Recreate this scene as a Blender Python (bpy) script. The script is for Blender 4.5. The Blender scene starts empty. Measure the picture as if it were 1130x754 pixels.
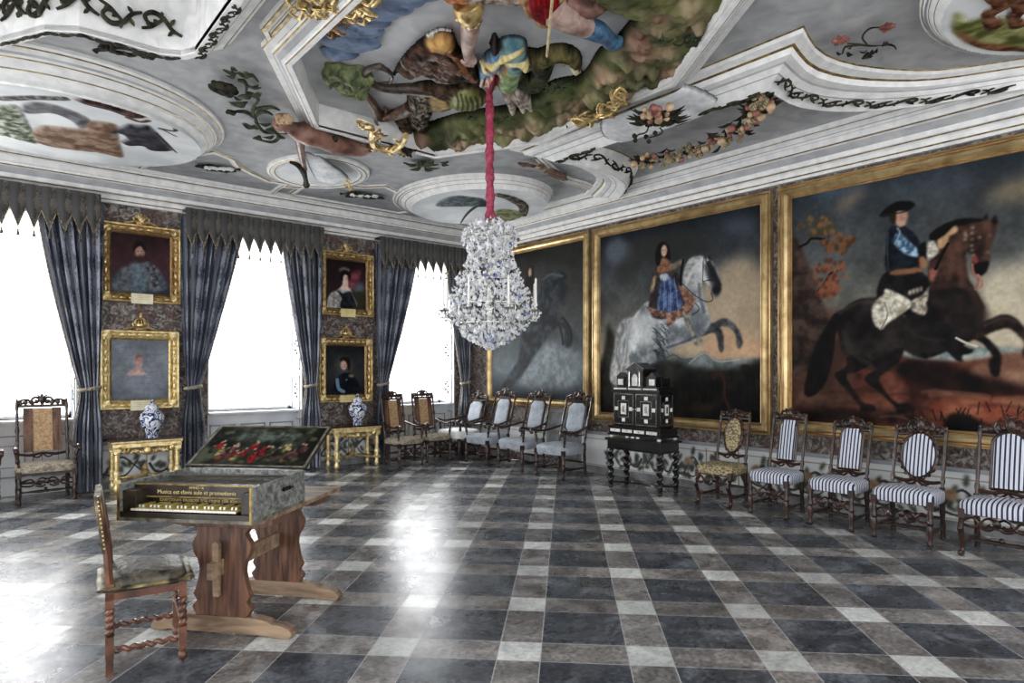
import bpy, math, random
import numpy as np
from mathutils import Vector, Matrix
from mathutils.geometry import tessellate_polygon
random.seed(7)
PI = math.pi
sc = bpy.context.scene
COL = sc.collection
# ------------------------------------------------------------------ survey of the room
FL, CX, HY, EYE = 710.0, 565.0, 407.0, 1.65      # focal length and horizon of the camera, eye height
TH = math.atan(600 / FL)
FX, FY = math.sin(TH), math.cos(TH)
RX, RY = math.cos(TH), -math.sin(TH)
W, D, ZC = 7.7, 10.35, 4.38                       # right wall plane x, window wall plane y, ceiling height
def at(px, py, z=ZC):
    d = (z - EYE) * FL / (HY - py); u = (px - CX) / FL * d
    return (FX * d + RX * u, FY * d + RY * u)
def onwin(px, py, Dy=D):
    k = FY + (px - CX) / FL * RY; d = Dy / k
    return (d * (FX + (px - CX) / FL * RX), EYE + (HY - py) / FL * d)
def onright(px, py, Wx=W):
    k = FX + (px - CX) / FL * RX; d = Wx / k
    return (d * (FY + (px - CX) / FL * RY), EYE + (HY - py) / FL * d)
def y_at(px, x):
    k = (px - CX) / FL
    return x * (RX - k * FX) / (k * FY - RY)
def floorpt(px, py): return at(px, py, 0.0)
def cam2w(d, u): return (FX * d + RX * u, FY * d + RY * u)
# ------------------------------------------------------------------ colour and materials
def lin(c):
    return tuple(((v / 255.0) / 12.92 if v / 255.0 <= 0.04045 else ((v / 255.0 + 0.055) / 1.055) ** 2.4) for v in c)
class N:
    def __init__(s, name):
        s.m = bpy.data.materials.new(name); s.m.use_nodes = True
        s.t = s.m.node_tree; s.b = s.t.nodes['Principled BSDF']; s.o = s.t.nodes['Material Output']
    def n(s, ty, **k):
        nd = s.t.nodes.new(ty)
        for a, v in k.items(): setattr(nd, a, v)
        return nd
    def l(s, a, b): s.t.links.new(a, b)
    def val(s, sock, v):
        if isinstance(v, (int, float)): sock.default_value = v
        elif isinstance(v, tuple): sock.default_value = v + (1.0,) if len(v) == 3 and sock.type == 'RGBA' else v
        else: s.l(v, sock)
    def math(s, op, a, b=0.0, c=None):
        nd = s.n('ShaderNodeMath', operation=op); s.val(nd.inputs[0], a); s.val(nd.inputs[1], b)
        if c is not None: s.val(nd.inputs[2], c)
        return nd.outputs[0]
    def mix(s, f, a, b, bt='MIX'):
        nd = s.n('ShaderNodeMix', data_type='RGBA', blend_type=bt)
        s.val(nd.inputs[0], f); s.val(nd.inputs[6], a); s.val(nd.inputs[7], b)
        return nd.outputs[2]
    def coord(s, w='Object'): return s.n('ShaderNodeTexCoord').outputs[w]
    def geo(s): return s.n('ShaderNodeNewGeometry').outputs['Position']
    def noise(s, v, sc_, det=4, dist=0.0, rough=0.5):
        nd = s.n('ShaderNodeTexNoise'); s.l(v, nd.inputs['Vector']); nd.inputs['Scale'].default_value = sc_
        nd.inputs['Detail'].default_value = det; nd.inputs['Distortion'].default_value = dist; nd.inputs['Roughness'].default_value = rough
        return nd.outputs[0]
    def vor(s, v, sc_, feat='F1', out='Distance'):
        nd = s.n('ShaderNodeTexVoronoi', feature=feat); s.l(v, nd.inputs['Vector']); nd.inputs['Scale'].default_value = sc_
        return nd.outputs[out]
    def ramp(s, f, stops):
        nd = s.n('ShaderNodeValToRGB'); s.l(f, nd.inputs[0]); e = nd.color_ramp.elements
        while len(e) < len(stops): e.new(0.5)
        for q, (p, c) in zip(e, stops): q.position = p; q.color = (c + (1,)) if isinstance(c, tuple) else (c, c, c, 1)
        return nd.outputs[0]
    def bump(s, h, st=0.3, dist=0.01):
        nd = s.n('ShaderNodeBump'); nd.inputs['Strength'].default_value = st; nd.inputs['Distance'].default_value = dist
        s.l(h, nd.inputs['Height']); s.l(nd.outputs[0], s.b.inputs['Normal'])
    def scale(s, v, xyz, rot=(0, 0, 0)):
        nd = s.n('ShaderNodeMapping'); s.l(v, nd.inputs[0]); nd.inputs['Scale'].default_value = xyz; nd.inputs['Rotation'].default_value = rot
        return nd.outputs[0]
    def set(s, base=None, rough=0.5, metal=0.0, spec=0.5, **k):
        if base is not None: s.val(s.b.inputs['Base Color'], base)
        s.val(s.b.inputs['Roughness'], rough); s.val(s.b.inputs['Metallic'], metal); s.b.inputs['Specular IOR Level'].default_value = spec
        for a, v in k.items(): s.val(s.b.inputs[a.replace('_', ' ')], v)
        return s.m
M = {}
def mottled(name, c1, c2, scale=6, rough=0.5, metal=0.0, spec=0.5, bump=0.0, bscale=None, stretch=(1, 1, 1), lo=0.35, hi=0.65, **k):
    n = N(name); v = n.scale(n.coord(), stretch); f = n.noise(v, scale, 5, 0.4)
    c = n.ramp(f, [(lo, lin(c1)), (hi, lin(c2))])
    if bump: n.bump(n.noise(v, bscale or scale * 4, 4), bump, 0.01)
    M[name] = n.set(c, rough, metal, spec, **k); return M[name]
mottled('plaster_field', (152, 154, 156), (178, 179, 179), 5, 0.85, bump=0.2, bscale=9)
mottled('plaster_white', (216, 217, 216), (238, 238, 235), 9, 0.7, bump=0.15, bscale=14)
mottled('plaster_sky', (184, 187, 190), (210, 211, 212), 4, 0.85, bump=0.35, bscale=7)
mottled('gilt_line', (92, 74, 40), (168, 142, 84), 14, 0.45, 0.5, bump=0.2)
mottled('gold', (158, 128, 76), (228, 204, 148), 16, 0.34, 0.75, bump=0.5, bscale=45)
mottled('gold_bright', (204, 174, 110), (248, 230, 176), 18, 0.36, 0.55, bump=0.5, bscale=40)
mottled('gold_frame', (158, 132, 90), (214, 190, 140), 5, 0.32, 0.7, bump=0.15, bscale=30)
mottled('gold_dark', (112, 80, 50), (166, 128, 84), 7, 0.38, 0.6, bump=0.15, bscale=30)
mottled('walnut', (20, 12, 9), (62, 37, 26), 9, 0.3, spec=0.4, bump=0.3, bscale=50, Coat_Weight=0.25, Coat_Roughness=0.15)
mottled('oak_brown', (62, 40, 30), (122, 86, 66), 5, 0.45, bump=0.35, bscale=30, stretch=(5, 5, 0.6))
mottled('pale_oak', (98, 78, 60), (160, 136, 110), 3, 0.6, bump=0.3, bscale=30, stretch=(1, 5, 5))
mottled('twist_wood', (62, 40, 32), (112, 74, 56), 9, 0.28, bump=0.2, bscale=40)
mottled('ebony', (10, 10, 12), (30, 29, 31), 8, 0.18, bump=0.2, bscale=40)
mottled('ivory', (196, 196, 188), (236, 236, 230), 12, 0.35)
mottled('cane', (150, 118, 84), (200, 168, 126), 40, 0.6, bump=0.4, bscale=160)
mottled('grey_cloth', (140, 147, 155), (172, 178, 186), 8, 0.9, bump=0.3, bscale=120)
mottled('white_cloth', (214, 214, 214), (244, 244, 242), 8, 0.85, bump=0.3, bscale=60)
mottled('paper_cream', (214, 196, 132), (232, 216, 156), 6, 0.6)
mottled('paper_white', (206, 198, 168), (232, 226, 200), 6, 0.6)
mottled('green_leaf', (22, 32, 24), (70, 80, 54), 14, 0.8, spec=0.15, bump=0.4)
mottled('dark_leaf', (20, 20, 18), (62, 60, 48), 14, 0.8, spec=0.15, bump=0.4)
mottled('tree_green', (58, 70, 42), (128, 138, 92), 12, 0.7, bump=1.0, bscale=38)
mottled('cloud_blue', (64, 84, 114), (120, 140, 170), 7, 0.7, bump=0.3)
mottled('flesh', (120, 92, 84), (196, 172, 160), 7, 0.5, bump=0.3)
mottled('ruddy_flesh', (84, 56, 48), (146, 108, 94), 7, 0.5, bump=0.3)
mottled('red_cloth', (120, 8, 20), (196, 22, 36), 9, 0.3, bump=0.3)
mottled('blue_boot', (26, 52, 80), (84, 124, 156), 14, 0.35, bump=0.5)
mottled('brown_hide', (24, 18, 16), (104, 74, 52), 16, 0.35, bump=1.0, bscale=46)
mottled('speckled_hide', (18, 15, 14), (168, 150, 120), 34, 0.3, bump=1.0, bscale=60, lo=0.45, hi=0.7)
mottled('dragon_green', (40, 44, 36), (98, 98, 66), 12, 0.35, bump=0.8)
mottled('dragon_tail', (24, 20, 18), (78, 62, 50), 12, 0.35, bump=0.8)
mottled('dragon_blue', (52, 92, 122), (150, 176, 180), 9, 0.3, bump=0.5)
mottled('horn_cream', (170, 150, 90), (226, 216, 178), 9, 0.35, bump=0.3)
mottled('pelt_spotted', (100, 78, 66), (214, 204, 194), 26, 0.6, bump=0.7)
mottled('mouth_red', (90, 20, 26), (150, 40, 44), 9, 0.4)
mottled('ribbon_red', (112, 26, 48), (178, 62, 92), 22, 0.55, bump=1.0, bscale=30)
mottled('fruit_red', (96, 50, 44), (152, 96, 84), 12, 0.5)
mottled('fruit_tan', (140, 110, 82), (190, 164, 128), 12, 0.5)
mottled('iron_black', (8, 8, 9), (22, 22, 24), 12, 0.4, 0.5)
mottled('brown_feather', (60, 42, 34), (134, 100, 78), 22, 0.6, bump=0.8)
mottled('white_paint', (196, 200, 204), (222, 225, 226), 2.5, 0.45)
mottled('grey_paint', (128, 132, 138), (160, 164, 168), 3, 0.5)
mottled('base_stone', (96, 98, 100), (132, 134, 136), 7, 0.3)
mottled('console_top', (22, 20, 20), (52, 46, 42), 9, 0.15)
mottled('candle_wax', (232, 230, 222), (246, 245, 240), 4, 0.5)
mottled('silvered_metal', (150, 150, 140), (210, 210, 200), 12, 0.25, 0.9)
mottled('case_grey', (48, 46, 38), (128, 126, 112), 14, 0.5, bump=0.5, bscale=30)
mottled('case_marble', (72, 74, 72), (150, 152, 146), 34, 0.45, bump=0.4)
mottled('case_dark', (20, 17, 14), (56, 48, 38), 9, 0.35)
mottled('soundboard', (44, 38, 36), (80, 70, 64), 7, 0.4, stretch=(1, 8, 1))
mottled('bone_key', (216, 214, 200), (240, 238, 228), 9, 0.3)
mottled('tan_key', (150, 132, 70), (190, 172, 104), 9, 0.4)
mottled('lettering', (178, 160, 104), (206, 190, 134), 9, 0.5)
mottled('gilt_leather', (46, 42, 30), (186, 170, 120), 14, 0.5, 0.15, bump=0.9, bscale=22, lo=0.4, hi=0.75)
mottled('dark_leather', (26, 26, 24), (96, 90, 76), 14, 0.5, 0.0, spec=0.4, bump=1.0, bscale=30)
mottled('tapestry_seat', (112, 100, 84), (176, 168, 150), 30, 0.9, bump=0.4)
mottled('tan_damask', (88, 78, 56), (172, 158, 122), 38, 0.8, bump=0.4, lo=0.44, hi=0.56)
mottled('door_grey', (108, 114, 118), (142, 148, 150), 3, 0.5)
mottled('black_gap', (14, 14, 16), (24, 24, 26), 3, 0.6)
def m_attr():
    for nm, r, sp in (('painted_canvas', 0.6, 0.12), ('painted_stucco', 0.7, 0.1), ('painted_panel', 0.6, 0.4)):
        n = N(nm); a = n.n('ShaderNodeAttribute'); a.attribute_name = 'Col'
        g = n.coord(); w = n.noise(g, 90, 3)
        n.bump(w, 0.12 if nm != 'painted_stucco' else 0.5, 0.004)
        M[nm] = n.set(a.outputs['Color'], r, 0, sp)
m_attr()
def m_floor():
    n = N('stone_floor'); g = n.geo(); s = n.n('ShaderNodeSeparateXYZ'); n.l(g, s.inputs[0])
    x, y = s.outputs[0], s.outputs[1]
    a = n.math('DIVIDE', n.math('ADD', x, y), math.sqrt(2) * 0.752); b = n.math('DIVIDE', n.math('SUBTRACT', x, y), math.sqrt(2) * 0.748)
    a = n.math('ADD', a, 0.5 - (3.748 / 0.752) % 1 + 10); b = n.math('ADD', b, 0.5 + (0.269 / 0.748) % 1 + 20)
    fa = n.math('FRACT', a); fb = n.math('FRACT', b)
    ia = n.math('FLOOR', a); ib = n.math('FLOOR', b)
    h = 0.165
    da = n.math('ABSOLUTE', n.math('SUBTRACT', fa, 0.5)); db = n.math('ABSOLUTE', n.math('SUBTRACT', fb, 0.5))
    sa = n.math('LESS_THAN', da, h); sb = n.math('LESS_THAN', db, h)
    white = n.math('MULTIPLY', sa, sb)
    strip = n.math('MAXIMUM', sa, sb)
    ja = n.math('LESS_THAN', n.math('ABSOLUTE', n.math('SUBTRACT', da, h)), 0.0042)
    jb = n.math('LESS_THAN', n.math('ABSOLUTE', n.math('SUBTRACT', db, h)), 0.0042)
    joint = n.math('MAXIMUM', ja, jb)
    cv = n.n('ShaderNodeCombineXYZ'); n.l(n.math('ADD', ia, n.math('MULTIPLY', sa, 0.37)), cv.inputs[0]); n.l(n.math('ADD', ib, n.math('MULTIPLY', sb, 0.61)), cv.inputs[1])
    wn = n.n('ShaderNodeTexWhiteNoise'); n.l(cv.outputs[0], wn.inputs['Vector'])
    tone = n.math('ADD', n.math('MULTIPLY', wn.outputs[0], 0.5), 0.78)
    f1 = n.noise(g, 3.2, 6, 1.2); f2 = n.noise(g, 34, 4)
    f = n.math('ADD', n.math('MULTIPLY', f1, 0.55), n.math('MULTIPLY', f2, 0.45))
    dark = n.ramp(f, [(0.36, lin((40, 44, 50))), (0.5, lin((66, 70, 76))), (0.64, lin((104, 110, 116)))])
    brown = n.ramp(f, [(0.36, lin((72, 70, 69))), (0.5, lin((112, 109, 107))), (0.62, lin((150, 146, 142)))])
    pale = n.ramp(f, [(0.38, lin((158, 162, 160))), (0.62, lin((212, 214, 210)))])
    c = n.mix(strip, dark, brown); c = n.mix(white, c, pale)
    tc = n.n('ShaderNodeCombineXYZ')
    for i in range(3): n.l(tone, tc.inputs[i])
    c = n.mix(1.0, c, tc.outputs[0], 'MULTIPLY')
    c = n.mix(n.math('MULTIPLY', joint, 0.75), c, lin((176, 178, 176)))
    r = n.math('ADD', n.math('MULTIPLY', n.noise(g, 7, 4), 0.26), 0.15)
    r = n.math('ADD', r, n.math('MULTIPLY', joint, 0.3))
    n.bump(n.math('ADD', n.math('MULTIPLY', f2, 0.5), n.math('MULTIPLY', n.noise(g, 2.2, 2), 1.0)), 0.12, 0.01)
    M['stone_floor'] = n.set(c, r, 0, 0.22)
m_floor()
def m_wallcloth():
    n = N('wall_tapestry'); g = n.geo()
    f = n.noise(g, 4, 6, 1.8); f2 = n.noise(g, 11, 7, 2.0); v = n.vor(g, 3.4)
    c = n.ramp(f2, [(0.3, lin((40, 36, 36))), (0.48, lin((92, 86, 82))), (0.64, lin((156, 148, 140)))])
    c = n.mix(n.ramp(f, [(0.5, 0.0), (0.62, 0.7)]), c, lin((82, 50, 46)))
    c = n.mix(n.ramp(v, [(0.08, 0.8), (0.16, 0.0)]), c, lin((44, 26, 26)))
    n.bump(f2, 0.4, 0.01)
    M['wall_tapestry'] = n.set(c, 0.62, 0.1, 0.4)
m_wallcloth()
def m_curtain(name, base, hi_, stripes=True):
    n = N(name); uv = n.coord('UV'); s = n.n('ShaderNodeSeparateXYZ'); n.l(uv, s.inputs[0])
    u, v = s.outputs[0], s.outputs[1]
    # rows of a small repeated motif in pale silk on the dark ground
    band = n.math('SINE', n.math('MULTIPLY', u, 2 * PI))
    mot = n.math('SINE', n.math('MULTIPLY', v, 2 * PI * 2.2))
    w = n.noise(n.scale(uv, (3, 6, 1)), 3.0, 4, 1.5)
    k = n.math('ADD', n.math('MULTIPLY', band, 0.55), n.math('MULTIPLY', mot, 0.22))
    k = n.math('ADD', k, n.math('MULTIPLY', n.math('SUBTRACT', w, 0.5), 2.2))
    f = n.ramp(k, [(0.18, 0.0), (0.5, 0.85)])
    c = n.mix(f, lin(base), lin(hi_))
    M[name] = n.set(c, 0.42, 0.0, 0.6, Sheen_Weight=0.2)
m_curtain('curtain_damask', (44, 50, 66), (150, 156, 170))
m_curtain('pelmet_damask', (24, 23, 25), (112, 106, 96))
def m_stripe():
    n = N('striped_cloth'); uv = n.coord('UV'); s = n.n('ShaderNodeSeparateXYZ'); n.l(uv, s.inputs[0])
    f = n.math('FRACT', n.math('MULTIPLY', s.outputs[0], 1.0 / 0.036))
    k = n.math('LESS_THAN', f, 0.42)
    k2 = n.math('LESS_THAN', n.math('ABSOLUTE', n.math('SUBTRACT', f, 0.72)), 0.05)
    c = n.mix(k, lin((206, 210, 220)), lin((30, 36, 62))); c = n.mix(n.math('MULTIPLY', k2, 0.3), c, lin((90, 98, 130)))
    M['striped_cloth'] = n.set(c, 0.8)
m_stripe()
def m_sheer():
    n = N('sheer_voile'); tr = n.n('ShaderNodeBsdfTransparent'); tl = n.n('ShaderNodeBsdfTranslucent'); df = n.n('ShaderNodeBsdfDiffuse')
    for q in (tl, df): q.inputs[0].default_value = (0.92, 0.93, 0.94, 1)
    m1 = n.n('ShaderNodeMixShader'); m1.inputs[0].default_value = 0.75; n.l(df.outputs[0], m1.inputs[1]); n.l(tl.outputs[0], m1.inputs[2])
    m2 = n.n('ShaderNodeMixShader'); m2.inputs[0].default_value = 0.4; n.l(tr.outputs[0], m2.inputs[1]); n.l(m1.outputs[0], m2.inputs[2])
    n.l(m2.outputs[0], n.o.inputs[0]); M['sheer_voile'] = n.m
m_sheer()
def m_glass():
    n = N('window_glass'); n.set((0.95, 0.97, 0.97), 0.0); tr = n.n('ShaderNodeBsdfTransparent'); gl = n.n('ShaderNodeBsdfGlossy'); gl.inputs['Roughness'].default_value = 0.02
    m1 = n.n('ShaderNodeMixShader'); m1.inputs[0].default_value = 0.06; n.l(tr.outputs[0], m1.inputs[1]); n.l(gl.outputs[0], m1.inputs[2])
    n.l(m1.outputs[0], n.o.inputs[0]); M['window_glass'] = n.m
m_glass()
def m_crystal(name, tint, mixf):
    n = N(name); n.set(tint, 0.08, 0.0, 1.0); n.b.inputs['Coat Weight'].default_value = 0.6
    tr = n.n('ShaderNodeBsdfTransparent'); tl = n.n('ShaderNodeBsdfTranslucent'); tl.inputs[0].default_value = tint + (1,)
    a = n.n('ShaderNodeMixShader'); a.inputs[0].default_value = 0.35; n.l(n.b.outputs[0], a.inputs[1]); n.l(tl.outputs[0], a.inputs[2])
    m1 = n.n('ShaderNodeMixShader'); m1.inputs[0].default_value = mixf; n.l(tr.outputs[0], m1.inputs[1]); n.l(a.outputs[0], m1.inputs[2])
    n.l(m1.outputs[0], n.o.inputs[0]); M[name] = n.m
m_crystal('crystal_clear', (0.95, 0.96, 0.97), 0.9)
m_crystal('crystal_smoke', (0.12, 0.13, 0.15), 0.7)
m_crystal('crystal_blue', (0.22, 0.3, 0.62), 0.8)
def m_porcelain():
    n = N('blue_white_porcelain'); g = n.coord(); f = n.noise(n.scale(g, (1, 1, 0.8)), 13, 4, 2.5)
    c = n.ramp(f, [(0.43, lin((18, 28, 74))), (0.47, lin((96, 110, 160))), (0.52, lin((226, 230, 236)))])
    M['blue_white_porcelain'] = n.set(c, 0.1, 0, 0.6)
m_porcelain()
# ------------------------------------------------------------------ mesh builder
def catmull(p, n=6, closed=True):
    p = [np.array(q, float) for q in p]; L = len(p); out = []
    rng = range(L) if closed else range(L - 1)
    for i in rng:
        if closed: a, b, c, d = p[i - 1], p[i], p[(i + 1) % L], p[(i + 2) % L]
        else: a, b, c, d = p[max(i - 1, 0)], p[i], p[i + 1], p[min(i + 2, L - 1)]
        for k in range(n):
            t = k / n
            out.append(0.5 * ((2 * b) + (c - a) * t + (2 * a - 5 * b + 4 * c - d) * t * t + (3 * b - a - 3 * c + d) * t ** 3))
    if not closed: out.append(p[-1])
    return out
class MB:
    def __init__(s): s.v = []; s.f = []; s.mi = []; s.uv = []; s.m = 0
    def add(s, vs, fs, uvs=None):
        b = len(s.v); s.v.extend([tuple(map(float, q)) for q in vs])
        for f in fs: s.f.append(tuple(i + b for i in f)); s.mi.append(s.m); s.uv.append(None if uvs is None else [uvs[i] for i in f])
        return s
    def box(s, c, d, R=None, taper=1.0):
        hx, hy, hz = d[0] / 2, d[1] / 2, d[2] / 2
        P = []
        for z in (-1, 1):
            k = taper if z > 0 else 1.0
            for x, y in ((-1, -1), (1, -1), (1, 1), (-1, 1)): P.append(Vector((x * hx * k, y * hy * k, z * hz)))
        if R is not None: P = [R @ q for q in P]
        c = Vector(c); P = [q + c for q in P]
        return s.add(P, [(0, 3, 2, 1), (4, 5, 6, 7), (0, 1, 5, 4), (1, 2, 6, 5), (2, 3, 7, 6), (3, 0, 4, 7)])
    def bbox(s, x0, x1, y0, y1, z0, z1): return s.box(((x0 + x1) / 2, (y0 + y1) / 2, (z0 + z1) / 2), (abs(x1 - x0), abs(y1 - y0), abs(z1 - z0)))
    def tube(s, pts, r, seg=8, flat=1.0, up=(0, 0, 1), cap=True):
        pts = [Vector(q) for q in pts]; n = len(pts)
        rr = [r] * n if isinstance(r, (int, float)) else list(r)
        if len(rr) != n: rr = list(np.interp(np.linspace(0, 1, n), np.linspace(0, 1, len(rr)), rr))
        V = []; prev = None
        for i in range(n):
            t = (pts[min(i + 1, n - 1)] - pts[max(i - 1, 0)])
            if t.length < 1e-9: t = Vector((0, 0, 1))
            t.normalize()
            if prev is None:
                u = Vector(up)
                if abs(u.dot(t)) > 0.95: u = Vector((1, 0, 0)) if abs(t.x) < 0.9 else Vector((0, 1, 0))
                a = u.cross(t).normalized()
            else:
                a = prev - t * prev.dot(t)
                a = a.normalized() if a.length > 1e-6 else Vector((1, 0, 0)).cross(t).normalized()
            prev = a; b = t.cross(a)
            for k in range(seg):
                q = 2 * PI * k / seg; V.append(pts[i] + a * (math.cos(q) * rr[i]) + b * (math.sin(q) * rr[i] * flat))
        F = [(i * seg + k, i * seg + (k + 1) % seg, (i + 1) * seg + (k + 1) % seg, (i + 1) * seg + k) for i in range(n - 1) for k in range(seg)]
        if cap: F += [tuple(range(seg))[::-1], tuple((n - 1) * seg + k for k in range(seg))]
        return s.add(V, F)
    def ctube(s, pts, r, n=5, **k): return s.tube(catmull(pts, n, False), r, **k)
    def turned(s, p0, p1, prof, seg=10):
        p0, p1 = Vector(p0), Vector(p1)
        return s.tube([p0.lerp(p1, t) for t, _ in prof], [q for _, q in prof], seg)
    def twist(s, p0, p1, r, turns, seg=8, amp=0.35, end=0.0):
        p0, p1 = Vector(p0), Vector(p1); t = (p1 - p0).normalized()
        u = Vector((1, 0, 0)) if abs(t.x) < 0.8 else Vector((0, 1, 0)); a = u.cross(t).normalized(); b = t.cross(a)
        n = int(turns * 8); P = []
        for i in range(n + 1):
            q = 2 * PI * turns * i / n; P.append(p0.lerp(p1, i / n) + (a * math.cos(q) + b * math.sin(q)) * r * amp)
        return s.tube(P, r * 0.72, seg)
    def blob(s, c, r, sub=2, noise=0.0, R=None, seed=0):
        rnd = random.Random(seed); seg, ring = (6, 4) if sub == 0 else (8, 6) if sub == 1 else (14, 9) if sub == 2 else (24, 16)
        if isinstance(r, (int, float)): r = (r, r, r)
        ph = [rnd.uniform(0, 6) for _ in range(6)]
        V = []; c = Vector(c)
        def pt(th, la):
            k = 1 + noise * (math.sin(3 * th + ph[0]) * math.cos(2 * la + ph[1]) + 0.6 * math.sin(5 * th + ph[2] + 4 * la) + 0.4 * math.sin(7 * la + ph[3]))
            q = Vector((r[0] * k * math.cos(la) * math.cos(th), r[1] * k * math.cos(la) * math.sin(th), r[2] * k * math.sin(la)))
            return (R @ q if R is not None else q) + c
        V.append(pt(0, -PI / 2))
        for j in range(1, ring):
            for i in range(seg): V.append(pt(2 * PI * i / seg, -PI / 2 + PI * j / ring))
        V.append(pt(0, PI / 2)); F = []
        for i in range(seg): F.append((0, 1 + (i + 1) % seg, 1 + i))
        for j in range(ring - 2):
            for i in range(seg): F.append((1 + j * seg + i, 1 + j * seg + (i + 1) % seg, 1 + (j + 1) * seg + (i + 1) % seg, 1 + (j + 1) * seg + i))
        e = len(V) - 1; o = 1 + (ring - 2) * seg
        for i in range(seg): F.append((e, o + i, o + (i + 1) % seg))
        return s.add(V, F)
    def grid(s, P, uv=None, closed_u=False):
        nu, nv = len(P), len(P[0]); V = [P[i][j] for i in range(nu) for j in range(nv)]
        F = []
        for i in range(nu if closed_u else nu - 1):
            for j in range(nv - 1):
                a, b = i, (i + 1) % nu; F.append((a * nv + j, b * nv + j, b * nv + j + 1, a * nv + j + 1))
        return s.add(V, F, None if uv is None else [uv[i][j] for i in range(nu) for j in range(nv)])
    def prism(s, pts, ax, a0, a1):
        """closed outline pts (2D) extruded along axis ax from a0 to a1"""
        def mk(p, a):
            return (a, p[0], p[1]) if ax == 'x' else (p[0], a, p[1]) if ax == 'y' else (p[0], p[1], a)
        n = len(pts); V = [mk(p, a0) for p in pts] + [mk(p, a1) for p in pts]
        tri = tessellate_polygon([[Vector((p[0], p[1], 0)) for p in pts]])
        F = [tuple(t) for t in tri] + [tuple(q + n for q in t)[::-1] for t in tri] + [(i, (i + 1) % n, n + (i + 1) % n, n + i) for i in range(n)]
        return s.add(V, F)
    def build(s, name, mats, parent=None, smooth=True, label=None, kind=None, bevel=0.0):
        me = bpy.data.meshes.new(name); me.from_pydata(s.v, [], s.f)
        if not isinstance(mats, (list, tuple)): mats = [mats]
        for q in mats: me.materials.append(M[q])
        me.polygons.foreach_set('material_index', s.mi)
        if any(q is not None for q in s.uv):
            ul = me.uv_layers.new(name='UVMap'); data = []
            for f, q in zip(s.f, s.uv):
                for i in range(len(f)): data.extend(q[i] if q is not None else (0, 0))
            ul.data.foreach_set('uv', data)
        me.update()
        import bmesh
        bm = bmesh.new(); bm.from_mesh(me); bmesh.ops.recalc_face_normals(bm, faces=bm.faces); bm.to_mesh(me); bm.free()
        if smooth:
            me.polygons.foreach_set('use_smooth', [True] * len(me.polygons))
            me.set_sharp_from_angle(angle=math.radians(42))
        o = bpy.data.objects.new(name, me); COL.objects.link(o)
        if parent is not None: o.parent = parent
        if bevel:
            b = o.modifiers.new('b', 'BEVEL'); b.width = bevel; b.segments = 2; b.limit_method = 'ANGLE'
        if label: o['label'] = label
        if kind: o['kind'] = kind
        return o
def thing(name, label, cat, loc=(0, 0, 0), rotz=0.0, group=None):
    o = bpy.data.objects.new(name, None); COL.objects.link(o); o.location = loc; o.rotation_euler = (0, 0, rotz); o.empty_display_size = 0.1
    o['label'] = label; o['category'] = cat
    if group: o['group'] = group
    return o
def tag(o, label, cat, group=None, kind=None):
    o['label'] = label; o['category'] = cat
    if group: o['group'] = group
    if kind: o['kind'] = kind
    return o
def dup(root, loc, rotz, label, group=None):
    r = root.copy(); COL.objects.link(r); r.location = loc; r.rotation_euler = (0, 0, rotz); r['label'] = label
    if group: r['group'] = group
    for ch in list(root.children):
        c = ch.copy(); COL.objects.link(c); c.parent = r
        for g in list(ch.children):
            d = g.copy(); COL.objects.link(d); d.parent = c
    return r
# ------------------------------------------------------------------ painter: colours (and heights) on a plane
def vnoise(shape, cell, seed):
    r = np.random.RandomState(seed); ny, nx = shape; gy, gx = int(ny / cell) + 3, int(nx / cell) + 3
    g = r.rand(gy, gx); yy = np.arange(ny) / cell; xx = np.arange(nx) / cell
    iy = yy.astype(int); ix = xx.astype(int); fy = (yy - iy)[:, None]; fx = (xx - ix)[None, :]
    fy = fy * fy * (3 - 2 * fy); fx = fx * fx * (3 - 2 * fx)
    a = g[np.ix_(iy, ix)]; b = g[np.ix_(iy, ix + 1)]; c = g[np.ix_(iy + 1, ix)]; d = g[np.ix_(iy + 1, ix + 1)]
    return (a * (1 - fx) + b * fx) * (1 - fy) + (c * (1 - fx) + d * fx) * fy
def fbm(shape, cell, seed, o=4):
    t = 0; w = 1; s = 0
    for i in range(o): t = t + w * vnoise(shape, max(cell / 2 ** i, 1.01), seed + i); s += w; w *= 0.55
    return t / s
def blur(m, r):
    r = int(round(r))
    if r < 1: return m
    for _ in range(2):
        for ax in (0, 1):
            p = np.pad(m, [(r + 1, r) if k == ax else (0, 0) for k in (0, 1)], mode='edge')
            c = np.cumsum(p, axis=ax); n = m.shape[ax]
            m = (np.take(c, range(2 * r + 1, 2 * r + 1 + n), axis=ax) - np.take(c, range(0, n), axis=ax)) / (2 * r + 1)
    return m
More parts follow.
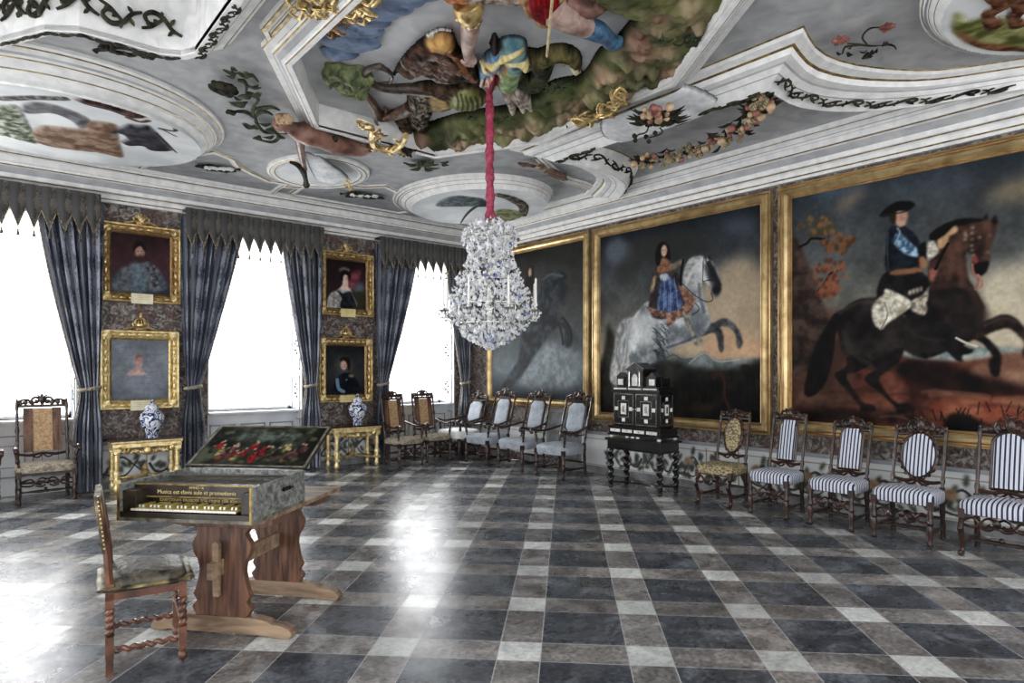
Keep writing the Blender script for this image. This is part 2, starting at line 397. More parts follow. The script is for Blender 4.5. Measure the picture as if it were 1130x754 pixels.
class Pic:
    def __init__(s, conv, a0, a1, b0, b1, res, base=(0, 0, 0), seed=1):
        s.conv = conv; s.a0, s.b0, s.res = a0, b0, res; s.nx = int(round((a1 - a0) / res)) + 1; s.ny = int(round((b1 - b0) / res)) + 1
        s.X = a0 + np.arange(s.nx) * (a1 - a0) / (s.nx - 1); s.Y = b0 + np.arange(s.ny) * (b1 - b0) / (s.ny - 1)
        s.c = np.ones((s.ny, s.nx, 3)) * np.array(base, float); s.h = np.zeros((s.ny, s.nx)); s.k = np.zeros((s.ny, s.nx)); s.seed = seed
    def mask(s, pts, smooth=True, soft=0.6, world=False, n=5):
        w = [tuple(p) if world else s.conv(*p) for p in pts]
        if smooth: w = catmull(w, n)
        w = np.array([(p[0], p[1]) for p in w]); m = np.zeros((s.ny, s.nx))
        pad = soft * 3 + 2
        i0 = max(0, int((w[:, 0].min() - s.a0) / s.res - pad)); i1 = min(s.nx, int((w[:, 0].max() - s.a0) / s.res + pad) + 1)
        j0 = max(0, int((w[:, 1].min() - s.b0) / s.res - pad)); j1 = min(s.ny, int((w[:, 1].max() - s.b0) / s.res + pad) + 1)
        if i1 <= i0 or j1 <= j0: return m
        X = s.X[None, i0:i1]; Y = s.Y[j0:j1, None]; ins = np.zeros((j1 - j0, i1 - i0), bool)
        for k in range(len(w)):
            x1, y1 = w[k - 1]; x2, y2 = w[k]
            if y1 == y2: continue
            ins ^= ((y1 > Y) != (y2 > Y)) & (X < (x2 - x1) * (Y - y1) / (y2 - y1) + x1)
        m[j0:j1, i0:i1] = blur(ins.astype(float), soft) if soft >= 1 else ins
        return m
    def nz(s, cell):
        s.seed += 7; return fbm((s.ny, s.nx), cell, s.seed)
    def put(s, m, col, col2=None, cell=10, alpha=1.0, bump=None):
        m = m * alpha; c = np.array(col, float)
        if col2 is not None:
            t = np.clip((s.nz(cell) - 0.3) / 0.4, 0, 1)[..., None]; c = c * (1 - t) + np.array(col2, float) * t
        s.c = s.c * (1 - m[..., None]) + c * m[..., None]
        return s
    def poly(s, pts, col, col2=None, soft=1, smooth=True, cell=10, alpha=1.0, world=False, h=None, edge=6, rough=0.0):
        m = s.mask(pts, smooth, soft, world); s.put(m, col, col2, cell, alpha)
        if h is not None: s.raise_(m, h, edge, rough)
        return m
    def raise_(s, m, h, edge=6, rough=0.0):
        hard = (m > 0.5).astype(float); b = blur(hard, edge); t = np.clip((b - 0.5) * 2, 0, 1) * hard
        hh = h * (0.18 + 0.82 * np.sqrt(t)) * hard
        if rough: hh = hh * (1 + rough * (s.nz(7) - 0.5) * 2 * hard)
        s.h = np.maximum(s.h, hh) if True else s.h; s.k = np.maximum(s.k, hard)
    def stroke(s, pts, wd, col, col2=None, soft=0.8, cell=6, alpha=1.0, world=False, h=None, n=5):
        w = [tuple(p) if world else s.conv(*p) for p in pts]; w = catmull(w, n, False) if len(w) > 2 else [np.array(q) for q in w]
        w = [q for q in w]; L = len(w); ws = np.interp(np.linspace(0, 1, L), np.linspace(0, 1, len(wd)), wd) if isinstance(wd, (list, tuple)) else [wd] * L
        m = np.zeros((s.ny, s.nx))
        for k in range(L - 1):
            x1, y1 = w[k][:2]; x2, y2 = w[k + 1][:2]; r = max(ws[k], ws[k + 1]) + s.res * 2
            i0 = max(0, int((min(x1, x2) - r - s.a0) / s.res)); i1 = min(s.nx, int((max(x1, x2) + r - s.a0) / s.res) + 2)
            j0 = max(0, int((min(y1, y2) - r - s.b0) / s.res)); j1 = min(s.ny, int((max(y1, y2) + r - s.b0) / s.res) + 2)
            if i1 <= i0 or j1 <= j0: continue
            X = s.X[None, i0:i1]; Y = s.Y[j0:j1, None]; dx, dy = x2 - x1, y2 - y1; q = max(dx * dx + dy * dy, 1e-12)
            t = np.clip(((X - x1) * dx + (Y - y1) * dy) / q, 0, 1); dd = np.sqrt((X - x1 - t * dx) ** 2 + (Y - y1 - t * dy) ** 2)
            wr = ws[k] * (1 - t) + ws[k + 1] * t; v = np.clip((wr - dd) / (s.res * soft) + 0.5, 0, 1)
            m[j0:j1, i0:i1] = np.maximum(m[j0:j1, i0:i1], v)
        s.put(m, col, col2, cell, alpha)
        if h is not None: s.raise_(m, h, 3)
        return m
    def ell(s, cx, cy, rx, ry, col, col2=None, rot=0, **k):
        P = []
        for i in range(14):
            q = 2 * PI * i / 14; x, y = rx * math.cos(q), ry * math.sin(q); P.append((cx + x * math.cos(rot) - y * math.sin(rot), cy + x * math.sin(rot) + y * math.cos(rot)))
        return s.poly(P, col, col2, **k)
    def mesh(s, name, place, mat, parent=None, relief=False):
        """place(a, b, h) -> world/local point arrays"""
        XX, YY = np.meshgrid(s.X, s.Y); V = np.stack([np.broadcast_to(q, XX.shape) for q in place(XX, YY, s.h)], -1).reshape(-1, 3)
        nx, ny = s.nx, s.ny; j, i = np.meshgrid(np.arange(ny - 1), np.arange(nx - 1), indexing='ij'); a = (j * nx + i).ravel()
        Q = np.stack([a, a + 1, a + nx + 1, a + nx], -1)
        C = s.c.reshape(-1, 3); kk_ = np.ones(len(C), bool)
        if relief:
            kk = s.k.ravel() > 0.5; nb = kk[Q].any(axis=1); Q = Q[nb]
            use = np.zeros(len(V), bool); use[Q.ravel()] = True; idx = np.cumsum(use) - 1; V = V[use]; C = C[use]; kk_ = use; Q = idx[Q]
        me = bpy.data.meshes.new(name); me.vertices.add(len(V)); me.vertices.foreach_set('co', V.astype(np.float32).ravel())
        me.loops.add(Q.size); me.loops.foreach_set('vertex_index', Q.astype(np.int32).ravel()); me.polygons.add(len(Q))
        me.polygons.foreach_set('loop_start', np.arange(0, Q.size, 4, dtype=np.int32))
        me.update(calc_edges=True); me.validate()
        g_ = C.mean(axis=1, keepdims=True); C = g_ + (C - g_) * (0.76 if mat == 'painted_canvas' else 0.85)
        if mat != 'painted_panel' and name != 'painted_disc': C = (112 + (C - 112) * 1.14 - (9 if mat == 'painted_canvas' else 4)) * ((0.92 + 0.16 * fbm((s.ny, s.nx), 4, 3, 2)) * (0.88 + 0.24 * fbm((s.ny, s.nx), 34, 13, 4))).ravel()[kk_][:, None]
        if name == 'painted_disc': C = 190 + (C - 190) * 1.3
        c = np.clip(C, 0, 255) / 255.0; c = np.where(c <= 0.04045, c / 12.92, ((c + 0.055) / 1.055) ** 2.4)
        at_ = me.color_attributes.new('Col', 'FLOAT_COLOR', 'POINT'); at_.data.foreach_set('color', np.concatenate([c, np.ones((len(c), 1))], 1).astype(np.float32).ravel())
        me.polygons.foreach_set('use_smooth', [True] * len(me.polygons)); me.materials.append(M[mat])
        o = bpy.data.objects.new(name, me); COL.objects.link(o)
        if parent is not None: o.parent = parent
        return o
# ================================================================== THE ROOM
X0, Y0 = -3.0, -2.6
def struct(o): o['kind'] = 'structure'; return o
struct(MB().bbox(X0, W + 0.3, Y0, D + 0.9, -0.1, 0.0).build('floor', 'stone_floor', smooth=False))
# --- window wall: piers, parapets and lintels round three openings
OPEN = [(-0.35, 1.12), (2.75, 4.22), (5.82, 7.27)]
wb = MB(); TK = 0.6
xs = [X0] + [q for o in OPEN for q in o] + [W + 0.3]
for i in range(0, len(xs), 2): wb.bbox(xs[i], xs[i + 1], D, D + TK, 0, 4.7)
for a, b in OPEN: wb.bbox(a, b, D, D + TK, 3.78, 4.7); wb.bbox(a, b, D + 0.22, D + TK, 0, 0.98)
struct(wb.build('wall_back', 'wall_tapestry', smooth=False))
struct(MB().bbox(W, W + 0.3, Y0, D, 0, 4.7).build('wall_right', 'wall_tapestry', smooth=False))
# --- windows
for i, (a, b) in enumerate(OPEN):
    wroot = bpy.data.objects.new('window_%d' % (i + 1), None); COL.objects.link(wroot); wroot['kind'] = 'structure'; wroot.location = ((a + b) / 2, D + 0.5, 0.98)
    def P(mb, nm, mat, **k): return mb.build(nm, mat, wroot, **k)
    hw = (b - a) / 2; m = MB()
    for sx in (-1, 1): m.bbox(sx * hw, sx * (hw - 0.07), -0.04, 0.04, 0, 2.8)
    m.bbox(-hw, hw, -0.04, 0.04, 0, 0.07); m.bbox(-hw, hw, -0.04, 0.04, 2.73, 2.8)
    P(m, 'casement_frame', 'white_paint', smooth=False)
    m = MB(); m.bbox(-0.035, 0.035, -0.035, 0.035, 0.07, 2.73)
    for z in (0.72, 1.38, 2.04): m.bbox(-hw + 0.07, hw - 0.07, -0.02, 0.02, z - 0.02, z + 0.02)
    P(m, 'glazing_bars', 'white_paint', smooth=False)
    for s in (-1, 1):
        m = MB(); m.bbox(min(s * 0.035, s * (hw - 0.07)), max(s * 0.035, s * (hw - 0.07)), -0.004, 0.004, 0.07, 2.73); P(m, 'window_pane', 'window_glass', smooth=False)
    m = MB(); m.bbox(-hw, hw, -0.5, 0.0, -0.03, 0.0); m.bbox(-hw, hw, -0.30, -0.27, -0.06, -0.03); P(m, 'window_sill', 'white_paint', smooth=False)
    # splayed, panelled reveals with small painted sprigs
    for s in (-1, 1):
        m = MB(); m.m = 0; x = s * hw
        m.bbox(min(x, x - s * 0.02), max(x, x - s * 0.02), -0.5, -0.04, -0.98, 2.8)
        for z0, z1 in ((-0.85, -0.15), (0.0, 0.55), (0.65, 1.35), (1.45, 2.1), (2.2, 2.75)):
            xa = x - s * 0.02; xb = x - s * 0.035
            for (ya, yb, za, zb) in ((-0.44, -0.42, z0, z1), (-0.12, -0.10, z0, z1), (-0.44, -0.10, z0, z0 + 0.02), (-0.44, -0.10, z1 - 0.02, z1)):
                m.m = 1; m.bbox(min(xa, xb), max(xa, xb), ya, yb, za, zb)
            zc = (z0 + z1) / 2; m.m = 2; xx = x - s * 0.024
            m.ctube([(xx, -0.27, zc - 0.14), (xx, -0.29, zc - 0.05), (xx, -0.24, zc + 0.04), (xx, -0.27, zc + 0.13)], 0.006, 4, seg=5)
            for k, (dy, dz) in enumerate(((0.05, 0.09), (-0.05, 0.05), (0.045, -0.02), (-0.045, -0.07), (0.0, 0.14))):
                m.blob((xx, -0.27 + dy, zc + dz), (0.006, 0.035, 0.02), 1)
        P(m, 'shutter_panel', ['white_paint', 'grey_paint', 'dark_leaf'], label='painted shutter panel folded into the window reveal')
    # panelled parapet below the sill
    m = MB(); m.m = 0; m.bbox(-hw, hw, -0.30, -0.28, -0.98, -0.06); m.m = 1
    for k in range(3):
        xa = -hw + 0.08 + k * (2 * hw - 0.1) / 3; xb = xa + (2 * hw - 0.1) / 3 - 0.07
        for (p, q, r, s) in ((xa, xb, -0.75, -0.73), (xa, xb, -0.22, -0.2), (xa, xa + 0.02, -0.75, -0.2), (xb - 0.02, xb, -0.75, -0.2)): m.bbox(p, q, -0.315, -0.30, r, s)
        for (p, q, r, s) in ((xa + .1, xb - .1, -0.62, -0.61), (xa + .1, xb - .1, -0.34, -0.33), (xa + .1, xa + .11, -0.62, -0.33), (xb - .11, xb - .1, -0.62, -0.33)): m.bbox(p, q, -0.306, -0.30, r, s)
    P(m, 'apron_panel', ['white_paint', 'grey_paint'], smooth=False)
# sheer curtains
for i, (a, b) in enumerate(OPEN):
    n = 90; G = []
    for j in range(n + 1):
        t = j / n; x = a + 0.06 + (b - a - 0.12) * t
        G.append([(x, D + 0.34 + 0.018 * math.sin(t * 2 * PI * 15) + 0.012 * math.sin(t * 40 + i), z) for z in (1.02, 1.9, 2.8, 3.74)])
    tag(MB().grid(G).build('sheer_curtain', 'sheer_voile'), ['white sheer curtain in the leftmost window behind the cut-off armchairs', 'white sheer curtain in the middle window behind the open keyboard lid', 'white sheer curtain in the right-hand window behind the caned armchairs'][i], 'sheer curtain', 'sheer curtains')
# --- dado: painted panelling with leafy scrolls
def dado(name, conv, a0, a1, place, marks, seed, holes=()):
    p = Pic(conv, a0, a1, 0.0, 0.62, 0.011, (206, 208, 208), seed)
    p.put(np.ones_like(p.k), (196, 199, 200), (218, 220, 219), 40)
    r = random.Random(seed)
    for x in marks: p.stroke([(x, 0.1), (x, 0.56)], 0.008, (120, 112, 84), world=True)
    p.stroke([(a0, 0.53), (a1, 0.53)], 0.006, (128, 118, 88), world=True); p.stroke([(a0, 0.115), (a1, 0.115)], 0.006, (128, 118, 88), world=True)
    marks = sorted(marks)
    for q in range(len(marks) - 1):
        x0, x1 = marks[q], marks[q + 1]; w = x1 - x0
        if w < 0.3: continue
        s = 1 if r.random() < 0.5 else -1; f = lambda t, z: ((x0 + x1) / 2 + s * (t - 0.5) * w * 0.9, z)
        st = [f(0.0, 0.30), f(0.12, 0.18), f(0.3, 0.2), f(0.45, 0.34), f(0.62, 0.42), f(0.8, 0.32), f(0.95, 0.22)]
        p.stroke(st, [0.02, 0.012, 0.014, 0.009], (30, 28, 24), world=True)
        st2 = [f(0.3, 0.2), f(0.5, 0.16), f(0.7, 0.18), f(0.9, 0.38)]; p.stroke(st2, [0.014, 0.008], (34, 32, 26), world=True)
        cs = catmull(st, 5, False) + catmull(st2, 5, False)
        for c in cs[::3]:
            for sg in (-1, 1):
                if r.random() < 0.15: continue
                an = r.uniform(0.5, 1.3) * sg + (0 if r.random() < 0.5 else 0.4); L = r.uniform(0.075, 0.12)
                cx, cz = c[0] + math.cos(an) * L * s, c[1] + math.sin(an) * L
                if 0.13 < cz < 0.52: p.ell(cx, cz, L * 0.55, L * 0.25, (26, 32, 26), (62, 72, 56), rot=math.atan2(math.sin(an), math.cos(an) * s), world=True, soft=1, cell=6)
        cx, cz = f(0.45, 0.36); p.ell(cx, cz, 0.07, 0.06, (126, 92, 66), (172, 132, 96), world=True, cell=5); p.ell(cx + .02, cz, 0.03, 0.035, (150, 116, 90), world=True)
    o = p.mesh(name, place, 'painted_panel'); return struct(o)
cv = lambda px, py: (px, py)
dado('trim_1', cv, Y0, D - 0.03, lambda a, b, h: (np.full_like(a, W - 0.03), a, b), [-2, -1, 0.0, 0.95, 1.75, 2.45, 3.2, 3.95, 4.5, 4.98, 5.5, 6.05, 6.75], 3)
for k, (a, b) in enumerate([(X0, OPEN[0][0]), (OPEN[0][1], OPEN[1][0]), (OPEN[1][1], OPEN[2][0]), (OPEN[2][1], W)]):
    dado('trim_%d' % (k + 2), cv, a, b, lambda a, b, h: (a, np.full_like(a, D - 0.03), b), [a + 0.05, (a + b) / 2, b - 0.05], 11 + k)
rl = MB(); rl.m = 0
rl.bbox(W - 0.05, W, Y0, D, 0.62, 0.645); rl.bbox(W - 0.04, W, Y0, D, 0.60, 0.62)
rl.m = 1; rl.bbox(W - 0.045, W, Y0, D, 0.0, 0.1)
struct(rl.build('baseboard_right', ['grey_paint', 'base_stone'], smooth=False))
rl = MB()
for k, (a, b) in enumerate([(X0, OPEN[0][0]), (OPEN[0][1], OPEN[1][0]), (OPEN[1][1], OPEN[2][0]), (OPEN[2][1], W)]):
    rl.m = 0; rl.bbox(a, b, D - 0.05, D, 0.62, 0.645); rl.bbox(a, b, D - 0.04, D, 0.6, 0.62); rl.m = 1; rl.bbox(a, b, D - 0.045, D, 0, 0.1)
struct(rl.build('baseboard_back', ['grey_paint', 'base_stone'], smooth=False))
# jib door behind the furthest painting, with its white jamb
dr = bpy.data.objects.new('door_1', None); COL.objects.link(dr); dr['kind'] = 'structure'; dr.location = (W, 7.72, 0)
m = MB(); m.bbox(-0.036, 0.0, -0.42, 0.42, 0.02, 2.1); m.build('door_leaf', 'door_grey', dr, smooth=False)
m = MB()
for z0, z1 in ((0.15, 0.55), (0.66, 0.90), (1.0, 1.5)):
    for (p, q, r, s) in ((-0.34, 0.34, z0, z0 + .012), (-0.34, 0.34, z1 - .012, z1), (-0.34, -0.328, z0, z1), (0.328, 0.34, z0, z1)): m.bbox(-0.04, -0.036, p, q, r, s)
m.build('door_moulding', 'gilt_line', dr, smooth=False)
m = MB()
for s in (-1, 1): m.bbox(-0.042, 0.0, s * 0.47 - 0.05, s * 0.47 + 0.05, 0, 2.15)
m.build('door_jamb', 'white_paint', dr, smooth=False)
# ------------------------------------------------------------------ cornice
def offset_loop(P, d, closed=True):
    """offset to the left of the travel direction by d"""
    n = len(P); out = []
    for i in range(n):
        p = Vector(P[i][:2])
        a = Vector(P[i - 1][:2]) if (closed or i > 0) else None; b = Vector(P[(i + 1) % n][:2]) if (closed or i < n - 1) else None
        ns = []
        if a is not None and (p - a).length > 1e-6: t = (p - a).normalized(); ns.append(Vector((-t.y, t.x)))
        if b is not None and (b - p).length > 1e-6: t = (b - p).normalized(); ns.append(Vector((-t.y, t.x)))
        m_ = sum(ns, Vector((0, 0)));
        if m_.length < 1e-6: m_ = ns[0].copy()
        m_.normalize(); k = max(0.35, m_.dot(ns[0])); q = p + m_ * (d / k); out.append((q.x, q.y))
    return out
def sweep(mb, P, prof, closed=True):
    """prof: list of (offset, z, material index of the strip that starts here)"""
    L = [[(x, y, z) for x, y in offset_loop(P, d, closed)] for d, z, _ in prof]
    for i in range(len(L) - 1):
        mb.m = prof[i][2]; n = len(P); V = L[i] + L[i + 1]
        mb.add(V, [(k, (k + 1) % n, n + (k + 1) % n, n + k) for k in range(n if closed else n - 1)])
CORN = [(0.0, 3.93, 0), (0.05, 3.93, 0), (0.05, 3.965, 1), (0.07, 3.975, 0), (0.09, 4.02, 0), (0.12, 4.035, 1), (0.13, 4.045, 0), (0.15, 4.05, 0), (0.16, 4.10, 3), (0.20, 4.17, 0), (0.23, 4.18, 1), (0.24, 4.19, 0), (0.24, 4.215, 0),
        (0.27, 4.225, 0), (0.30, 4.29, 0), (0.33, 4.30, 1), (0.345, 4.31, 0), (0.35, 4.335, 0), (0.38, 4.34, 0), (0.40, 4.385, 0)]
m = MB(); sweep(m, [(W, Y0), (W, D), (X0, D)], CORN, closed=False)
struct(m.build('trim_6', ['plaster_white', 'gilt_line', 'gilt_line', 'plaster_field'], smooth=False))
# ------------------------------------------------------------------ ceiling with octagonal recess and side recess
O8 = [at(*p, 4.25) for p in [(322, 71), (354, 141), (481.6, 172), (595, 157), (741, 92), (804, 0)]]
O8 = [(2.11, 5.41), (2.88, 6.62), (4.36, 6.62), (5.0, 5.44), (4.9, 3.54), (4.09, 2.42), (2.9, 2.42), (2.11, 3.6)]     # far-left, round to near-left
O8 = O8[::-1]                                        # counter-clockwise from above
LM = [(1.37, 2.9), (1.37, 5.5), (1.30, 5.64), (1.16, 5.72), (0.9, 5.71), (0.63, 5.73), (0.43, 5.87), (0.19, 6.29), (-0.2, 6.9), (-0.6, 6.9), (-0.6, 2.9)]  # lowest edge of the left panel
def ccw(P): 
    a = sum(P[i - 1][0] * P[i][1] - P[i][0] * P[i - 1][1] for i in range(len(P))); return P if a > 0 else P[::-1]
LM = ccw(LM); O8 = ccw(O8)
outer = [(X0, Y0), (W + .1, Y0), (W + .1, D + .1), (X0, D + .1)]
holes = [offset_loop(O8, 0.0)[::-1], LM[::-1]]
V = [Vector((x, y, 0)) for x, y in outer]; loops = [V] + [[Vector((x, y, 0)) for x, y in h] for h in holes]
tri = tessellate_polygon(loops); flat = [q for l in loops for q in l]
m = MB(); m.add([(q.x, q.y, ZC) for q in flat], [tuple(t) for t in tri])
m.m = 0; m.add([(x, y, 4.64) for x, y in LM], [tuple(range(len(LM)))]); n = len(LM)
m.m = 1; m.add([(x, y, 4.16) for x, y in LM] + [(x, y, 4.64) for x, y in LM], [(k, (k + 1) % n, n + (k + 1) % n, n + k) for k in range(n)])
n = 8; m.add([(x, y, 4.25) for x, y in O8] + [(x, y, 4.50) for x, y in offset_loop(O8, 0.0)], [(k, (k + 1) % n, n + (k + 1) % n, n + k) for k in range(n)])
m.m = 2; m.add([(x, y, 4.50) for x, y in O8], [tuple(range(n))])
# slab above closes the room
m.m = 0; m.bbox(X0, W + .3, Y0, D + .6, 4.7, 4.8)
struct(m.build('ceiling', ['plaster_field', 'plaster_white', 'plaster_sky'], smooth=False))
# mouldings
m = MB(); O8c = O8[::-1]                             # travelling clockwise, left = outward
sweep(m, O8c, [(0.0, 4.27, 0), (0.0, 4.235, 0), (0.045, 4.235, 1), (0.055, 4.24, 0), (0.06, 4.255, 0), (0.085, 4.26, 3), (0.12, 4.30, 0), (0.14, 4.30, 1), (0.15, 4.31, 0), (0.16, 4.33, 0), (0.22, 4.335, 1), (0.23, 4.345, 0), (0.24, 4.385, 0)])
struct(m.build('trim_7', ['plaster_white', 'gilt_line', 'gold', 'plaster_field'], smooth=False))
# long straight ribs with gold fillets beside the octagon
def rib(mb, x0, x1, y0, y1, golds):
    mb.m = 0; mb.bbox(x0, x1, y0, y1, 4.345, 4.39)
    mb.m = 1
    for g in golds: mb.bbox(g - 0.015, g + 0.015, y0, y1, 4.33, 4.346)
m = MB()
for x0, x1, y1, g in ((1.76, 1.90, 5.18, (1.79, 1.87)), (1.93, 1.99, 5.3, (1.96,)), (2.01, 2.08, 5.38, (2.05,))): rib(m, x0, x1, 2.6, y1, g)
# mitred return of the outer rib along the oblique side
P = [(1.78, 2.6), (1.78, 5.2), (2.66, 6.55)]
sweep(m, P, [(0.0, 4.385, 0), (0.0, 4.345, 1), (-0.012, 4.34, 0), (-0.05, 4.34, 1), (-0.06, 4.345, 0), (-0.07, 4.385, 0)], closed=False)
struct(m.build('trim_8', ['plaster_white', 'gilt_line'], smooth=False))
def resample(P, n):
    P = [np.array(q, float) for q in P]; s = [0]
    for i in range(1, len(P)): s.append(s[-1] + np.linalg.norm(P[i] - P[i - 1]))
    t = np.linspace(0, s[-1], n); A = np.array(P); return [(np.interp(q, s, A[:, 0]), np.interp(q, s, A[:, 1])) for q in t]
def ringloft(name, sides_list, prof, mats):
    """sides_list: [outer, low, inner] each a list of sides (polylines); prof: (position 0..2 between the loops, z, material)"""
    L = []
    for sd in sides_list:
        q = []
        for s in sd: q += resample(s, 15)[:-1]
        L.append(np.array(q))
    mb = MB(); rows = []
    for t, z, mi in prof:
        i = min(int(t), 1); f = t - i; rows.append([(x, y, z) for x, y in (L[i] * (1 - f) + L[i + 1] * f)])
    n = len(rows[0])
    for i in range(len(rows) - 1):
        mb.m = prof[i][2]; mb.add(rows[i] + rows[i + 1], [(k, (k + 1) % n, n + (k + 1) % n, n + k) for k in range(n)])
    return struct(mb.build(name, mats, smooth=False)), L
def arc(P): return [tuple(q) for q in catmull(P, 4, False)]
ROT = [(5.07, 6.1), (5.07, 2.4)]; RMT = [(5.45, 5.62), (5.5, 2.93)]; RIT = [(5.6, 5.4), (5.62, 3.1)]
RON = arc([(5.07, 2.4), (5.57, 2.5), (6.06, 2.41), (6.6, 2.11), (6.86, 1.83), (7.08, 1.41), (7.31, 1.1)])
RMN = arc([(5.5, 2.93), (6.05, 2.93), (6.45, 2.74), (6.72, 2.48), (6.95, 2.1), (7.2, 1.44), (7.32, 1.2)])
RIN = arc([(5.62, 3.1), (6.1, 3.06), (6.5, 2.88), (6.82, 2.6), (7.05, 2.2), (7.25, 1.6), (7.33, 1.4)])
ROR = [(7.31, 1.1), (7.34, 7.0)]; RMR = [(7.32, 1.2), (7.34, 6.25)]; RIR = [(7.33, 1.4), (7.34, 6.0)]
ROF = arc([(7.34, 7.0), (6.9, 6.3), (6.4, 6.05), (5.8, 6.0), (5.07, 6.1)]); RMF = arc([(7.34, 6.25), (6.9, 5.75), (6.4, 5.53), (5.9, 5.5), (5.45, 5.62)]); RIF = arc([(7.34, 6.0), (6.9, 5.5), (6.4, 5.32), (5.95, 5.3), (5.6, 5.4)])
PROF = [(0, 4.385, 1), (0.04, 4.37, 0), (0.06, 4.34, 0), (0.26, 4.325, 1), (0.32, 4.315, 0), (0.36, 4.27, 0), (0.52, 4.26, 3), (0.56, 4.25, 0), (0.66, 4.23, 0), (0.7, 4.22, 3), (0.73, 4.215, 0), (1.0, 4.15, 0), (1.1, 4.155, 0), (1.9, 4.37, 1), (2.0, 4.385, 0)]
_, RL = ringloft('trim_9', [[ROT, RON, ROR, ROF], [RMT, RMN, RMR, RMF], [RIT, RIN, RIR, RIF]], PROF, ['plaster_white', 'gilt_line', 'gold', 'plaster_field'])
m = MB(); LMc = LM[::-1]
sweep(m, LMc, [(0.0, 4.2, 0), (0.0, 4.15, 0), (0.06, 4.15, 0), (0.12, 4.2, 1), (0.13, 4.21, 0), (0.18, 4.26, 0), (0.22, 4.27, 1), (0.235, 4.28, 0), (0.25, 4.33, 0), (0.29, 4.34, 1), (0.30, 4.35, 0), (0.32, 4.385, 0)])
struct(m.build('trim_10', ['plaster_white', 'gilt_line'], smooth=False))
# thin moulded cartouche frames along the window side, round the far right corner and by the roundel
def thinmould(mb, P, w=0.05, closed=False):
    sweep(mb, P, [(w, 4.39, 0), (w, 4.355, 0), (w * .5, 4.35, 1), (w * .35, 4.345, 0), (-w * .3, 4.345, 0), (-w * .5, 4.35, 1), (-w, 4.36, 0), (-w, 4.39, 0)], closed=closed)
m = MB()
for pts in ([(156, 186), (166, 178), (236, 168), (256, 176), (262, 184), (296, 200), (316, 203), (300, 214), (160, 194)],
            [(322, 214), (340, 203), (362, 203), (402, 207), (425, 206), (438, 212), (440, 222), (470, 232), (440, 236), (322, 216)],
            [(312, 206), (334, 208)]):
    thinmould(m, [at(*p, 4.36) for p in pts], 0.045)
P = [at(*p, 4.36) for p in [(618, 246), (640, 240), (655, 228), (660, 214), (648, 204), (622, 196), (600, 178), (592, 170)]]
thinmould(m, arc(P), 0.05); thinmould(m, [(x + 0.1, y + 0.12) for x, y in arc(P)], 0.035)
struct(m.build('trim_11', ['plaster_white', 'gilt_line'], smooth=False))
# ------------------------------------------------------------------ camera, world, light
cam = bpy.data.cameras.new('camera'); co = bpy.data.objects.new('camera', cam); COL.objects.link(co)
co.location = (0, 0, EYE); co.rotation_euler = (PI / 2, 0, -TH); cam.sensor_width = 36; cam.lens = 36 * FL / 1130.0
cam.shift_y = (HY - 377.0) / 1130.0; cam.clip_start = 0.05; cam.clip_end = 100
sc.camera = co
wd = bpy.data.worlds.new('sky'); sc.world = wd; wd.use_nodes = True; bg = wd.node_tree.nodes['Background']; bg.inputs[0].default_value = (0.98, 0.98, 1.0, 1); bg.inputs[1].default_value = 2.35
for i, (a, b) in enumerate(OPEN):
    l = bpy.data.lights.new('window_daylight', 'AREA'); l.shape = 'RECTANGLE'; l.size = b - a + 0.5; l.size_y = 3.3; l.energy = 270; l.color = (0.98, 0.99, 1.0)
    o = bpy.data.objects.new('window_daylight', l); COL.objects.link(o); o.location = ((a + b) / 2, D + 1.1, 2.45); o.rotation_euler = (-PI / 2, 0, 0)
sc.view_settings.view_transform = 'Standard'; sc.view_settings.look = 'None'; sc.view_settings.gamma = 1; sc.view_settings.use_curve_mapping = False
sc.view_settings.exposure = 0.4
sc.cycles.max_bounces = 6; sc.cycles.transparent_max_bounces = 12; sc.cycles.use_denoising = True; sc.cycles.caustics_reflective = False; sc.cycles.caustics_refractive = False
sc.cycles.sample_clamp_indirect = 6
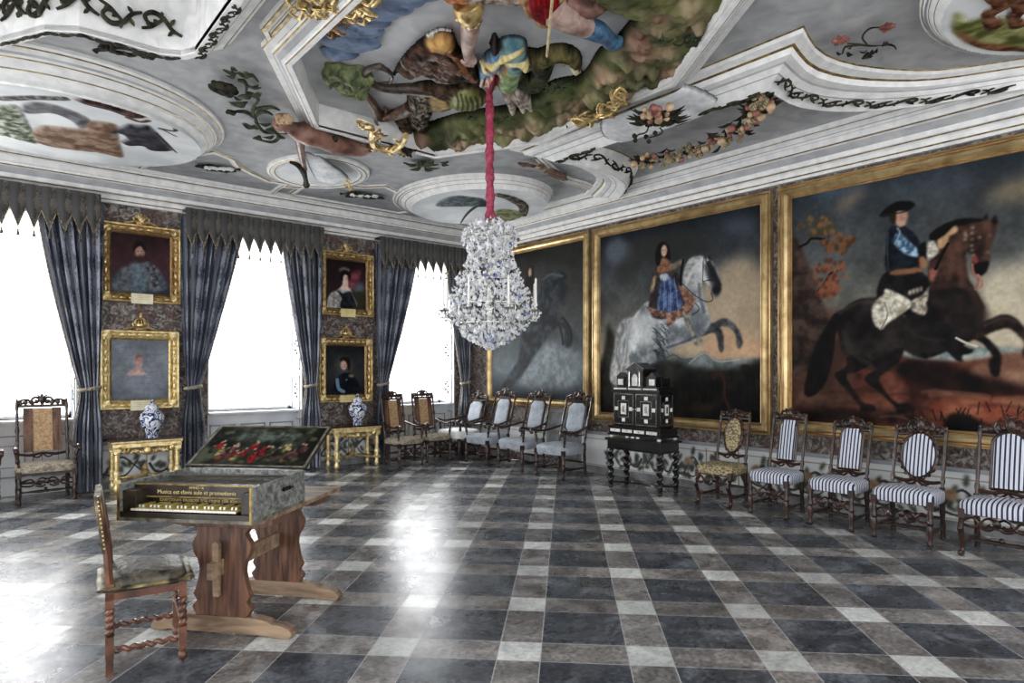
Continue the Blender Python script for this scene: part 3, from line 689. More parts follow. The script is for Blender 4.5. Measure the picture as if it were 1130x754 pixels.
# ================================================================== CURTAINS
def drape(xo, xi, xt, xb, label, s):
    """xo outer edge, xi inner edge at the top, xt (inner, outer) at the tieback, xb (inner, outer) at the floor; s=+1 when the inner edge lies at larger x"""
    root = thing('curtain', label, 'curtain', (xo, D - 0.16, 0), 0, 'blue damask curtains')
    zt, zm, zb = 3.86, 1.38, 0.02; nz_, nu = 44, 110; G = []; U = []
    nf = 7.0; rows = []
    zz = [zt + (zm - zt) * (k / 26) for k in range(27)] + [zm + (zb - zm) * (k / 17) for k in range(1, 18)]
    for k in range(nu + 1):
        u = k / nu; col = []; ucol = []
        for z in zz:
            if z >= zm:
                t = (zt - z) / (zt - zm); a = xi + (xt[0] - xi) * (t ** 1.25 * 0.85 + 0.15 * t) ; b = xo + (xt[1] - xo) * t ** 2.2
                amp = 0.045 * (1 - 0.35 * t)
            else:
                t = (zm - z) / (zm - zb); q = min(1, t * 2.2); q = q * q * (3 - 2 * q)
                a = xt[0] + (xb[0] - xt[0]) * q; b = xt[1] + (xb[1] - xt[1]) * q; amp = 0.03 + 0.018 * q
            w = abs(a - b)
            ph = 2 * PI * nf * u + 0.5 * math.sin(z * 1.3 + xo)
            x = b + (a - b) * u + 0.35 * amp * math.sin(ph * 2) * min(1, w / 0.5); y = amp * (math.sin(ph) + 0.25 * math.sin(2.3 * ph + z))
            pinch = math.exp(-((z - zm) / 0.10) ** 2); y *= 1 - 0.5 * pinch
            col.append((x - xo, y, z)); ucol.append((u * 7.0 * 1.7, z * 1.0))
        G.append(col); U.append(ucol)
    MB().grid(G, U).build('curtain_cloth', 'curtain_damask', root)
    m = MB(); cx = (xt[0] + xt[1]) / 2 - xo; r = abs(xt[0] - xt[1]) / 2 + 0.015
    P = [(cx + r * math.cos(q), 0.075 * math.sin(q), zm + 0.02 * math.cos(q)) for q in [2 * PI * k / 20 for k in range(21)]]
    m.tube(P, 0.026, 8, cap=False)
    for k in range(16):
        q = 2 * PI * k / 16; m.blob((cx + (r + 0.012) * math.cos(q), 0.095 * math.sin(q), zm + 0.02 * math.cos(q)), 0.014, 1)
    m.build('tieback', 'tapestry_seat', root)
    m = MB(); m.tube([g for g in [(G[-1][j][0] + s * 0.008, G[-1][j][1], G[-1][j][2]) for j in range(len(zz))]], 0.011, 6); m.build('fringe', 'tapestry_seat', root)
drape(1.40, 0.66, (1.13, 1.34), (1.06, 1.38), 'blue damask curtain gathered back at the left edge, left of the bearded-man portrait', -1)
drape(2.34, 3.20, (2.60, 2.42), (2.66, 2.36), 'blue damask curtain gathered back, right of the two left-hand portraits, partly behind the keyboard lid', 1)
drape(4.50, 3.80, (4.22, 4.40), (4.14, 4.46), 'blue damask curtain gathered back, left of the white-dressed lady portrait', -1)
drape(5.47, 6.34, (5.70, 5.54), (5.74, 5.48), 'blue damask curtain gathered back, right of the officer portrait and left of the caned armchairs', 1)
drape(7.58, 6.95, (7.34, 7.50), (7.28, 7.56), 'blue damask curtain gathered back in the far corner beside the furthest equestrian painting', -1)
def pelmet(x0, x1, label):
    root = thing('pelmet', label, 'pelmet', ((x0 + x1) / 2, D - 0.02, 3.97), 0, 'tasselled pelmets')
    w = (x1 - x0) / 2; n = int(round((x1 - x0) / 0.165)); per = 2 * w / n; dp = 0.26
    path = [(-w, 0.0), (-w, -dp)]; G = []; U = []
    def prof(xx): 
        f = (xx / per) % 1.0; d = abs(f - 0.5) * 2          # 0 at the point of a tab
        return 0.31 + 0.25 * (1 - d) ** 1.1
    N_ = n * 14
    pts = [(-w + 2 * w * k / N_, -dp) for k in range(N_ + 1)]
    for k, (x, y) in enumerate(pts):
        ln = prof(x + w); f = math.cos(2 * PI * ((x + w) / per + 0.5)); out = -0.022 * f - 0.01 * math.sin(9 * x)
        G.append([(x, y + out * (0.3 + 0.7 * j / 7) - 0.01, -ln * j / 7) for j in range(8)]); U.append([(x / per * 1.0, -ln * j / 7 * 1.6) for j in range(8)])
    MB().grid(G, U).build('valance', 'pelmet_damask', root)
    m = MB()
    m.tube([(g[7][0], g[7][1] - 0.004, g[7][2]) for g in G], 0.006, 5)
    m.build('braid', 'tan_damask', root)
    proto = None
    for k in range(n):
        x = -w + per * (k + 0.5)
        if proto is None:
            m = MB(); m.tube([(0, 0, 0), (0, 0, -0.03)], 0.004, 5); m.blob((0, 0, -0.035), 0.013, 1); m.turned((0, 0, -0.045), (0, 0, -0.1), [(0, 0.008), (0.3, 0.014), (1, 0.019)], 7)
            proto = m.build('tassel', 'dark_leather', root); proto.location = (x, -dp - 0.03, -0.565)
        else:
            c = proto.copy(); COL.objects.link(c); c.location = (x, -dp - 0.03, -0.565)
    m = MB(); m.bbox(-w + 0.01, w - 0.01, -dp + 0.01, 0.0, -0.03, 0.0); m.build('pelmet_board', 'ebony', root, smooth=False)
pelmet(-1.05, 1.35, 'dark tasselled pelmet at the left edge of the picture over the leftmost window')
pelmet(2.38, 4.465, 'dark tasselled pelmet over the middle window, between the two pairs of portraits')
pelmet(5.50, 7.66, 'dark tasselled pelmet over the far window by the corner')
# ================================================================== PICTURES
def frame_mesh(w, h, fw, dep, mats, style):
    m = MB(); P = [(-w / 2, 0), (w / 2, 0), (w / 2, h), (-w / 2, h)]     # counter-clockwise: left = inward
    if style == 'plain': prof = [(0, 0.0, 0), (0, -dep * .75, 0), (fw * .08, -dep * .8, 0), (fw * .14, -dep * .62, 1), (fw * .22, -dep * .6, 0), (fw * .35, -dep * .92, 0), (fw * .55, -dep, 0), (fw * .72, -dep * .8, 0), (fw * .8, -dep * .5, 1), (fw * .88, -dep * .5, 0), (fw * .94, -dep * .56, 0), (fw, -dep * .3, 0)]
    else: prof = [(0, 0.0, 0), (0, -dep * .9, 0), (fw * .06, -dep, 0), (fw * .16, -dep * .95, 0), (fw * .24, -dep * .7, 1), (fw * .5, -dep * .55, 0), (fw * .68, -dep * .75, 0), (fw * .76, -dep * .5, 1), (fw * .9, -dep * .35, 0), (fw, -dep * .3, 0)]
    sweep(m, P, prof)
    m.v = [(x, z, y) for x, y, z in m.v]; return m
def picture(name, label, cat, loc, rotz, w, h, fw, dep, mats, style, group, paint, extra=None):
    root = thing(name, label, cat, loc, rotz, group)
    frame_mesh(w, h, fw, dep, mats, style).build('frame', mats, root)
    p, c = paint; o = p.mesh('canvas', lambda a, b, hh: (a, np.full_like(a, -dep * 0.45), b), 'painted_canvas', root)
    if extra: extra(root, w, h, fw, dep)
    return root
def Zf(ox, oy, s): return lambda *P: [(ox + x / s, oy + y / s) for x, y in P]
def sky(p, stops):
    t = np.linspace(0, 1, p.ny)[::-1]; C = np.stack([np.interp(t, [q[0] for q in stops], [q[1][i] for q in stops]) for i in range(3)], -1)
    p.c = np.broadcast_to(C[:, None, :], p.c.shape).copy(); n = fbm((p.ny, p.nx), 60, 5)[..., None]; n2 = fbm((p.ny, p.nx), 7, 9)[..., None]
    n3 = fbm((p.ny, p.nx), 26, 19)[..., None]; p.c = p.c * (0.55 + 0.45 * n + 0.2 * n2 + 0.3 * n3)
GF = ['gold_frame', 'gold_dark']
def face(p, u, v, s):
    for k in (-1, 1): p.ell(u + k * .38 * s, v + .12 * s, .13 * s, .07 * s, (52, 36, 32), world=True, soft=0); p.ell(u + k * .38 * s, v + .32 * s, .2 * s, .05 * s, (110, 78, 64), world=True, soft=0, alpha=.7)
    p.ell(u + .04 * s, v - .22 * s, .1 * s, .2 * s, (166, 116, 100), world=True, soft=1, alpha=.7); p.ell(u, v - .62 * s, .26 * s, .08 * s, (150, 62, 56), world=True, soft=0); p.ell(u + .55 * s, v - .2 * s, .25 * s, .5 * s, (140, 100, 84), world=True, soft=1, alpha=.5)
# --- P3: rider in a dark coat on a black-brown horse
yc, z0, w, h, fw = 2.33, 0.86, 3.22, 3.02, 0.17
cv3 = lambda px, py: (yc - onright(px, py, W - 0.08)[0], onright(px, py, W - 0.08)[1] - z0)
p = Pic(cv3, -w / 2 + fw * .9, w / 2 - fw * .9, fw * .9, h - fw * .9, 0.0085, seed=31)
sky(p, [(0, (52, 60, 68)), (0.3, (84, 88, 88)), (0.52, (112, 112, 100)), (0.62, (176, 166, 138)), (0.72, (150, 128, 104)), (0.8, (104, 62, 46)), (1, (120, 76, 54))])
F = Zf(860, 200, 5.8); C = Zf(940, 200, 5.8); G4 = Zf(870, 320, 4.346)
p.ell(*cv3(925, 207), 0.3, 0.1, (84, 108, 128), alpha=0.6, world=True, soft=7); p.poly(F((360, 150), (430, 90), (560, 40), (500, 110), (380, 190)), (150, 126, 104), soft=7, alpha=.8)
p.poly([(1085, 222), (1100, 205), (1160, 190), (1160, 215), (1105, 222)], (140, 124, 96), soft=8, alpha=.8)
p.poly([(1090, 300), (1200, 285), (1260, 360), (1240, 420), (1090, 420), (1080, 350)], (190, 178, 150), soft=8, alpha=.8)
# ground, hills and river
p.poly([(870, 345), (905, 372), (945, 380), (1010, 392), (1060, 398), (1130, 385), (1300, 370), (1300, 520), (870, 520)], (66, 36, 28), (124, 74, 56), soft=4, smooth=False, cell=26)
p.poly([(870, 338), (900, 335), (930, 360), (935, 450), (870, 470)], (74, 50, 40), (98, 70, 56), soft=5, cell=18)
p.poly(G4((530, 300), (640, 340), (900, 330), (1130, 300), (1130, 280), (900, 270), (560, 270)), (112, 128, 128), (170, 176, 168), soft=2)
p.poly(G4((850, 420), (960, 320), (1100, 300), (1400, 290), (1400, 480), (900, 480)), (112, 74, 58), (150, 112, 88), soft=2, cell=22)
p.poly(G4((520, 350), (700, 340), (880, 400), (1130, 460), (1300, 500), (1300, 540), (800, 500), (540, 420)), (22, 14, 14), (50, 30, 26), soft=4, cell=18)
p.poly(G4((640, 560), (800, 520), (1250, 530), (1300, 640), (900, 640), (700, 600)), (128, 62, 46), (160, 96, 66), soft=5, cell=18)
p.poly(G4((40, 560), (300, 570), (560, 590), (560, 640), (40, 640)), (30, 22, 20), (64, 42, 34), soft=4, cell=12)
p.poly(G4((740, 660), (760, 610), (800, 592), (880, 610), (960, 670), (960, 700), (740, 700)), (24, 20, 20), soft=2)
# tree
p.poly(F((0, 300), (100, 360), (160, 480), (215, 600), (260, 760), (330, 1100), (0, 1200)), (48, 38, 34), (88, 70, 60), soft=2, cell=14)
p.stroke(F((120, 420), (170, 395), (200, 365), (280, 370)), 0.016, (40, 28, 26)); p.stroke(F((240, 700), (290, 640), (320, 590), (400, 560)), 0.014, (46, 26, 22))
for cx, cy, rx, ry, c1, c2, sd in ((240, 285, 120, 62, (84, 72, 44), (130, 96, 58), 1), (375, 395, 105, 66, (82, 62, 40), (136, 86, 52), 2), (320, 600, 112, 100, (100, 56, 38), (142, 86, 60), 3), (300, 700, 70, 40, (104, 60, 42), (138, 84, 60), 4)):
    r = random.Random(sd)
    for k in range(46):
        a = r.uniform(0, 2 * PI); q = math.sqrt(r.random()); x, y = cx + q * rx * math.cos(a), cy + q * ry * math.sin(a); u, v = cv3(860 + x / 5.8, 200 + y / 5.8)
        p.ell(u, v, r.uniform(.02, .045), r.uniform(.014, .028), c1 if r.random() < .5 else c2, rot=r.uniform(0, 3), world=True, soft=1, alpha=.9)
HB, HB2 = (20, 17, 17), (46, 38, 36)
# horse: tail, far legs, body, hind legs, neck and head
p.poly(G4((270, 90), (300, 120), (230, 190), (215, 260), (205, 340), (170, 450), (110, 510), (70, 495), (85, 400), (110, 300), (160, 200), (210, 120)), HB, (30, 26, 26), soft=1, cell=8)
p.poly(G4((900, 200), (960, 240), (1010, 300), (1015, 360), (1000, 415), (965, 400), (958, 340), (975, 320), (930, 260), (880, 230)), HB, HB2, soft=1)
p.poly(G4((840, 170), (930, 150), (1020, 118), (1080, 130), (1130, 180), (1170, 230), (1200, 300), (1190, 370), (1150, 360), (1118, 300), (1130, 260), (1100, 220), (1050, 185), (980, 200), (900, 235), (840, 240)), (36, 26, 24), (66, 52, 46), soft=1)
p.poly(G4((230, 150), (270, 80), (350, 40), (470, 40), (560, 90), (660, 20), (760, -60), (860, -40), (920, 60), (925, 150), (870, 240), (770, 290), (640, 330), (540, 290), (520, 350), (420, 380), (300, 350), (250, 290), (235, 220)), (24, 20, 20), (58, 52, 50), soft=1, cell=26)
p.poly(G4((290, 310), (400, 340), (330, 390), (270, 410), (300, 470), (350, 540), (400, 555), (412, 580), (345, 585), (335, 560), (280, 490), (220, 420), (225, 395), (270, 370)), HB, HB2, soft=1)
p.poly(G4((400, 340), (540, 280), (520, 350), (430, 420), (440, 460), (510, 540), (570, 545), (602, 585), (520, 592), (505, 560), (430, 490), (365, 440), (370, 410), (420, 380)), (18, 15, 16), (38, 33, 32), soft=1)
p.poly(G4((640, 300), (665, 310), (655, 330), (625, 310)), HB)
p.poly(C((480, 560), (500, 480), (520, 400), (580, 320), (660, 270), (760, 240), (860, 245), (930, 255), (915, 330), (880, 430), (870, 520), (840, 590), (780, 600), (765, 540), (790, 500), (730, 450), (725, 520), (750, 640), (790, 720), (840, 830), (640, 900), (500, 820), (480, 700)), (48, 32, 28), (86, 60, 50), soft=1, cell=14)
p.poly(C((490, 370), (500, 330), (600, 265), (720, 236), (840, 245), (760, 262), (640, 300), (560, 400), (500, 430)), (18, 14, 16), soft=1)
p.poly(C((825, 245), (860, 200), (865, 245)), (40, 28, 26), smooth=False); p.poly(C((885, 250), (915, 210), (930, 260), (905, 280)), (30, 22, 22), smooth=False)
p.poly(C((760, 540), (790, 480), (800, 520), (870, 510), (850, 580), (800, 600)), (20, 16, 18), soft=1); p.ell(*cv3(940 + 808 / 5.8, 200 + 355 / 5.8), .012, .009, (8, 8, 8), world=True)
for q in [(768, 295), (762, 330), (765, 370), (762, 410), (765, 440), (772, 470), (720, 330), (718, 370), (724, 345), (812, 355), (878, 345), (865, 455), (690, 680), (720, 690), (750, 690)]: p.ell(*cv3(940 + q[0] / 5.8, 200 + q[1] / 5.8), .012, .012, (170, 158, 140), world=True)
p.poly(C((765, 480), (795, 480), (800, 520), (775, 525)), (150, 66, 54), soft=1); p.stroke(C((765, 530), (770, 580), (800, 620), (800, 660), (780, 690)), .012, (150, 100, 84)); p.stroke(C((800, 600), (825, 630), (825, 670), (790, 690)), .012, (160, 116, 96))
p.poly(C((480, 790), (520, 690), (700, 660), (800, 740), (860, 900), (600, 1000)), (28, 22, 22), (52, 42, 40), soft=4, cell=12)
# rider
p.poly(C((215, 580), (330, 570), (440, 580), (490, 640), (500, 760), (560, 900), (650, 1010), (700, 1000), (720, 1030), (600, 1060), (520, 980), (420, 880), (330, 850), (180, 820), (150, 740), (170, 640)), (16, 15, 18), (36, 34, 38), soft=1, cell=10)
p.poly(G4((640, 60), (720, 130), (780, 210), (850, 275), (885, 285), (870, 305), (830, 315), (830, 345), (790, 330), (740, 270), (680, 180)), (16, 15, 18), (38, 36, 38), soft=1)
p.poly(C((240, 290), (280, 285), (340, 290), (420, 370), (430, 480), (430, 570), (260, 575), (210, 560), (215, 400)), (18, 22, 30), (34, 42, 54), soft=1, cell=8)
p.poly(C((260, 380), (290, 325), (330, 350), (400, 420), (440, 440), (440, 480), (380, 480), (300, 440)), (60, 90, 120), (150, 184, 204), soft=1, cell=5)
p.poly(C((420, 410), (480, 395), (480, 490), (425, 490)), (16, 18, 24)); p.poly(C((475, 395), (520, 380), (550, 430), (545, 460), (480, 500)), (206, 200, 184), (150, 142, 128), soft=1, cell=3)
p.poly(C((540, 375), (590, 340), (630, 300), (660, 280), (672, 310), (650, 335), (620, 350), (600, 400), (560, 435), (540, 410)), (196, 158, 116), (168, 128, 90), soft=1)
p.poly(C((260, 570), (420, 552), (430, 580), (250, 600)), (140, 96, 64)); p.poly(C((425, 485), (460, 485), (470, 540), (430, 555)), (150, 104, 70)); p.poly(C((495, 565), (545, 565), (510, 640), (490, 620)), (150, 90, 76))
p.poly(C((270, 200), (300, 175), (345, 190), (350, 230), (330, 280), (290, 290), (265, 240)), (196, 156, 132), (178, 132, 108), soft=1, cell=6)
p.poly(C((230, 215), (275, 190), (270, 270), (245, 262)), (54, 38, 28)); p.poly(C((170, 218), (220, 165), (280, 130), (340, 125), (380, 130), (396, 150), (350, 185), (280, 190), (215, 222)), (14, 13, 16), soft=1)
p.ell(*cv3(940 + 316 / 5.8, 200 + 240 / 5.8), .012, .005, (150, 80, 72), world=True)
for q in (300, 328): p.ell(*cv3(940 + q / 5.8, 200 + 212 / 5.8), .006, .004, (60, 40, 34), world=True)
p.poly(G4((405, 60), (450, 20), (470, -5), (590, 60), (530, 120), (470, 160), (440, 190), (405, 160), (395, 110)), (214, 208, 190), (160, 152, 130), soft=1, cell=5)
p.poly(G4((590, 50), (640, 20), (670, -20), (660, 60), (650, 120), (590, 100)), (190, 180, 160), (120, 110, 96), soft=1, cell=4)
p.stroke(G4((455, 60), (470, 120), (440, 185)), .008, (130, 124, 110))
for k in range(26):
    a = random.Random(k); p.ell(*cv3(870 + a.uniform(410, 560) / 4.346, 320 + a.uniform(20, 130) / 4.346), .012, .008, (96, 88, 70), world=True, alpha=.7)
for k in range(4): p.ell(*cv3(940 + (365 + k * 24) / 5.8, 200 + (712 - k * 8) / 5.8), .012, .03, (214, 196, 170), world=True)
p.stroke(C((610, 400), (570, 470), (530, 560)), .014, (14, 12, 14)); p.stroke(G4((800, 230), (850, 255), (900, 270)), .01, (200, 190, 176))
for q, wd_, c in (((240, 110), (330, 60), (430, 60)), .02, (74, 66, 62)), (((260, 200), (300, 300), (380, 350)), .03, (64, 58, 56)), (((560, 180), (640, 230), (740, 240)), .02, (60, 52, 48)), (((720, -20), (840, -20), (900, 60)), .03, (72, 52, 44)), (((940, 170), (1020, 135), (1080, 150)), .012, (92, 78, 70)): p.stroke(G4(*q), wd_, c, alpha=.6, soft=4)
for q in (((610, 620), (640, 500), (620, 420)), ((700, 660), (690, 520), (670, 400)), ((860, 280), (870, 380), (850, 480))): p.stroke(C(*q), .03, (112, 78, 62), alpha=.5, soft=5)
p.stroke(C((172, 216), (260, 206), (340, 190), (394, 152)), .008, (44, 42, 46), alpha=.8); p.stroke(C((285, 300), (300, 330), (270, 400)), .01, (130, 156, 176), alpha=.8); p.stroke(C((226, 330), (222, 430), (226, 560)), .008, (60, 66, 78), alpha=.8)
for k in range(30):
    a = random.Random(k + 50); x, y = a.uniform(560, 1150), a.uniform(575, 680); u, v = cv3(870 + x / 4.346, 320 + y / 4.346); p.stroke([(u, v), (u + a.uniform(-.05, .05), v + a.uniform(.05, .12))], .006, (34, 26, 24), world=True, alpha=.8)
for k in range(16):
    a = random.Random(k + 90); x, y = a.uniform(60, 1120), a.uniform(470, 640); u, v = cv3(870 + x / 4.346, 320 + y / 4.346); L_ = a.uniform(.15, .5); p.stroke([(u, v), (u + L_ * .5, v + .02), (u + L_, v - .01)], a.uniform(.01, .03), (150, 110, 84) if a.random() < .5 else (52, 32, 28), world=True, alpha=.35, soft=3)
for k in range(22):
    a = random.Random(k + 150); x, y = a.uniform(880, 1125), a.uniform(190, 330); u, v = cv3(x, y)
    if v > 1.75: L_ = a.uniform(.2, .6); mm_ = p.stroke([(u, v), (u + L_ * .5, v + a.uniform(-.04, .06)), (u + L_, v)], a.uniform(.02, .05), (140, 142, 136) if a.random() < .5 else (56, 62, 70), world=True, alpha=.0)
picture('framed_painting', 'huge gilt-framed painting of a hatted rider in a dark coat on a rearing dark horse', 'painting', (W, yc, z0), -PI / 2, w, h, fw, 0.11, GF, 'plain', None, (p, 0))
# --- P2: grey horse, rider in blue skirts
yc, z0, w, h, fw = 5.535, 0.82, 2.99, 3.05, 0.15
cv2 = lambda px, py: (yc - onright(px, py, W - 0.08)[0], onright(px, py, W - 0.08)[1] - z0)
p = Pic(cv2, -w / 2 + fw * .9, w / 2 - fw * .9, fw * .9, h - fw * .9, 0.0095, seed=77)
sky(p, [(0, (36, 42, 50)), (0.25, (72, 76, 78)), (0.5, (96, 96, 90)), (0.66, (150, 134, 112)), (0.72, (84, 84, 76)), (0.8, (34, 32, 30)), (1, (26, 22, 20))])
A = Zf(655, 210, 5.381); B = Zf(655, 340, 5.381)
p.poly(A((70, 330), (150, 280), (240, 380), (180, 430), (80, 420)), (104, 116, 128), soft=6, alpha=.7); p.poly(A((760, 190), (930, 180), (950, 230), (800, 250)), (88, 104, 120), soft=9, alpha=.7)
p.poly(A((260, 280), (600, 230), (700, 330), (500, 400), (300, 420), (220, 560), (120, 560), (160, 420)), (56, 56, 54), soft=8, alpha=.8)
p.poly([(788, 300), (825, 285), (850, 330), (850, 395), (760, 398), (745, 360)], (186, 164, 132), soft=9, alpha=.85); p.poly([(780, 372), (800, 360), (845, 380), (845, 397), (775, 396)], (204, 156, 116), soft=7, alpha=.65)
p.poly(B((300, 270), (440, 262), (520, 310), (600, 290), (650, 262), (720, 310), (860, 300), (1030, 300), (1030, 360), (300, 380)), (86, 98, 100), (136, 146, 142), soft=2, cell=14)
p.poly(B((70, 150), (110, 150), (200, 330), (420, 300), (600, 360), (780, 370), (1030, 340), (1030, 760), (70, 760)), (26, 26, 24), (58, 58, 48), soft=4, cell=20)
p.poly(B((500, 400), (700, 380), (1030, 380), (1030, 700), (500, 700)), (12, 12, 14), (44, 38, 34), soft=8, cell=16, alpha=.85)
p.stroke(B((700, 420), (740, 380), (770, 440), (770, 520), (800, 600)), .02, (66, 40, 30)); p.poly(B((540, 600), (640, 570), (740, 590), (640, 610)), (84, 66, 50), soft=4, alpha=.6); p.ell(*cv2(821, 405), .06, .03, (30, 32, 28), world=True)
HG, HG2 = (104, 110, 116), (190, 194, 194)
p.poly(B((230, 60), (170, 70), (130, 140), (115, 240), (95, 330), (90, 430), (140, 470), (200, 440), (210, 300), (215, 180), (240, 100)), (120, 124, 124), (184, 184, 178), soft=2, cell=8)
p.poly(B((680, 90), (740, 110), (765, 170), (765, 240), (750, 268), (733, 235), (728, 190), (710, 150), (660, 140)), (40, 42, 46), (80, 82, 86), soft=1)
p.poly(B((620, 130), (700, 90), (760, 60), (800, 70), (850, 120), (870, 160), (878, 210), (860, 245), (840, 220), (835, 160), (800, 120), (760, 110), (720, 125), (660, 160), (610, 170)), (62, 62, 66), (104, 104, 106), soft=1)
p.poly([*A((230, 750), (270, 700), (330, 660), (500, 700), (520, 560), (530, 480), (560, 410), (620, 392), (680, 410), (730, 470), (750, 560), (742, 610), (720, 640), (690, 600), (672, 560), (640, 540), (640, 600), (660, 680), (690, 780)), *B((690, 90), (640, 160), (560, 200), (470, 235), (400, 300), (340, 330), (260, 340), (210, 330), (200, 220), (180, 160), (200, 80))], HG, HG2, soft=1, cell=18)
p.poly(B((300, 60), (370, 110), (410, 220), (410, 310), (330, 330), (380, 200)), (62, 72, 80), (110, 120, 126), soft=5, cell=7, alpha=.75); p.ell(*cv2(655 + 285 / 5.38, 340 + 130 / 5.38), .22, .26, (206, 210, 208), world=True, soft=6, alpha=.7)
p.poly(B((560, -20), (640, 20), (680, 80), (620, 140), (560, 120)), (86, 94, 102), soft=4, alpha=.7)
p.poly(A((650, 440), (700, 430), (745, 540), (750, 570), (735, 620), (712, 625), (690, 560), (660, 500)), (48, 48, 52), (80, 82, 86), soft=2)
p.poly(A((645, 400), (660, 385), (665, 430)), (50, 50, 54), smooth=False); p.poly(A((670, 400), (688, 378), (690, 425)), (40, 40, 44), smooth=False)
p.poly(A((540, 450), (580, 400), (640, 394), (600, 440), (560, 520), (530, 560)), (188, 188, 182), (140, 142, 142), soft=2, cell=5)
for s in (A((645, 400), (640, 540)), A((660, 420), (720, 560)), A((690, 610), (700, 650), (660, 660), (590, 620), (510, 545)), A((640, 540), (700, 530)), A((560, 640), (620, 700), (580, 740))): p.stroke(s, .006, (34, 28, 26))
# rider
p.poly(A((355, 760), (320, 690), (335, 600), (340, 520), (360, 460), (385, 430), (440, 420), (470, 480), (500, 500), (520, 600), (560, 660), (540, 740), (470, 760)), (40, 38, 44), (80, 62, 56), soft=1, cell=6)
p.poly(A((400, 500), (440, 500), (480, 560), (520, 660), (500, 720), (430, 735), (370, 720), (380, 620)), (44, 62, 104), (96, 120, 164), soft=1, cell=6)
p.poly([*A((300, 690), (380, 712), (470, 720), (540, 670), (600, 640), (560, 740)), *B((520, 40), (430, 115), (425, 60), (350, 40))], (104, 66, 54), (170, 132, 108), soft=1, cell=4)
p.poly(A((380, 430), (410, 400), (450, 430), (460, 470), (400, 490), (370, 480)), (120, 74, 52), (160, 110, 80), soft=1, cell=3); p.poly(A((388, 500), (430, 495), (435, 530), (395, 535)), (170, 178, 180), soft=1)
p.poly(A((440, 450), (480, 425), (530, 402), (528, 425), (480, 465), (445, 475)), (150, 134, 112), (110, 96, 80), soft=1)
p.poly(A((365, 440), (360, 380), (375, 325), (410, 308), (440, 335), (448, 410), (430, 400), (395, 395), (385, 440)), (18, 14, 14), soft=1); p.ell(*cv2(655 + 411 / 5.381, 210 + 358 / 5.381), .052, .085, (204, 166, 142), world=True); face(p, *cv2(655 + 411 / 5.381, 210 + 358 / 5.381), .055)
p.poly(A((330, 600), (345, 520), (365, 510), (350, 590)), (170, 150, 110), (120, 100, 70), cell=3); p.poly(A((500, 560), (580, 620), (580, 660), (540, 670), (505, 600)), (116, 76, 60), (160, 120, 96), cell=4)
p.poly(B((525, 10), (560, 60), (600, 150), (640, 190), (640, 208), (600, 225), (580, 205), (570, 150), (530, 80)), (110, 108, 96), (160, 156, 138), soft=1, cell=5); p.stroke(A((525, 410), (512, 500), (510, 560)), .018, (26, 24, 24))
p.ell(*cv2(655 + 720 / 5.381, 210 + 590 / 5.381), .07, .06, (22, 20, 22), world=True, alpha=.85, soft=2); p.stroke(A((676, 430), (710, 500), (738, 560)), .03, (36, 36, 40), alpha=.8, soft=2)
for k in range(40):
    a = random.Random(k + 10); u, v = cv2(655 + a.uniform(340, 420) / 5.38, 340 + a.uniform(90, 320) / 5.38); p.stroke([(u, v), (u + .05, v - .03), (u + .08, v - .08)], .007, (44, 52, 60), world=True, alpha=.7)
rq = random.Random(4)
for k in range(20): p.stroke(B((175 + rq.uniform(0, 40), 90 + rq.uniform(-20, 40)), (125 + rq.uniform(0, 75), 240), (98 + rq.uniform(0, 100), 400 + rq.uniform(-60, 40))), rq.uniform(.006, .016), (196, 196, 188) if k % 2 else (108, 114, 116), alpha=.45, soft=3)
p.stroke(A((545, 560), (580, 470), (640, 410)), .02, (204, 204, 198), alpha=.7, soft=3); p.stroke(A((620, 560), (625, 640), (650, 720)), .025, (76, 84, 92), alpha=.6, soft=3); p.stroke(B((430, 235), (520, 205), (600, 170)), .02, (66, 74, 82), alpha=.7, soft=3)
for k in range(7): p.stroke(A((400 + k * 14, 520), (395 + k * 18, 620), (385 + k * 22, 715)), .006, (130, 150, 186) if k % 2 else (34, 46, 80), alpha=.7)
p.stroke(B((420, 300), (470, 278), (520, 305), (580, 300)), .01, (70, 80, 84), alpha=.8); p.stroke(B((560, 330), (650, 268), (730, 318), (860, 305)), .01, (160, 168, 164), alpha=.7)
for k in range(12): p.stroke(B((500 + k * 42, 400), (505 + k * 42, 480), (500 + k * 42, 560)), .012, (52, 50, 44), alpha=.4, soft=3)
picture('framed_painting', 'large gilt-framed painting of a rider in blue on a rearing grey horse', 'painting', (W, yc, z0), -PI / 2, w, h, fw, 0.11, GF, 'plain', None, (p, 0))
# --- P1: dim grey picture of a dark rearing horse
yc, z0, w, h, fw = 8.45, 0.98, 2.66, 2.9, 0.14
cv1 = lambda px, py: (yc - onright(px, py, W - 0.08)[0], onright(px, py, W - 0.08)[1] - z0)
p = Pic(cv1, -w / 2 + fw * .9, w / 2 - fw * .9, fw * .9, h - fw * .9, 0.012, seed=55)
sky(p, [(0, (46, 46, 44)), (0.3, (64, 64, 60)), (0.6, (78, 84, 84)), (0.8, (84, 94, 98)), (1, (40, 46, 52))])
E1 = Zf(535, 240, 3.43)
p.poly(E1((110, 560), (200, 480), (330, 490), (370, 560), (330, 640), (140, 640)), (146, 156, 160), (112, 122, 128), soft=7, alpha=.8, cell=8)
p.poly(E1((200, 290), (215, 230), (250, 205), (300, 215), (304, 300), (290, 335), (270, 300), (275, 350), (300, 390), (325, 440), (318, 490), (295, 480), (300, 430), (280, 410), (240, 440), (200, 500), (160, 560), (100, 640), (60, 640), (120, 540), (140, 420)), (28, 32, 36), (64, 72, 78), soft=2, cell=8)
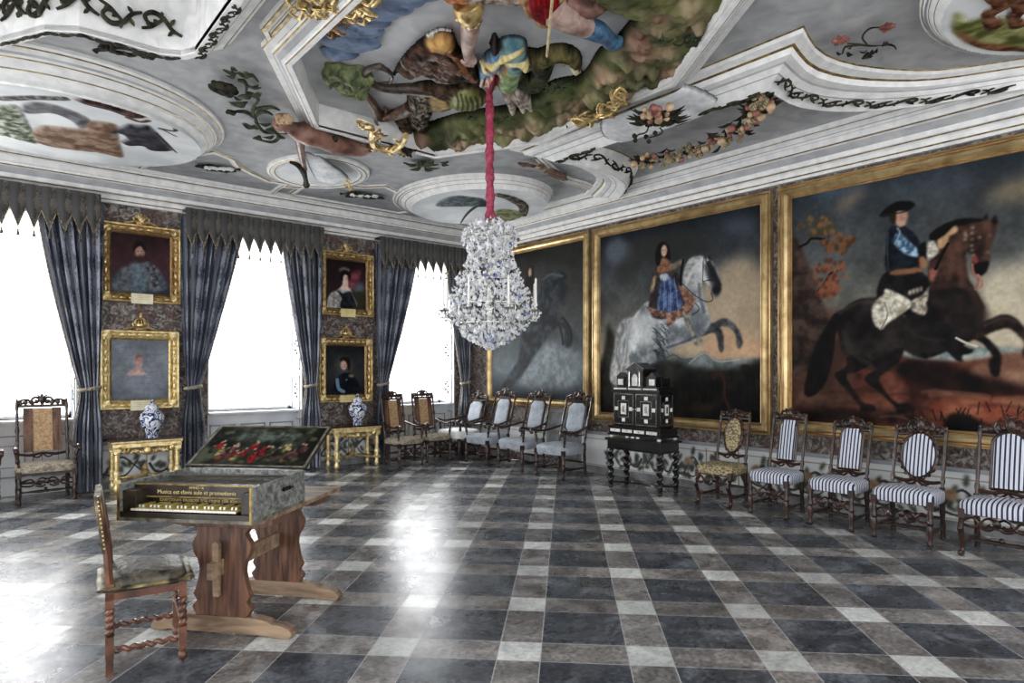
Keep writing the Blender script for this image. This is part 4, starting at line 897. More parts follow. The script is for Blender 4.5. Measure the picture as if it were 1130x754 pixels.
p.poly(E1((150, 240), (160, 190), (178, 188), (180, 240), (188, 260), (160, 290), (140, 270)), (38, 28, 26), soft=1); p.ell(*cv1(535 + 165 / 3.43, 240 + 208 / 3.43), .045, .08, (190, 150, 126), world=True)
p.stroke(E1((290, 400), (310, 430), (310, 480)), .03, (44, 48, 52))
p.stroke(E1((215, 235), (245, 215), (290, 222)), .02, (88, 96, 102), alpha=.8, soft=2); p.stroke(E1((290, 380), (318, 420), (322, 470)), .02, (26, 30, 34)); p.stroke(E1((275, 400), (285, 440), (290, 480)), .02, (26, 30, 34)); p.ell(*cv1(535 + 285 / 3.43, 240 + 280 / 3.43), .1, .2, (30, 32, 36), world=True, alpha=.7, soft=3)
picture('framed_painting', 'gilt-framed dim grey painting of a dark rearing horse, furthest along the wall behind the chandelier', 'painting', (W, yc, z0), -PI / 2, w, h, fw, 0.1, GF, 'plain', None, (p, 0))
# --- four portraits
def ornament(kind):
    def f(root, w, h, fw, dep):
        m = MB(); r = random.Random(5)
        # running leaves and corner bosses carved on the frame
        for (ax, n) in (('h', 9), ('v', 9)):
            for k in range(n):
                t = (k + 0.5) / n
                for s in (0, 1):
                    c = (-w / 2 + w * t, -dep * .8, fw * .4 if s == 0 else h - fw * .4) if ax == 'h' else (-w / 2 + fw * .4 if s == 0 else w / 2 - fw * .4, -dep * .8, h * t)
                    m.blob(c, (0.045, 0.014, 0.02) if ax == 'h' else (0.02, 0.014, 0.045), 1, 0.2, seed=k)
        for sx in (-1, 1):
            for z in (fw * .45, h - fw * .45): m.blob((sx * (w / 2 - fw * .45), -dep * .85, z), (0.06, 0.025, 0.06), 2, 0.25)
        m.build('frame_carving', 'gold_bright' if kind in (1, 3) else 'gold', root)
        m = MB()
        for s in (-1, 1):
            m.ctube([(0, -dep * .5, h + 0.02), (s * 0.07, -dep * .5, h + 0.05), (s * 0.14, -dep * .5, h + 0.03), (s * 0.21, -dep * .5, h + 0.015)], [0.022, 0.02, 0.014, 0.008], 4)
            m.ctube([(s * 0.04, -dep * .5, h + 0.01), (s * 0.10, -dep * .5, h + 0.09), (s * 0.06, -dep * .5, h + 0.10)], [0.014, 0.01], 4)
        if kind in (1, 3):                                   # closed crown
            m.turned((0, -dep * .5, h + 0.06), (0, -dep * .5, h + 0.09), [(0, 0.07), (1, 0.075)], 16)
            for k in range(6):
                q = PI * k / 6; P = [(0.075 * math.cos(q) * math.cos(a), -dep * .5 + 0.075 * math.sin(q) * math.cos(a), h + 0.09 + 0.095 * math.sin(a)) for a in [PI * j / 10 for j in range(11)]]
                m.tube(P, 0.008, 6)
            m.blob((0, -dep * .5, h + 0.2), 0.02, 2); m.bbox(-.005, .005, -dep * .5 - .005, -dep * .5 + .005, h + .2, h + .25); m.bbox(-.018, .018, -dep * .5 - .005, -dep * .5 + .005, h + .225, h + .235)
        else:                                               # open scrolled cresting
            for k in range(5):
                q = PI * (0.2 + 0.15 * k); m.ctube([(0, -dep * .5, h + 0.04), (0.05 * math.cos(q), -dep * .5 - .01, h + 0.09), (0.09 * math.cos(q), -dep * .5, h + 0.06 + 0.1 * math.sin(q))], [0.018, 0.012, 0.014], 4)
            m.blob((0, -dep * .5 - .01, h + 0.1), (0.03, 0.02, 0.05), 2, 0.2)
        m.build('crest', 'gold', root, label='carved gilt crown' if kind in (1, 3) else 'carved gilt scroll cresting')
        m = MB(); m.bbox(-0.135, 0.135, -dep - 0.012, -dep, -0.02 if kind != 3 else 0.0, 0.12); m.build('nameplate', 'paper_white' if kind < 2 else 'paper_cream', root, label='small lettered nameplate', smooth=False)
        m = MB()
        for k, (a, z) in enumerate(((0.10, 0.088), (0.075, 0.062), (0.09, 0.036))):
            r2 = random.Random(k); x = -a
            while x < a: ww = r2.uniform(.008, .03); m.bbox(x, min(x + ww, a), -dep - 0.0135, -dep - 0.012, z, z + .008); x += ww + .008
        m.build('nameplate_writing', 'lettering', root, smooth=False)
    return f
def portrait(kind, xc, z0, label, painter):
    w, h, fw = 0.99, 1.09, 0.15
    if kind in (1, 3): w, h = 0.97, 1.1
    cv = lambda px, py: (onwin(px, py, D - 0.05)[0] - xc, onwin(px, py, D - 0.05)[1] - z0)
    p = Pic(cv, -w / 2 + fw * .9, w / 2 - fw * .9, fw * .9, h - fw * .9, 0.008, seed=kind * 9 + 2); painter(p, cv)
    picture('framed_portrait', label, 'portrait', (xc, D, z0), 0, w, h, fw, 0.1, ['gold', 'gold_dark'] if kind != 1 else ['gold_bright', 'gold'], 'ornate', None, (p, 0), ornament(kind))
def pt0(p, cv):
    sky(p, [(0, (56, 38, 42)), (0.5, (74, 48, 52)), (1, (50, 58, 72))]); Q = Zf(100, 225, 6.286)
    p.poly(Q((150, 600), (180, 480), (270, 420), (330, 400), (420, 420), (480, 470), (510, 600)), (72, 78, 88), (108, 114, 118), soft=2, cell=6)
    p.poly(Q((300, 430), (370, 430), (380, 600), (300, 600)), (104, 122, 132), (78, 90, 100), soft=2, cell=4); p.poly(Q((380, 420), (410, 400), (450, 440), (470, 540), (440, 580), (410, 500)), (48, 48, 54), (120, 124, 130), soft=1, cell=5)
    p.ell(*cv(100 + 342 / 6.286, 225 + 335 / 6.286), .06, .085, (170, 134, 118), world=True); face(p, *cv(100 + 342 / 6.286, 225 + 335 / 6.286), .06); p.poly(Q((295, 330), (310, 270), (350, 262), (380, 300), (372, 330), (350, 290), (318, 305)), (34, 28, 30)); p.poly(Q((312, 365), (345, 358), (372, 365), (362, 400), (340, 412), (318, 398)), (66, 50, 46), soft=2)
def pt1(p, cv):
    sky(p, [(0, (112, 118, 126)), (0.5, (124, 130, 138)), (1, (100, 106, 116))]); Q = Zf(100, 335, 3.59)
    for k in range(8): p.stroke(Q((95, 180 + k * 22), (150, 172 + k * 24), (220, 186 + k * 22), (295, 178 + k * 22)), .008, (112, 122, 136), alpha=.5)
    p.poly(Q((145, 282), (165, 262), (180, 250), (172, 225), (182, 206), (200, 208), (206, 235), (200, 255), (212, 270), (220, 282)), (196, 160, 152), (170, 130, 124), soft=1); p.poly(Q((178, 225), (180, 206), (200, 203), (204, 216), (190, 212)), (130, 96, 84))
def pt2(p, cv):
    sky(p, [(0, (44, 30, 32)), (0.6, (58, 40, 44)), (1, (52, 48, 46))]); Q = Zf(340, 260, 7.54)
    p.poly(Q((350, 330), (420, 290), (440, 310), (420, 400), (360, 460), (330, 420)), (124, 48, 60), (150, 80, 88), soft=4); p.poly(Q((400, 400), (460, 400), (460, 470), (390, 480)), (98, 110, 124), soft=5); p.poly(Q((380, 480), (460, 480), (460, 600), (380, 600)), (62, 62, 46), soft=3)
    p.poly(Q((165, 600), (165, 520), (200, 470), (240, 455), (290, 420), (350, 440), (370, 490), (400, 600)), (186, 184, 178), (130, 128, 126), soft=1, cell=5); p.poly(Q((240, 455), (290, 480), (350, 465), (380, 520), (400, 600), (270, 600), (280, 520)), (26, 30, 36), (52, 58, 62), soft=1)
    p.poly(Q((290, 370), (330, 365), (335, 430), (350, 450), (300, 460), (265, 440), (285, 410)), (216, 186, 168), soft=1); p.ell(*cv(340 + 312 / 7.54, 260 + 352 / 7.54), .045, .065, (222, 186, 168), world=True)
    face(p, *cv(340 + 314 / 7.54, 260 + 352 / 7.54), .05)
    p.poly(Q((268, 350), (275, 310), (300, 290), (340, 300), (355, 340), (345, 370), (335, 335), (305, 325), (290, 345), (285, 375)), (34, 24, 24), soft=1); p.poly(Q((255, 300), (270, 270), (310, 262), (340, 275), (345, 300), (300, 285)), (140, 126, 112), (96, 84, 76), cell=3)
def pt3(p, cv):
    sky(p, [(0, (40, 42, 46)), (0.6, (58, 60, 64)), (1, (40, 40, 44))]); Q = Zf(340, 350, 4.19)
    p.ell(*cv(340 + 165 / 4.19, 350 + 225 / 4.19), .16, .14, (110, 104, 100), world=True, soft=8, alpha=.7)
    p.poly(Q((115, 350), (125, 300), (140, 275), (160, 260), (190, 258), (215, 280), (235, 310), (235, 350)), (20, 26, 38), (36, 44, 58), soft=1)
    p.stroke(Q((135, 290), (142, 330), (165, 345)), .03, (110, 140, 170)); p.ell(*cv(340 + 200 / 4.19, 350 + 272 / 4.19), .05, .025, (150, 126, 80), world=True); p.ell(*cv(340 + 178 / 4.19, 350 + 290 / 4.19), .015, .015, (200, 190, 160), world=True)
    p.ell(*cv(340 + 166 / 4.19, 350 + 222 / 4.19), .058, .085, (206, 166, 144), world=True); face(p, *cv(340 + 164 / 4.19, 350 + 222 / 4.19), .062); p.poly(Q((148, 205), (152, 190), (170, 183), (192, 195), (196, 225), (188, 248), (180, 215), (165, 200)), (44, 30, 24), soft=1)
portrait(0, 1.865, 2.58, 'gilt-framed portrait of a bearded man, upper of the left pair', pt0)
portrait(1, 1.855, 1.085, 'gilt-framed pale head study on grey-blue, lower of the left pair above a vase', pt1)
portrait(2, 4.98, 2.555, 'gilt-framed portrait of a lady in a white-sleeved gown, upper of the right pair', pt2)
portrait(3, 4.965, 1.075, 'gilt-framed portrait of a dark-haired officer with a pale sash, lower of the right pair', pt3)
# ================================================================== SEATING
def superbox(mb, c, w, d, h, n=28, e=5, dome=0.02, taper=0.0):
    """upholstered seat: rounded plan, domed top; uv in metres"""
    rows = []; U = []
    prof = [(0.90, -h / 2), (0.985, -h / 2), (1.0, -h * .3), (1.0, h * .25), (0.97, h * .44), (0.85, h * .5 + dome * .5), (0.5, h * .5 + dome * .9), (0.02, h * .5 + dome)]
    for k, z in prof:
        r = []; u = []
        for i in range(n + 1):
            q = 2 * PI * i / n; cx, sx = math.cos(q), math.sin(q)
            x = w / 2 * k * math.copysign(abs(cx) ** (2 / e), cx); y = d / 2 * k * math.copysign(abs(sx) ** (2 / e), sx)
            x *= 1 - taper * (y / d + 0.5); r.append((c[0] + x, c[1] + y, c[2] + z)); u.append((x + (y if abs(cx) ** (2 / e) > 0.97 and abs(sx) ** (2 / e) < 0.9 else 0) * 1.0, y - z))
        rows.append(r); U.append(u)
    mb.grid([[rows[j][i] for j in range(len(prof))] for i in range(n + 1)], [[U[j][i] for j in range(len(prof))] for i in range(n + 1)])
def panel(mb, pts, yf, th, pillow=0.012):
    n = len(pts); cx = sum(p[0] for p in pts) / n; cz = sum(p[1] for p in pts) / n
    for s, t in ((-1, th / 2), (1, th / 2)):
        rings = []
        for k, dy in ((1.0, 0), (0.93, pillow * .7), (0.6, pillow), (0.02, pillow)):
            rings.append([(cx + (x - cx) * k, yf(cz + (z - cz) * k) + s * (t + dy), cz + (z - cz) * k) for x, z in pts])
        V = [q for r in rings for q in r]; uv = [(q[0], q[2]) for q in V]
        F = [(a * n + i, a * n + (i + 1) % n, (a + 1) * n + (i + 1) % n, (a + 1) * n + i) for a in range(3) for i in range(n)]
        mb.add(V, F, uv)
    V = [(x, yf(z) - th / 2, z) for x, z in pts] + [(x, yf(z) + th / 2, z) for x, z in pts]
    mb.add(V, [(i, (i + 1) % n, n + (i + 1) % n, n + i) for i in range(n)], [(q[0], q[2]) for q in V])
BAL = [(0, .8), (.04, 1.15), (.08, .8), (.12, .62), (.3, 1.0), (.42, 1.25), (.5, .85), (.54, 1.2), (.58, .85), (.72, 1.1), (.88, .65), (.92, 1.1), (.96, .8), (1, .9)]
def oval(w, h, cz, n=24): return [(w / 2 * math.cos(2 * PI * k / n), cz + h / 2 * math.sin(2 * PI * k / n)) for k in range(n)]
def tallpanel(w, z0, z1, kind):
    a = w / 2
    if kind == 'tall': return [(-a, z0), (a, z0), (a, z1 - .07), (a * .72, z1), (-a * .72, z1), (-a, z1 - .07)]
    if kind == 'arch': return [(-a, z0), (a, z0)] + [(a * math.cos(q), z1 - a + a * math.sin(q)) for q in [PI * k / 12 for k in range(13)]]
    if kind == 'octo': return [(-a * .6, z0), (a * .6, z0), (a, z0 + .06), (a, z1 - .06), (a * .6, z1), (-a * .6, z1), (-a, z1 - .06), (-a, z0 + .06)]
    return [(-a, z0), (a, z0), (a, z1), (-a, z1)]
def make_chair(name, label, cat, loc, rotz, group, w=.5, d=.46, sh=.47, bh=1.25, back='tall', cloth='striped_cloth', seatm=None, arms=False, legs='turned', crest=2, pw=.25, pz0=.62, pz1=1.14, wood='walnut', seat_h=.1, lean=.13, openback=False, covered=False):
    root = thing(name, label, cat, loc, rotz, group)
    yr = d / 2 - 0.025; X = w / 2 - 0.03; Xb = X - 0.02
    yf = lambda z: yr + (0 if z < sh else lean * ((z - sh) / (bh - sh)) ** 1.1)
    for s in (-1, 1):                                        # back posts run from the floor to the crest
        m = MB(); m.turned((s * Xb, yr + 0.03, 0), (s * Xb, yr, sh - 0.06), [(t, .024 * q) for t, q in [(0, 1), (.1, .8), (.3, 1.1), (.5, .8), (.6, 1.1), (1, 1)]], 8)
        m.bbox(s * Xb - .022, s * Xb + .022, yr - .02, yr + .02, sh - .09, sh + .03)
        n = 14; P = [(s * Xb, yf(sh + (bh - sh) * k / (n - 1)), sh + (bh - sh) * k / (n - 1)) for k in range(n)]
        R = [.018 * q for q in (1.1, .8, 1.35, .8, .95, 1.0, .8, 1.4, .8, 1.0, .95, .75, 1.3, .9)]
        m.tube(P, R, 8); m.blob((s * Xb, yf(bh), bh + .015), (.016, .016, .03), 1)
        m.build('back_post', wood, root)
    for s in (-1, 1):
        m = MB(); x = s * X; y = -d / 2 + .03
        if legs == 'turned':
            m.turned((x, y, .0), (x, y, sh - .08), [(t, .026 * q) for t, q in BAL], 8); m.bbox(x - .023, x + .023, y - .023, y + .023, .10, .15)
        elif legs == 'scroll':
            m.ctube([(x, y - .045, .035), (x, y - .005, .02), (x, y + .02, .06), (x, y + .01, .13), (x, y - .02, .2), (x, y - .05, .25), (x, y - .03, .3), (x, y, .33), (x, y + .005, sh - .08)], [.026, .022, .02, .02, .024, .026, .022, .024, .026], 4, seg=8)
            m.blob((x, y - .05, .04), (.022, .028, .028), 2); m.blob((x, y - .055, .255), (.022, .026, .026), 2)
        m.bbox(x - .025, x + .025, y - .025, y + .025, sh - .13, sh - .05)
        m.build('front_leg', wood, root)
    m = MB(); superbox(m, (0, 0, sh - seat_h / 2 + .01), w + .02, d + .02, seat_h, taper=.06, dome=.03); m.build('seat', seatm or cloth, root, label='upholstered seat')
    # pierced and carved front stretcher
    m = MB(); y = -d / 2 + .03; zz = .25 if legs == 'turned' else .3
    for s in (-1, 1):
        m.ctube([(0, y, zz + .03), (s * .05, y, zz + .06), (s * .10, y, zz + .03), (s * .08, y, zz - .01), (s * .045, y, zz + .01)], [.016, .014, .012, .01], 4, seg=6, flat=.7)
        m.ctube([(s * .06, y, zz - .02), (s * .12, y, zz + .0), (s * .17, y, zz + .05), (s * (X - .01), y, zz + .02)], [.014, .014, .012, .014], 4, seg=6)
        m.ctube([(s * .10, y, zz + .03), (s * .16, y, zz - .03), (s * (X - .01), y, zz - .02)], [.012, .012, .012], 4, seg=6)
        m.ctube([(s * .02, y, zz - .02), (s * .06, y, zz - .045), (s * .12, y, zz - .03)], [.012, .01], 4, seg=6)
    m.blob((0, y, zz + .02), (.03, .018, .035), 2, .1)
    m.build('carved_stretcher', wood, root)
    m = MB()
    for s in (-1, 1): m.turned((s * X, -d / 2 + .04, .12), (s * Xb, yr, .12), [(t, .017 * q) for t, q in BAL], 7)
    m.turned((-X, -.02, .12), (X, -.02, .12), [(t, .017 * q) for t, q in BAL], 7); m.blob((0, -.02, .14), (.02, .02, .03), 1)
    m.turned((-Xb, yr + .01, .2), (Xb, yr + .01, .2), [(0, .014), (.5, .02), (1, .014)], 7)
    m.build('stretcher', wood, root)
    m = MB(); m.bbox(-X, X, -d / 2 + .02, -d / 2 + .045, sh - .1, sh - .055); m.bbox(-Xb, Xb, yr - .015, yr + .01, sh - .1, sh - .02)
    for s in (-1, 1): m.bbox(s * X - .012, s * X + .012, -d / 2 + .03, yr, sh - .1, sh - .055)
    m.build('seat_rail', wood, root, smooth=False)
    # back
    if back == 'oval': pts = oval(pw, pz1 - pz0, (pz0 + pz1) / 2)
    else: pts = tallpanel(pw, pz0, pz1, back)
    if openback:                                          # caned panel in a moulded wooden frame
        m = MB(); panel(m, tallpanel(pw * .52, pz0, pz1, 'rect'), yf, .008, .0); m.build('cane_panel', 'cane', root, label='woven cane panel')
        for s in (-1, 1):
            m = MB()
            for k in range(10):
                z = pz0 + (pz1 - pz0) * k / 10; z2 = pz0 + (pz1 - pz0) * (k + 1) / 10
                m.box((s * pw * .38, (yf(z) + yf(z2)) / 2, (z + z2) / 2), (pw * .24, .028, z2 - z + .01))
            m.build('back_splat', 'oak_brown', root, smooth=False)
    else:
        m = MB(); panel(m, pts, yf, .03); m.build('back_panel', cloth, root, label='upholstered back panel')
        m = MB(); big = [((x) * 1.13, (pz0 + pz1) / 2 + (z - (pz0 + pz1) / 2) * 1.055) for x, z in pts]
        m.tube([(x, yf(z) + .004, z) for x, z in big + big[:2]], .017, 6, cap=False)
        if back == 'oval':
            for k in range(20):
                q = 2 * PI * k / 20; x, z = pw * .6 * math.cos(q), (pz0 + pz1) / 2 + (pz1 - pz0) * .55 * math.sin(q); m.blob((x, yf(z), z), (.02, .016, .02), 1, .2, seed=k)
        m.build('back_frame', wood, root)
    # carved crest and lower rail
    m = MB(); zc = bh; y0 = yf(bh)
    m.tube([(-Xb, y0, zc - .05), (Xb, y0, zc - .05)], .018, 7)
    sc_ = [.6, 1.0, 1.35][crest]
    for s in (-1, 1):
        m.ctube([(0, y0, zc - .03), (s * .04, y0, zc + .05 * sc_), (s * .09, y0, zc + .055 * sc_), (s * .12, y0, zc + .0), (s * .09, y0, zc - .02), (s * .07, y0, zc + .01)], [.018, .018, .016, .013, .01, .008], 4, seg=6)
        m.ctube([(s * .09, y0, zc - .04), (s * .15, y0, zc + .03 * sc_), (s * (Xb - .01), y0, zc + .01), (s * (Xb - .01), y0, zc - .05)], [.014, .015, .014, .016], 4, seg=6)
        m.ctube([(s * .01, y0, zc + .03), (s * .03, y0, zc + .075 * sc_), (s * .06, y0, zc + .085 * sc_)], [.014, .012, .008], 4, seg=6)
    for k in range(-4, 5): m.blob((k * Xb / 4.6, y0, zc - .02 + .025 * sc_ * (1 - (k / 5) ** 2)), (.03, .012, .028), 1, .25, seed=k)
    m.blob((0, y0 - .01, zc + .03 * sc_), (.035, .02, .045 * sc_), 2, .15); m.blob((0, y0, zc + .085 * sc_), (.018, .014, .022), 1)
    m.build('crest_rail', wood, root, label='carved crest rail')
    m = MB(); zr = pz0 - .03; yy = yf(zr)
    m.ctube([(-Xb, yy, zr), (-Xb * .5, yy, zr - .02), (0, yy, zr + .0), (Xb * .5, yy, zr - .02), (Xb, yy, zr)], [.016, .02, .016, .02, .016], 4, seg=6)
    for s in (-1, 1): m.ctube([(0, yy, zr - .01), (s * .05, yy, zr - .05), (s * .1, yy, zr - .035), (s * .09, yy, zr - .01)], [.012, .012, .01, .008], 4, seg=5)
    m.build('lower_back_rail', wood, root)
    if arms:
        za = sh + .22
        for s in (-1, 1):
            m = MB(); m.ctube([(s * Xb, yf(za), za + .05), (s * (X + .015), .05, za), (s * (X + .03), -d / 4, za - .012), (s * (X + .035), -d / 2 + .02, za + .02), (s * (X + .035), -d / 2 - .045, za + .005), (s * (X + .035), -d / 2 - .05, za - .035), (s * (X + .035), -d / 2 - .015, za - .035)], [.022, .024, .022, .026, .026, .022, .018], 4, seg=8, flat=.8)
            m.build('arm_rest', wood, root)
            m = MB(); m.turned((s * X, -d / 2 + .05, sh), (s * (X + .03), -d / 2 + .04, za - .01), [(t, .02 * q) for t, q in BAL], 8); m.build('arm_support', wood, root)
    if covered:
        m = MB(); superbox(m, (0, -.03, sh - .02), w + .06, d + .04, .13, dome=.03); m.build('loose_cover', 'white_cloth', root, label='white loose cover over the seat')
    return root
RW = -PI / 2
def rc(px, x=7.03): return (x, y_at(px, x), 0)
make_chair('side_chair', 'side chair with a small oval patterned tan back, beside the ebony cabinet', 'chair', rc(797, 7.02), RW + .05, 'side chairs along the painting wall', w=.48, back='oval', cloth='tan_damask', pw=.2, pz0=.62, pz1=1.03, bh=1.08, crest=0, legs='scroll', seat_h=.09)
make_chair('side_chair', 'blue-striped chair with a tall back, under the gap between two big frames', 'chair', rc(857, 7.02), RW + .02, 'side chairs along the painting wall', w=.48, pw=.175, pz0=.6, pz1=1.05, bh=1.09, crest=1, legs='turned')
make_chair('side_chair', 'blue-striped chair with tall shouldered back, second striped one from the cabinet', 'chair', rc(926, 7.02), RW - .02, 'side chairs along the painting wall', w=.48, pw=.2, pz0=.58, pz1=1.0, bh=1.04, crest=1, legs='turned')
make_chair('side_chair', 'blue-striped chair with an oval back and heavy carved frame', 'chair', rc(1003, 6.98), RW, 'side chairs along the painting wall', w=.54, back='oval', pw=.28, pz0=.58, pz1=1.0, bh=1.04, crest=2, legs='turned')
make_chair('side_chair', 'blue-striped chair with a tall arched back, cut off at the right edge', 'chair', rc(1106, 6.9), RW + .03, 'side chairs along the painting wall', w=.56, back='arch', pw=.23, pz0=.57, pz1=1.06, bh=1.09, crest=2, legs='scroll')
# grey upholstered armchairs in the far corner
for px, lab, yy, bk, cov, bh in ((598, 'nearest grey-upholstered armchair of the corner row, under the furthest painting', 7.12, 'octo', False, 1.18), (566, 'grey-upholstered armchair with straight back, second of the corner row', 8.05, 'tall', False, 1.18),
                         (536, 'pale-upholstered armchair with a creased back, third of the corner row', 8.96, 'tall', False, 1.18), (512, 'small-backed armchair with a white covered seat, deepest in the corner', 9.78, 'octo', True, 1.1)):
    make_chair('armchair', lab, 'armchair', (7.0, yy, 0), RW + .06, 'pale armchairs in the corner', w=.62, d=.56, sh=.47, bh=bh, back=bk, cloth='grey_cloth', arms=True, legs='turned', pw=.33 if bk != 'tall' else .3, pz0=.66, pz1=bh - .08, crest=2, seat_h=.13, lean=.2, covered=cov)
# caned armchairs
A = dict(w=.54, d=.48, sh=.45, bh=1.17, arms=True, openback=True, cloth='tapestry_seat', pw=.36, pz0=.6, pz1=1.1, crest=1, seat_h=.08, lean=.12)
make_chair('armchair', 'caned high-back armchair beside the right console table, left of its twin', 'armchair', (5.68, 9.6, 0), .12, 'caned armchairs', **A)
make_chair('armchair', 'caned high-back armchair under the far window, next to the curtained corner', 'armchair', (6.38, 9.78, 0), .0, 'caned armchairs', **A)
x, y = floorpt(52, 553); make_chair('armchair', 'caned armchair with floral seat under the leftmost window', 'armchair', (.74, 9.96, 0), .03, 'caned armchairs', **dict(A, w=.62, pw=.4, bh=1.22, pz1=1.14))
make_chair('armchair', 'armchair cut off by the left edge of the picture', 'armchair', (-.02, 9.84, 0), .0, 'caned armchairs', **dict(A, w=.62, pw=.4, bh=1.22, pz1=1.14))
# ------------------------------------------------------------------ chair with gilt leather in the foreground
cx, cy = cam2w(3.72, -2.12)
root = thing('side_chair', 'barley-twist chair with worn gilt-leather seat drawn up to the keyboard instrument', 'chair', (cx, cy, 0), PI - (TH + math.radians(58)))
w, d, sh = .44, .39, .49
for sx in (-1, 1):
    m = MB(); x = sx * (w / 2 - .02); y = d / 2 - .02                # rear leg and back upright: square blocks with twist between
    m.box((x, y, .045), (.036, .036, .09)); m.box((x, y, .15), (.04, .04, .12)); m.twist((x, y, .21), (x, y, sh - .12), .023, 4.5); m.box((x, y, sh - .06), (.04, .04, .13))
    m.tube([(x, y, sh), (x, y + .01, sh + .15), (x, y + .03, sh + .32), (x, y + .055, sh + .48)], [.02, .019, .018, .017], 4); m.build('rear_leg', 'twist_wood', root)
    m = MB(); y = -d / 2 + .02
    m.blob((x, y, .03), (.024, .024, .03), 2); m.turned((x, y, .05), (x, y, .09), [(0, .014), (.5, .024), (1, .018)], 8); m.box((x, y, .14), (.04, .04, .11)); m.twist((x, y, .19), (x, y, sh - .12), .023, 4.5); m.box((x, y, sh - .07), (.042, .042, .11)); m.build('front_leg', 'twist_wood', root)
for nm, a, b in (('stretcher', (-w / 2 + .02, -d / 2 + .03, .13), (-w / 2 + .02, d / 2 - .03, .13)), ('stretcher', (w / 2 - .02, -d / 2 + .03, .13), (w / 2 - .02, d / 2 - .03, .13)), ('stretcher', (-w / 2 + .02, -d / 2 + .02, .24), (w / 2 - .02, -d / 2 + .02, .24)), ('stretcher', (-w / 2 + .02, d / 2 - .02, .2), (w / 2 - .02, d / 2 - .02, .2))):
    m = MB(); m.twist(a, b, .02, 6); m.build(nm, 'twist_wood', root)
m = MB(); superbox(m, (0, 0, sh - .015), w + .01, d + .01, .06, dome=.02); m.build('seat', 'dark_leather', root, label='dark worn leather seat')
m = MB()
for a0, b0, a1, b1 in ((-1, -1, 1, -1), (-1, 1, 1, 1), (-1, -1, -1, 1), (1, -1, 1, 1)):
    hx, hy = w / 2 + .012, d / 2 + .012; m.tube([(a0 * hx, b0 * hy, sh - .022), (a1 * hx, b1 * hy, sh - .022)], .03, 8, flat=.3)
m.build('seat_edging', 'gilt_leather', root, label='gilt leather edging with nails')
m = MB(); m.bbox(-w / 2, w / 2, -d / 2, d / 2, sh - .085, sh - .045); m.build('seat_rail', 'twist_wood', root, smooth=False)
yf = lambda z: d / 2 - .02 + .055 * ((z - sh) / .48)
m = MB(); panel(m, [(-w / 2 + .01, sh + .17), (w / 2 - .01, sh + .19), (w / 2 - .01, sh + .48), (-w / 2 + .01, sh + .48)], yf, .026, .006); m.build('back_panel', 'gilt_leather', root, label='gilt leather back panel')
m = MB()
for sx in (-1, 1):
    for k in range(12): z = sh + .2 + k * .023; m.blob((sx * (w / 2 + .003), yf(z), z), .005, 0)
m.build('nail_trim', 'gold_bright', root)
# ================================================================== KEYBOARD INSTRUMENT ON ITS TRESTLE TABLE
ang = -(TH + math.radians(9.5))
ox, oy = cam2w(4.35, -1.75)
T = thing('trestle_table', 'brown oak trestle table with shaped uprights carrying the keyboard instrument', 'table', (ox, oy, 0), ang)
tw, tl, th = .76, 1.08, .765        # width, length (away from camera), height
m = MB(); m.bbox(-tw / 2, tw / 2, -tl / 2, tl / 2, th - .028, th); m.build('table_top', 'pale_oak', T, smooth=False, bevel=.004, label='pale oak plank top')
m = MB(); m.bbox(-tw / 2, tw / 2, -.012, .0, th - .03, th + .0005); m.build('plank_joint', 'oak_brown', T, smooth=False)
for y in (-.33, .33):
    up = [(-.16, .1), (-.20, .16), (-.17, .2), (-.19, .24), (-.175, .28), (-.16, .34), (-.15, .4), (-.165, .46), (-.19, .5), (-.2, .56), (-.165, .62), (-.185, .66), (-.15, .7)]
    pts = catmull([(x, z) for x, z in up], 3, False); pts = [tuple(q) for q in pts]; pts = pts + [(-x, z) for x, z in pts[::-1]]
    m = MB(); m.prism(pts, 'y', y - .025, y + .025); m.build('trestle_upright', 'oak_brown', T, smooth=False, bevel=.004)
    m = MB(); ft = [(-.46, .0), (-.40, .0), (-.36, .012), (.32, .012), (.36, .0), (.46, .0), (.48, .03), (.455, .06), (.40, .08), (.34, .085), (.31, .1), (.24, .115), (-.24, .115), (-.31, .1), (-.34, .085), (-.40, .08), (-.455, .06), (-.48, .03)]
    m.prism(ft, 'y', y - .04, y + .04); m.build('trestle_foot', 'pale_oak', T, smooth=False, bevel=.006)
    m = MB(); tp = [(-.38, .765 - .03), (.38, .765 - .03), (.37, .70), (.33, .68), (.24, .665), (-.24, .665), (-.33, .68), (-.37, .70)]; m.prism(tp, 'y', y - .04, y + .04); m.build('top_bearer', 'oak_brown', T, smooth=False, bevel=.004)
m = MB(); R = Matrix.Rotation(0, 3, 'X'); m.bbox(-.02, .02, -.47, .45, .37, .47); m.build('long_stretcher', 'pale_oak', T, smooth=False, bevel=.004)
for s, y in ((-1, -.40), (1, .40)):
    m = MB(); m.prism([(-.018, .25), (.018, .25), (.024, .57), (.0, .59), (-.024, .57)], 'y', y - .014, y + .014); m.build('wedge', 'pale_oak', T, smooth=False, bevel=.003)
# instrument
ix, iy = cam2w(4.006, -1.838)
I = thing('virginal', 'painted keyboard instrument with raised lid standing on the trestle table', 'instrument', (ix, iy, th + .001), -(TH + math.radians(8)))
iw, il, ih = .85, .64, .21
fy = -il / 2
m = MB(); m.bbox(-iw / 2, iw / 2, fy, il / 2, 0, .02); m.build('case_bottom', 'case_grey', I, smooth=False)
for s in (-1, 1):
    m = MB(); m.bbox(s * (iw / 2 - .014), s * iw / 2, fy, il / 2, .02, ih); m.build('case_side', 'case_marble', I, smooth=False, bevel=.002, label='marbled grey case side')
m = MB(); m.bbox(-iw / 2, iw / 2, il / 2 - .014, il / 2, .02, ih); m.build('case_back', 'case_marble', I, smooth=False)
